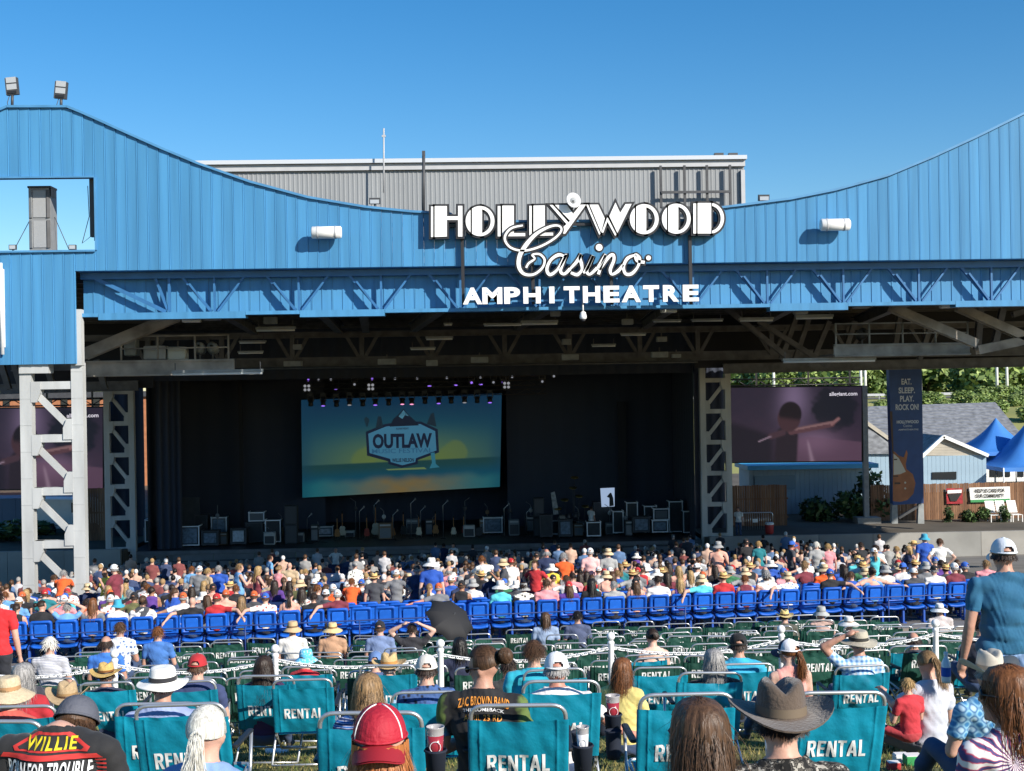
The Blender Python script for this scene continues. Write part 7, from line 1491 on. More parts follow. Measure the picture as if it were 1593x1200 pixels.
stand(178, 871, 36, 'maroon', 'white cap', ('short', 'grey'), 1, 70, 0, 'left of the dark stage'); stand(164, 884, 36.5, 'yellow', None, ('short', 'dark'), 5, 150, 4, 'talking to the maroon shirt'); stand(96, 890, 38, 'orange', None, ('short', 'grey'), 8, 10, 0, 'through the lattice column'); stand(76, 897, 39, 'white', None, ('short', 'brown'), 8, -10, 0, 'bending inside the lattice column'); stand(310, 880, 38, 'grey', 'white cap', ('short', 'grey'), 6, 0, 0, 'left of the open case'); stand(298, 881, 40, 'sky blue', None, ('short', 'auburn'), 3, 0, 0, 'half hidden by the grey top'); stand(323, 884, 38, 'tan', None, ('short', 'blond'), 3, -40, 0, 'by the grey top'); stand(340, 880, 38, 'royal blue', None, ('short', 'grey'), 6, 0, 0, 'broad backed'); stand(372, 877, 37, 'sky blue', None, ('short', 'light'), 5, -60, 0, 'sleeveless in profile'); stand(401, 881, 37, 'maroon', None, ('long', 'blond'), 5, -60, 0, 'in profile'); stand(434, 880, 38, 'pink', None, ('bun', 'light'), 7, -20, 0, 'in a flower print'); stand(450, 875, 40, 'tan', None, None, 6, 0, 0, 'broad back'); stand(420, 864, 50, 'sky blue', None, ('short', 'dark'), 1, -60, 1, 'in the shade'); stand(475, 893, 41, 'black', None, ('short', 'blond'), 3, 0, 0, 'behind the row')
stand(522, 855, 64, 'white', None, ('short', 'grey'), 2, 180, 1, 'guarding the stage front', 1.0); stand(705, 843, 66, 'white', None, ('short', 'dark'), 0, 160, 1, 'in front of the stage edge', 1.0); stand(690, 846, 66.5, 'navy', None, ('short', 'dark'), 0, 0, 4, 'in front of the stage edge', 1.0); stand(228, 868, 56, 'grey', None, ('short', 'white'), 1, 30, 0, 'alone in the shade'); stand(246, 870, 57, 'sky blue', 'grey bucket hat', ('short', 'grey'), 0, 0, 0, 'alone in the shade')
def seated(k, x_, shirt, hatn, hr, pi, sk, yaw, idx, extra=None):
    P = row_pt(k, x_); pose = STADP[pi]; ht = HATW.get(hatn); s = .96 + (idx * 37 % 11) * .008
    lab = f"seated person in {shirt} top" + (f" and {hatn}" if hatn else f" with {hr[1]} hair" if hr else ' with bald head') + f", {ordw(idx)} from left in row {ordw(k + 1)}"
    person(P + Vector((0, .02, .02)), pose, SC_(shirt), lab, CG, hr, ht, sk, DENIM if idx % 2 else DARKP, yaw + math.degrees(ROWANG), s)
ROW0 = [(38, 'black', None, ('pony', 'dark'), 4, 0), (52, 'black', None, ('bun', 'dark'), 6, 0), (98, 'sky blue', None, ('short', 'grey'), 8, 0), (134, 'grey', 'black cap', ('short', 'grey'), 0, 0), (150, 'peach', None, ('long', 'auburn'), 4, 0), (165, 'white', 'turquoise hat', ('short', 'brown'), 1, 0), (203, 'white', None, ('short', 'dark'), 5, 0), (240, 'charcoal', None, ('bun', 'brown'), 4, 0), (292, 'black', None, None, 9, 0), (333, 'red', 'red cap', ('short', 'brown'), 10, 0), (362, 'olive', None, ('long', 'light'), 4, 0), (416, 'red floral', 'blue cap', ('short', 'brown'), 9, 0), (448, 'peach', None, ('pony', 'dark'), 4, 0), (481, 'black', None, ('short', 'dark'), 5, 0), (518, 'maroon', 'white cap', ('short', 'grey'), 9, 0), (772, 'turquoise', 'white sun hat', ('short', 'grey'), 1, 0),
        (802, 'black', 'grey bucket hat', ('short', 'grey'), 5, 0), (832, 'grey floral', None, ('short', 'dark'), 0, 0), (850, 'pink', None, ('short', 'brown'), 5, 0), (898, 'purple', 'red cap', ('long', 'brown'), 0, 0), (925, 'black', None, ('long', 'black'), 1, 0), (953, 'plaid', None, ('short', 'grey'), 5, 0), (993, 'peach', 'black cap', ('long', 'brown'), 4, 0), (1014, 'white', None, ('short', 'dark'), 5, 0), (1052, 'purple', None, ('long', 'blond'), 4, 0), (1087, 'turquoise', 'tan sun hat', ('short', 'grey'), 9, 0), (1120, 'red', 'straw hat', ('short', 'brown'), 0, 0), (1154, 'maroon', None, ('short', 'auburn'), 4, 0), (1188, 'peach', None, ('balding', 'dark'), 5, 3), (1212, 'white', None, ('short', 'grey'), 0, 0), (1238, 'blue floral', 'tan sun hat', ('short', 'brown'), 9, 0), (1282, 'black', 'blue cap', ('short', 'brown'), 10, 0), (1315, 'royal blue', None, ('short', 'brown'), 6, 0), (1350, 'sky blue', 'black cap', ('short', 'brown'), 0, 0), (1376, 'peach', None, ('bun', 'dark'), 7, 0), (1432, 'charcoal', 'white cap', ('short', 'auburn'), 5, 0), (1460, 'white', 'black cap', ('short', 'grey'), 5, 0), (1490, 'maroon', 'white cap', ('short', 'grey'), 0, 0)]
for i, (px, sh_, hn, hr_, pi, sk_) in enumerate(ROW0):
    x_ = (px - CX) / FPX * 30 + math.tan(YAW) * 30
    for _ in range(4): x_ += (px - proj(row_pt(0, x_) + Vector((0, 0, 1)))[0]) / FPX * 30
    seated(0, round((x_ + 13.6) / SP) * SP - 13.6, sh_, hn, hr_, pi, sk_, 0, i + 1)
rr = random.Random(23); shc = ['white'] * 5 + ['black'] * 3 + ['navy', 'grey', 'grey', 'red', 'maroon', 'sky blue', 'royal blue', 'pink', 'peach', 'charcoal', 'charcoal', 'tan', 'plaid', 'olive', 'teal', 'turquoise', 'red floral', 'green', 'purple', 'orange']
hhc = [None] * 11 + ['white cap'] * 3 + ['black cap'] * 2 + ['red cap', 'blue cap', 'tan sun hat', 'straw hat', 'straw hat', 'white sun hat', 'grey bucket hat', 'orange cap']
hrc = [('short', c) for c in ('brown', 'dark', 'grey', 'light', 'auburn', 'white', 'black')] + [('long', 'brown'), ('long', 'blond'), ('long', 'dark'), ('pony', 'light'), ('pony', 'brown'), ('balding', 'grey'), ('bun', 'dark')]
cand = []
for k in range(1, 13):
    for j in range(50):
        x_ = -13.2 + SP * (j + .5 * (k % 2)); P = row_pt(k, x_); px = proj(P + Vector((0, 0, 1.2)))[0]
        if -20 < px < 1600 and rr.random() < (.40 if k < 5 else .5): cand.append((k, x_))
rr.shuffle(cand); cand.sort(key=lambda q: q[0] + rr.uniform(0, 4)); NCROWD = 165; pick = sorted(cand[:NCROWD]); rest = cand[NCROWD:]; cnt = {}
for (k, x_) in pick:
    cnt[k] = cnt.get(k, 0) + 1; hn = rr.choice(hhc); seated(k, x_, rr.choice(shc), hn, rr.choice(hrc) if not hn else ('short', rr.choice(['brown', 'grey', 'dark', 'light'])), rr.choice([0, 0, 1, 2, 3, 4, 5, 5, 6]), rr.choice([0, 0, 1, 2, 2, 3, 4]), rr.uniform(-15, 15), cnt[k])
# the shaded part of the crowd reads as one mass
LOW = body(voxel=.05, base='stad', arms=('lap', 'lap'))[0]; lco = np.zeros(len(LOW.vertices) * 3); LOW.vertices.foreach_get('co', lco); lco = lco.reshape(-1, 3); lf = [tuple(p.vertices) for p in LOW.polygons]; lm = np.array([p.material_index for p in LOW.polygons])
DC = [S(*c) for c in ((190, 190, 195), (50, 52, 60), (60, 74, 110), (130, 70, 70), (150, 150, 150), (90, 120, 160), (205, 170, 150))]; far = MB()
spots = rest + [(k, -17 + SP * rr.uniform(0, 64)) for k in range(13, 38) for _ in range(17)]
HCm = [skin(0), hairm('brown'), hairm('grey'), hairm('black'), S(220, 220, 220), S(160, 130, 90)]
for (k, x_) in spots:
    P = row_pt(k, x_)
    if P.y > 66.5: continue
    s_ = rr.uniform(.94, 1.06); st_ = rr.random() < .12 and k > 14; vv = [(P.x + v[0] * s_, P.y + v[1] * s_, P.z + v[2] * s_ + (.42 if st_ else 0)) for v in lco]; ci = 6 + rr.randrange(7)
    o_ = len(far.v); far.v += vv; far.f += [tuple(o_ + q for q in f) for f in lf]; far.m += [0 if m == 0 else (ci if m == 1 else 7) for m in lm]; far.sm += [True] * len(lf)
    hc = body(voxel=.05, base='stad', arms=('lap', 'lap'))[1]; far.ell((P.x + hc.x * s_, P.y + (hc.y - .015) * s_, P.z + (hc.z + .02) * s_ + (.42 if st_ else 0)), (.088, .105, .10), 8, 5, mi=rr.choice([1, 1, 2, 3, 3, 4, 5]))
fo = far.build('seated_crowd', HCm + DC); tag(fo, 'shaded mass of seated spectators filling the rows up to the stage', 'crowd', kind='stuff')
# crew on the stage
def crew(px, D, shirt, lab, pi=1, yaw=0, hr_=('short', 'dark')):
    P = at(px, 830, D); person((P.x, D, ZST), STANDP[pi], SC_(shirt), lab, 'stage crew', hr_, None, 1, DENIM, yaw, 1.0)
crew(920, 73.5, 'white', 'stage hand in white shirt and jeans beside the drum kit', 1, -40); crew(1149, 71.2, 'white', 'crew member in white shirt by the right lattice column', 0, 150)
# ------------------------------------------------------------ people on the lawn
FV = .0125
MD = .017
def LP(arms=('rest', 'rest'), **k): return dict(voxel=k.pop('voxel', FV), base=k.pop('base', 'low'), arms=arms, **k)
G0 = 'people sitting on the lawn'
def lawn(px, q, D, pose, shirt, label, hr=('short', 'brown'), ht=None, sk=0, yaw=0, s=1.0, detail=0, glasses=False, pants=DENIM, group=G0, ch=None):
    if ch: D = TCH[ch].location.y + .0
    loc = seat_at(px, q, D, pose, ht, s, yaw); return person(loc, pose, shirt, label, group, hr, ht, sk, pants, yaw, s, glasses, detail)
def printed(o, pieces, off=.004):
    """lay flat print pieces (2D in local x,z of the shirt's back) on the body surface"""
    me = o.data; bv = BVHTree.FromPolygons([v.co for v in me.vertices], [p.vertices for p in me.polygons]); b = MB(); mats = []
    for lay, (m, vs, fs) in enumerate(pieces):
        bm = bmesh.new(); V_ = [bm.verts.new((x, 0, z)) for x, z in vs]
        for f in fs:
            try: bm.faces.new([V_[i] for i in f])
            except ValueError: pass
        bmesh.ops.triangulate(bm, faces=bm.faces)
        for _ in range(4):
            L = [e for e in bm.edges if e.calc_length() > .016]
            if not L: break
            bmesh.ops.subdivide_edges(bm, edges=L, cuts=1); bmesh.ops.triangulate(bm, faces=[f for f in bm.faces if len(f.verts) > 3])
        out = []
        for v in bm.verts:
            h = bv.ray_cast(Vector((v.co.x, -1.5, v.co.z)), Vector((0, 1, 0))); y = (h[0].y if h[0] is not None else -.1); out.append((v.co.x, y - off - .0028 * min(lay, 2 + lay // 3), v.co.z))
        if m not in mats: mats.append(m)
        bm.verts.index_update(); b.add(out, [tuple(v.index for v in f.verts) for f in bm.faces], mats.index(m), True); bm.free()
    p = b.build('shirt_print', mats); p.parent = o; return p
def tx(body_, w, h, x, z, bold=.03, arch=0, spacing=1.0):
    me = fit_text(body_, w, h, bold, 0, spacing); vs = [(v.co.x + x, v.co.z + z - arch * (v.co.x) ** 2) for v in me.vertices]; return vs, [tuple(p.vertices) for p in me.polygons]
def poly(pts): return pts, [tuple(range(len(pts)))]
REDP = mat('print_red', (.55, .035, .03), .7); YELP = mat('print_yellow', (.80, .62, .02), .7); WHP = mat('print_white', (.8, .8, .8), .7); ORP = mat('print_orange', (.85, .33, .05), .7); TEEK = S(38, 38, 40)
# nearest heads
p = lawn(590, 1091, 4.15, LP(fem=True), S(190, 150, 150), 'person with long red hair under a red cap with its bill to the camera', ('long', 'red'), ('cap_back', mat('cap_red', (.42, .012, .03), .7, 0, .08, 8, .3, 60), mat('cap_red_bill', (.30, .01, .02), .7), 1.0), 0, 0, .98, 1)
# white piping and a sewn mark on the red cap
hcM = Matrix.Translation(body(**LP(fem=True))[1]); b = MB()
for sx in (-.45, .45): b.tube([Vector((.089 * math.cos(e_) * sx * 1.9, -.008 - .1085 * math.cos(e_) * math.sqrt(max(0, 1 - (sx * 1.9) ** 2)), .024 + .1055 * math.sin(e_))) for e_ in np.linspace(0, 1.45, 9)], .0028, 5)
o = b.build('cap_piping', WHP); o.parent = p; o.matrix_basis = hcM
p = lawn(1086, 1088, 3.9, LP(), S(60, 60, 66), 'person with wet dark brown hair and glasses seen from behind', ('fringe', 'brown'), None, 0, 8, .98, 2, True)
FELT = mat('felt_brown', (.105, .075, .055), .9, 0, .12, 6, .3, 80, sheen=.3); CAMO = pattern('camo_bw', 'camo', (srgb(20, 20, 20), srgb(90, 86, 80), srgb(30, 30, 30), srgb(170, 165, 155)), 45)
p = lawn(1213, 1053, 4.65, LP(arms=('lap', 'lap')), CAMO, 'person in a wide brown felt hat and black and white leaf print shirt', ('short', 'dark'), ('fedora', FELT, mat('felt_band', (.16, .12, .08), .8), 1.04), 0, 0, 1.0, 3)
p = lawn(322, 1099, 5.4, LP(fem=True, arms=('lap', 'lap')), S(130, 160, 205), 'person with white ponytail and pale blue shirt', ('pony', 'white'), None, 0, -10, .95, 4)
GCAP = mat('cap_slate', (.10, .105, .13), .8, 0, .12, 8, .3, 60)
p = lawn(118, 1083, 5.6, LP(arms=('lap', 'rest'), wide=1.12, hd=.17, hp=-30, lean=-.17), TEEK, 'person in slate cap and black T-shirt with red, yellow and white print', ('short', 'brown'), ('fitted', GCAP, GCAP, 1.06), 0, -6, .97, 5)
_pp = ([(REDP, *poly([(-.17, .80), (-.07, .855), (.07, .855), (.17, .80), (.16, .782), (-.16, .782)])), (TEEK, *poly([(-.145, .80), (-.06, .845), (.06, .845), (.145, .80), (.135, .79), (-.135, .79)])), (YELP, *tx('WILLIE', .22, .05, 0, .815, .018, 0, 1.12)),
            (REDP, *poly([(-.21, .775), (.20, .775), (.225, .755), (-.225, .755)])), (WHP, *tx('BORN FOR TROUBLE', .37, .072, -.005, .712, .02, 0, 1.06)), (REDP, *poly([(-.235, .668), (.235, .668), (.235, .655), (-.235, .655)]))] + [(REDP, *poly([(.19, .75 - .018 * k), (.235, .748 - .018 * k), (.235, .741 - .018 * k), (.195, .743 - .018 * k)])) for k in range(5)] +
        [(REDP, *poly([(-.19, .648), (.19, .648), (.12, .55), (-.12, .55)])), (TEEK, *poly([(-.165, .637), (.165, .637), (.11, .556), (-.11, .556)])), (YELP, *tx('NELSON', .23, .066, 0, .602, .02, 0, 1.1))])
printed(p, [(m_, [(x_, z_ + .075) for x_, z_ in v_], f_) for m_, v_, f_ in _pp])
TIE = pattern('tie_dye', 'rays', (srgb(235, 232, 230), srgb(230, 225, 226), srgb(200, 60, 90), srgb(70, 70, 120)), 18)
p = lawn(1566, 1036, 5.0, LP(fem=True, arms=('lap', 'lap'), hy=55), TIE, 'person with long brown hair, sunglasses and red, white and blue tie-dye shirt', ('long', 'auburn'), None, 0, 10, 1.0, 6, True)
PLBL = pattern('plaid_blue', 'plaid', (srgb(60, 130, 185), srgb(150, 200, 225), srgb(60, 110, 160), srgb(190, 220, 235)), 13)
p = lawn(1538, 1008, 8.2, LP(arms=('lap', 'rest'), wide=1.1), PLBL, 'person in blue plaid shirt and pale cowboy hat at the picture edge', ('short', 'grey'), ('cowboy', mat('felt_pale', (.55, .50, .42), .9, 0, .08, 6), mat('felt_pale_band', (.3, .27, .22), .9), .95), 0, 10, 1.0)
TEALT = S(34, 96, 130)
Pm = at(1562, 836, 9.4); posem = dict(voxel=FV, base='stand', arms=('down', 'down'), wide=1.22); sm_ = 1.0
p = person((Pm.x, 9.4, Pm.z - top_of(posem, ('cap',)) * sm_), posem, TEALT, 'tall standing man in teal T-shirt and white cap at the picture edge', 'people standing on the lawn', ('short', 'dark'), ('cap', S(214, 220, 228), S(200, 206, 214), 1.02), 1, S(120, 150, 190), 0, sm_)
RB = pattern('rainbow_tee', 'camo', (srgb(30, 30, 32), srgb(32, 32, 34), srgb(90, 160, 60), srgb(80, 70, 170)), 9)
p = lawn(752, 1006, 7.35, LP(arms=('lap', 'lap'), hy=72, hp=-14, wide=1.1), sided('black_rainbow_tee'), 'man with tied brown hair and sunglasses in black shirt with orange lettering and rainbow sleeves', ('bun', 'brown'), None, 1, -14, 1.02, 7, True, ch='T1')
printed(p, [(ORP, *tx('ZAC BROWN BAND', .30, .05, .02, .885, .015, 1.1, 1.06)), (WHP, *tx('THE COMEBACK', .24, .018, .02, .838, .01, 1.0)), (ORP, *tx('APRIL 23 RD', .22, .035, .02, .795, .015, .5, 1.06))])
WCAP = S(236, 238, 240)
lawn(865, 1013, 9.1, LP(arms=('lap', 'side'), wide=1.15), S(232, 228, 226), 'sunburnt man in white cap with red strap and white shirt', ('balding', 'grey'), ('cap', WCAP, S(220, 222, 226), 1.03), 3, 4, 1.0, ch='T19')
STRB = pattern('stripe_blue', 'stripe', (srgb(60, 110, 180), srgb(235, 235, 240), srgb(40, 60, 110)), 30)
lawn(572, 1048, 6.7, LP(fem=True, arms=('lap', 'lap')), STRB, 'person with straight light brown hair and blue striped shirt behind the red cap', ('fringe', 'light'), None, 0, 4, .9, 8, ch='T17')
lawn(663, 1017, 9.4, LP(arms=('lap', 'lap')), pattern('star_navy', 'floral', (srgb(20, 24, 40), srgb(66, 96, 150), srgb(66, 96, 150)), 18), 'person in beige and dark trucker cap above the star print', ('short', 'dark'), ('trucker', S(220, 214, 204), S(70, 40, 60), 1.02), 0, 4, .98, 0, ch='T16')
lawn(253, 1030, 8.7, LP(arms=('lap', 'rest'), wide=1.1), S(150, 165, 205), 'person in white sun hat with black band and lavender blue shirt', ('short', 'dark'), ('boonie', S(240, 238, 232), S(40, 40, 44), 1.06), 1, 4, 1.0, ch='T5')
lawn(14, 1045, 9.6, LP(fem=True, arms=('lap', 'lap')), S(200, 90, 80), 'person in cream straw hat with pink neck at the picture edge', ('short', 'light'), ('sunhat', mat('straw_cream', (.62, .50, .33), .9, 0, .12, 40, .4, 120), S(170, 130, 90), .95), 3, 0, 1.0, ch='T7')
lawn(36, 1032, 11, LP(voxel=MD, fem=True, arms=('lap', 'lap')), S(180, 40, 50), 'person with loose grey blond hair behind the cream straw hat', ('fringe', 'grey'), None, 0, 0, 1.0, 9)
lawn(105, 1057, 10.2, LP(voxel=MD, arms=('lap', 'lap')), S(110, 120, 70), 'person in tan straw cowboy hat beside the slate cap', ('short', 'brown'), ('cowboy', mat('straw_tan', (.48, .35, .20), .9, 0, .12, 40, .4, 120), S(150, 120, 80), .93), 1, 0, .95)
lawn(165, 1026, 13, LP(voxel=MD, arms=('lap', 'lap')), S(48, 56, 80), 'person in golden straw hat with dark band by the first white post', ('short', 'dark'), ('straw', mat('straw_gold', (.62, .42, .14), .85, 0, .12, 40, .4, 120), S(120, 76, 30), .95), 1, 0, 1.0, ch='T8')
lawn(307, 1016, 12, LP(voxel=MD, arms=('rest', 'lap'), wide=1.1), S(58, 70, 110), 'person in red and white cap and navy shirt', ('short', 'brown'), ('trucker', S(176, 40, 46), S(226, 220, 220), 1.03), 0, 0, 1.0, ch='T22')
lawn(410, 1020, 12.4, LP(voxel=MD, fem=True, arms=('lap', 'lap')), S(60, 40, 80), 'person with very long dark hair with purple tips', ('long', 'dark'), None, 0, 0, 1.0, 10, ch='A2')
lawn(476, 1006, 14.2, LP(voxel=MD, fem=True, arms=('lap', 'lap')), S(196, 44, 56), 'child in sky blue bucket hat and red shirt', ('short', 'brown'), ('bucket', pattern('tie_blue', 'camo', (srgb(90, 190, 230), srgb(140, 210, 240), srgb(200, 235, 245)), 40), S(90, 180, 220), .95), 0, -20, .9, ch='T23')
lawn(605, 1012, 12.3, LP(voxel=MD, arms=('lap', 'lap'), wide=1.1), S(160, 195, 225), 'person in golden straw fedora and pale blue shirt', ('short', 'grey'), ('straw', mat('straw_honey', (.62, .44, .21), .85, 0, .1, 40, .4, 120), S(180, 130, 70), 1.0), 0, 0, 1.0, ch='T21')
lawn(584, 1012, 15, LP(voxel=MD, arms=('lap', 'lap')), S(70, 90, 130), 'person in denim blue cap left of the golden fedora', ('short', 'brown'), ('cap', S(100, 130, 180), S(90, 120, 170)), 0, 0, .96)
lawn(790, 1022, 13.5, LP(voxel=MD, arms=('lap', 'lap')), S(60, 60, 60), 'dark haired person low behind the tied brown hair', ('short', 'dark'), None, 4, 0, .95)
lawn(830, 997, 11.2, LP(voxel=MD, arms=('lap', 'lap'), wide=1.1), S(40, 170, 195), 'short haired man in turquoise shirt behind the sunburnt man', ('short', 'brown'), None, 0, 0, 1.02, 11, ch='T20')
lawn(968, 1024, 11, LP(voxel=MD, fem=True, arms=('lap', 'lap')), S(226, 208, 130), 'person with golden red hair and yellow top beside the white post', ('fringe', 'auburn'), None, 0, -25, .92, 12)
lawn(1014, 978, 15.3, LP(voxel=MD, fem=True, tank=True, arms=('lap', 'lap')), S(230, 190, 170), 'person with dark hair bun and bare shoulders', ('bun', 'dark'), None, 2, 10, 1.0, 13, ch='T14')
lawn(1110, 1010, 11, LP(voxel=MD, arms=('lap', 'lap')), S(40, 40, 44), 'person with wavy grey hair and red bandana', ('fringe', 'grey'), None, 1, 0, .98, 14, ch='T13')
lawn(1148, 984, 12.9, LP(voxel=MD, arms=('lap', 'lap'), wide=1.15), S(52, 168, 205), 'man in shiny black cap and turquoise shirt', ('short', 'dark'), ('cap', S(26, 26, 28), S(24, 24, 26), 1.04), 1, 0, 1.0, ch='T15')
lawn(1226, 993, 12.3, LP(voxel=MD, fem=True, tank=True, arms=('lap', 'lap'), hy=30), S(230, 160, 150), 'person in white mesh cap with orange tipped ponytail and pink top', ('pony', 'auburn'), ('trucker', S(235, 235, 240), S(34, 40, 70), 1.02), 2, 10, 1.0, 15)
lawn(1335, 977, 12.1, LP(voxel=MD, arms=('up', 'rest')), pattern('plaid_sky', 'plaid', (srgb(90, 140, 200), srgb(170, 205, 235), srgb(220, 225, 230)), 18), 'person in wide boonie hat and sky blue check shirt', ('short', 'grey'), ('boonie', mat('canvas_stone', (.46, .42, .33), .9, 0, .1, 10, .4, 40), S(50, 50, 46), 1.12), 1, 0, 1.0, ch='T9')
lawn(1420, 983, 14.3, LP(voxel=MD, arms=('lap', 'lap')), S(50, 56, 70), 'bald man in front of the last white post', ('balding', 'dark'), None, 1, 0, .98, ch='T10')
lawn(1442, 1014, 11.2, LP(voxel=MD, base='floor', fem=True, arms=('fwd', 'lap'), hp=-25), S(196, 200, 212), 'person in pale grey T-shirt kneeling on the grass with a child', ('pony', 'light'), None, 0, 15, 1.02, 16, pants=S(110, 112, 118))
lawn(1411, 1055, 11.0, LP(base='floor', arms=('lap', 'lap'), voxel=.02), S(190, 50, 60), 'small child in red shirt sitting on the grass', ('short', 'blond'), None, 0, 20, .6, pants=S(180, 60, 66))
lawn(-6, 918, 16.8, dict(voxel=.016, base='stand', arms=('down', 'down'), wide=1.1), S(222, 44, 50), 'person in bright red shirt standing at the picture edge', ('short', 'dark'), None, 0, 0, 1.0, group='people standing on the lawn', pants=DARKP)
MV = .017
for a in ((40, 1030, 13.6, S(60, 60, 70), 'person with short dark hair below the first chain', ('short', 'dark'), None), (78, 991, 17.5, pattern('stripe_grey', 'stripe', (srgb(220, 220, 225), srgb(150, 155, 170)), 40), 'white haired man in striped shirt among the green chairs', ('short', 'white'), None), (165, 989, 18.2, S(60, 120, 205), 'bald man in bright blue shirt among the green chairs', ('balding', 'dark'), None), (187, 968, 20.5, FLB, 'man in blue floral shirt behind the bald man', ('short', 'brown'), None),
          (246, 975, 21, S(70, 120, 190), 'person with reddish hair left of the first chairs', ('short', 'auburn'), None), (455, 964, 22, S(232, 228, 222), 'person in tan sun hat and white shirt among the green chairs', ('short', 'brown'), ('bucket', S(200, 170, 130), S(120, 95, 70))), (517, 965, 22.5, S(190, 150, 120), 'person in wide straw hat beside the tan sun hat', ('short', 'light'), ('sunhat', S(224, 196, 140), S(150, 110, 60), .9)), (591, 965, 22, S(120, 140, 180), 'person in black flat cap among the green chairs', ('short', 'brown'), ('cap', S(34, 34, 38), S(30, 30, 34))),
          (715, 992, 16.5, S(40, 46, 72), 'person in navy hood right of the third white post', ('fringe', 'black'), None), (848, 953, 24, S(150, 170, 200), 'person with curly brown hair just below the blue seats', ('fringe', 'brown'), None), (898, 951, 24, S(80, 90, 120), 'person with short dark hair just below the blue seats', ('short', 'black'), None), (1220, 946, 24, S(90, 90, 80), 'person in yellow straw hat just below the blue seats', ('short', 'dark'), ('straw', S(226, 200, 130), S(70, 50, 40), .95)), (1277, 941, 24.5, S(190, 160, 150), 'person in grey bucket hat just below the blue seats', ('short', 'brown'), ('bucket', S(170, 172, 170), S(140, 140, 140))),
          (1320, 955, 22, S(230, 228, 222), 'person in floppy white hat among the green chairs', ('short', 'light'), ('sunhat', S(238, 236, 230), S(210, 205, 200), .9)), (1461, 935, 24, S(200, 190, 190), 'person in white brimmed hat near the picture edge', ('short', 'grey'), ('sunhat', S(240, 240, 238), S(200, 200, 200), .85)), (1525, 958, 15, S(40, 44, 60), 'dark shape of a person beside the standing man', ('short', 'dark'), None)):
    lawn(a[0], a[1], a[2], LP(voxel=MV, arms=('lap', 'lap')), a[3], a[4], a[5], a[6], 1 if 'bald' in a[4] else 0, 0, 1.0)
lawn(641, 970, 22.5, LP(voxel=MV, arms=('up', 'up')), S(44, 44, 50), 'person with both arms raised over dark hair beside the umbrella', ('short', 'dark'), None, 2)
# umbrella
P = at(702, 962, 23.5); e = empty('umbrella', P, 'open black umbrella tilted back among the green chairs', 'umbrella'); tl = Matrix.Rotation(R(38), 3, 'X') @ Matrix.Rotation(R(28), 3, 'Y'); UMB = mat('umbrella_black', (.016, .016, .018), .75)
NR = 8; UR = .50
def up(a, t): r_ = UR * math.sin(t * 1.25) / math.sin(1.25); sag = 1 - .17 * t * t * abs(math.sin(a * NR / 2)); return P + tl @ Vector((r_ * math.cos(a) * sag, r_ * math.sin(a) * sag, .28 * (math.cos(t * 1.25) - .6)))
for g_ in range(NR):
    b = MB(); vs = [up(2 * math.pi * (g_ + i / 4) / NR, j / 6) for j in range(7) for i in range(5)]; b.add(vs, [(j * 5 + i, (j + 1) * 5 + i, (j + 1) * 5 + i + 1, j * 5 + i + 1) for j in range(6) for i in range(4)], 0, True); b.build('gore', UMB, e)
    MB().tube([up(2 * math.pi * g_ / NR, t) - tl @ Vector((0, 0, .012)) for t in np.linspace(.05, 1, 6)], .004, 5).build('rib', DGREY, e)
MB().tube([P + tl @ Vector((0, 0, .16)), P + tl @ Vector((0, 0, -.55))], .008, 6).build('shaft', DGREY, e)
# drinks
CUPM = mat('clear_cup', (.75, .72, .72), .15); CUPM.node_tree.nodes['Principled BSDF'].inputs['Transmission Weight'].default_value = .5; RDR = mat('red_drink', (.32, .03, .045), .2)
def cup(px, q, D, lab, h=.15, r=.045, holder=True, drink=RDR):
    P = at(px, q, D) - Vector((0, 0, h)); e = empty('drink_cup', P, lab, 'cup', 'drinks on the lawn')
    MB().lathe([(0, 0), (r * .78, 0), (r * .96, h * .78), (r * .9, h * .78), (0, h * .77)], 20, P).build('drink', drink, e); MB().lathe([(r * .97, h * .78), (r, h), (r * 1.05, h + .004), (r * 1.05, h + .01), (r * .98, h + .008), (r * .93, h * .8)], 20, P).build('cup_rim', CUPM, e)
    b = MB(); b.tube([P + Vector((.62 * r * math.cos(a), -r * .93 + .003 * 0 - .002, h * .42 + .62 * r * math.sin(a))) for a in np.linspace(0, 6.28, 15)[:-1]], .002, 5, closed=True); b.build('printed_ring', WHP, e)
    if holder: MB().lathe([(0, -.12), (.045, -.12), (.055, .03), (.062, .035), (.056, .045), (.05, .02)], 18, P).build('holder', NAVYC, e)
cup(677, 1133, 6.6, 'clear plastic cup of red drink beside the red cap'); cup(953, 1084, 8.2, 'clear plastic cup of red drink held by the sunburnt arm', holder=True); cup(906, 1133, 6.9, 'white can in a dark holder beside the middle chair', .13, .034, True, S(225, 225, 228))
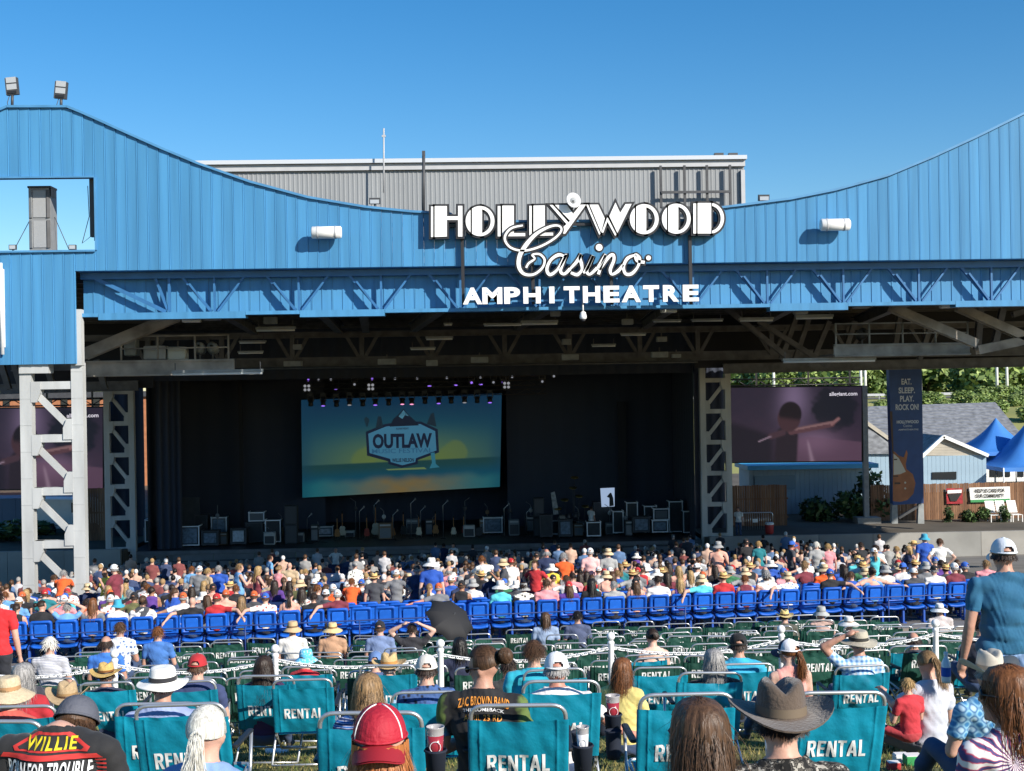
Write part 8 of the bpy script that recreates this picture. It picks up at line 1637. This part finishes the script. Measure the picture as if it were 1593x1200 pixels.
P = at(1472, 1062, 9.8); e = empty('water_bottle', P, 'clear water bottle with blue label in front of the kneeling person', 'bottle'); MB().lathe([(0, 0), (.033, 0), (.036, .02), (.036, .15), (.016, .19), (.014, .21)], 16, P).build('bottle', mat('bottle_clear', (.7, .8, .88), .1), e); MB().lathe([(.037, .05), (.037, .12)], 16, P).build('label', S(40, 90, 190), e); MB().lathe([(.016, .21), (.016, .235), (0, .235)], 12, P).build('cap', WHITE, e)
for px, D, m, lab, sz in ((1402, 10.6, WHITE, 'white paper on the grass by the child', .12), (1420, 10.4, S(60, 160, 90), 'green toy on the grass by the child', .14), (1390, 10.2, S(190, 60, 60), 'red box on the grass by the child', .1)):
    P = on_ground(px, D); e = empty('picnic_item', P, lab, 'item', 'things on the grass'); MB().rbox(P + Vector((0, 0, sz * .3)), (sz, sz * .8, sz * .6), sz * .1).build('box', m, e); MB().box(P + Vector((0, 0, sz * .62)), (sz * .9, sz * .7, sz * .05)).build('lid', WHITE, e)
# ------------------------------------------------------------ grass blades near the camera
g = np.random.default_rng(9); BL = [mat('grass_blade', (.11, .14, .03), .7), mat('grass_blade_dry', (.33, .27, .09), .8), mat('grass_blade_dark', (.05, .085, .02), .7)]; b = MB(); nB = 70000
yy = 5.5 + 11 * g.random(nB) ** 1.1; xx = (g.random(nB) - .5) * 2 * (.42 * yy + .3) + .035 * yy; hh = g.uniform(.02, .055, nB); an = g.uniform(0, 6.28, nB); ln = g.normal(0, .02, (nB, 2)); kk = g.choice(3, nB, p=[.42, .38, .2])
zz = np.array([ground(x, y) for x, y in zip(xx, yy)]); dx, dy = np.cos(an) * .005, np.sin(an) * .005
vs = np.empty((nB, 3, 3)); vs[:, 0] = np.stack([xx - dx, yy - dy, zz], 1); vs[:, 1] = np.stack([xx + dx, yy + dy, zz], 1); vs[:, 2] = np.stack([xx + ln[:, 0], yy + ln[:, 1], zz + hh], 1)
b.v = [tuple(v) for v in vs.reshape(-1, 3)]; b.f = [(3 * i, 3 * i + 1, 3 * i + 2) for i in range(nB)]; b.m = [int(k) for k in kk]; b.sm = [False] * nB
go = b.build('grass', BL); tag(go, 'short sunlit grass blades on the sloping lawn', 'grass', kind='stuff')
bpy.data.scenes.remove(TMP)
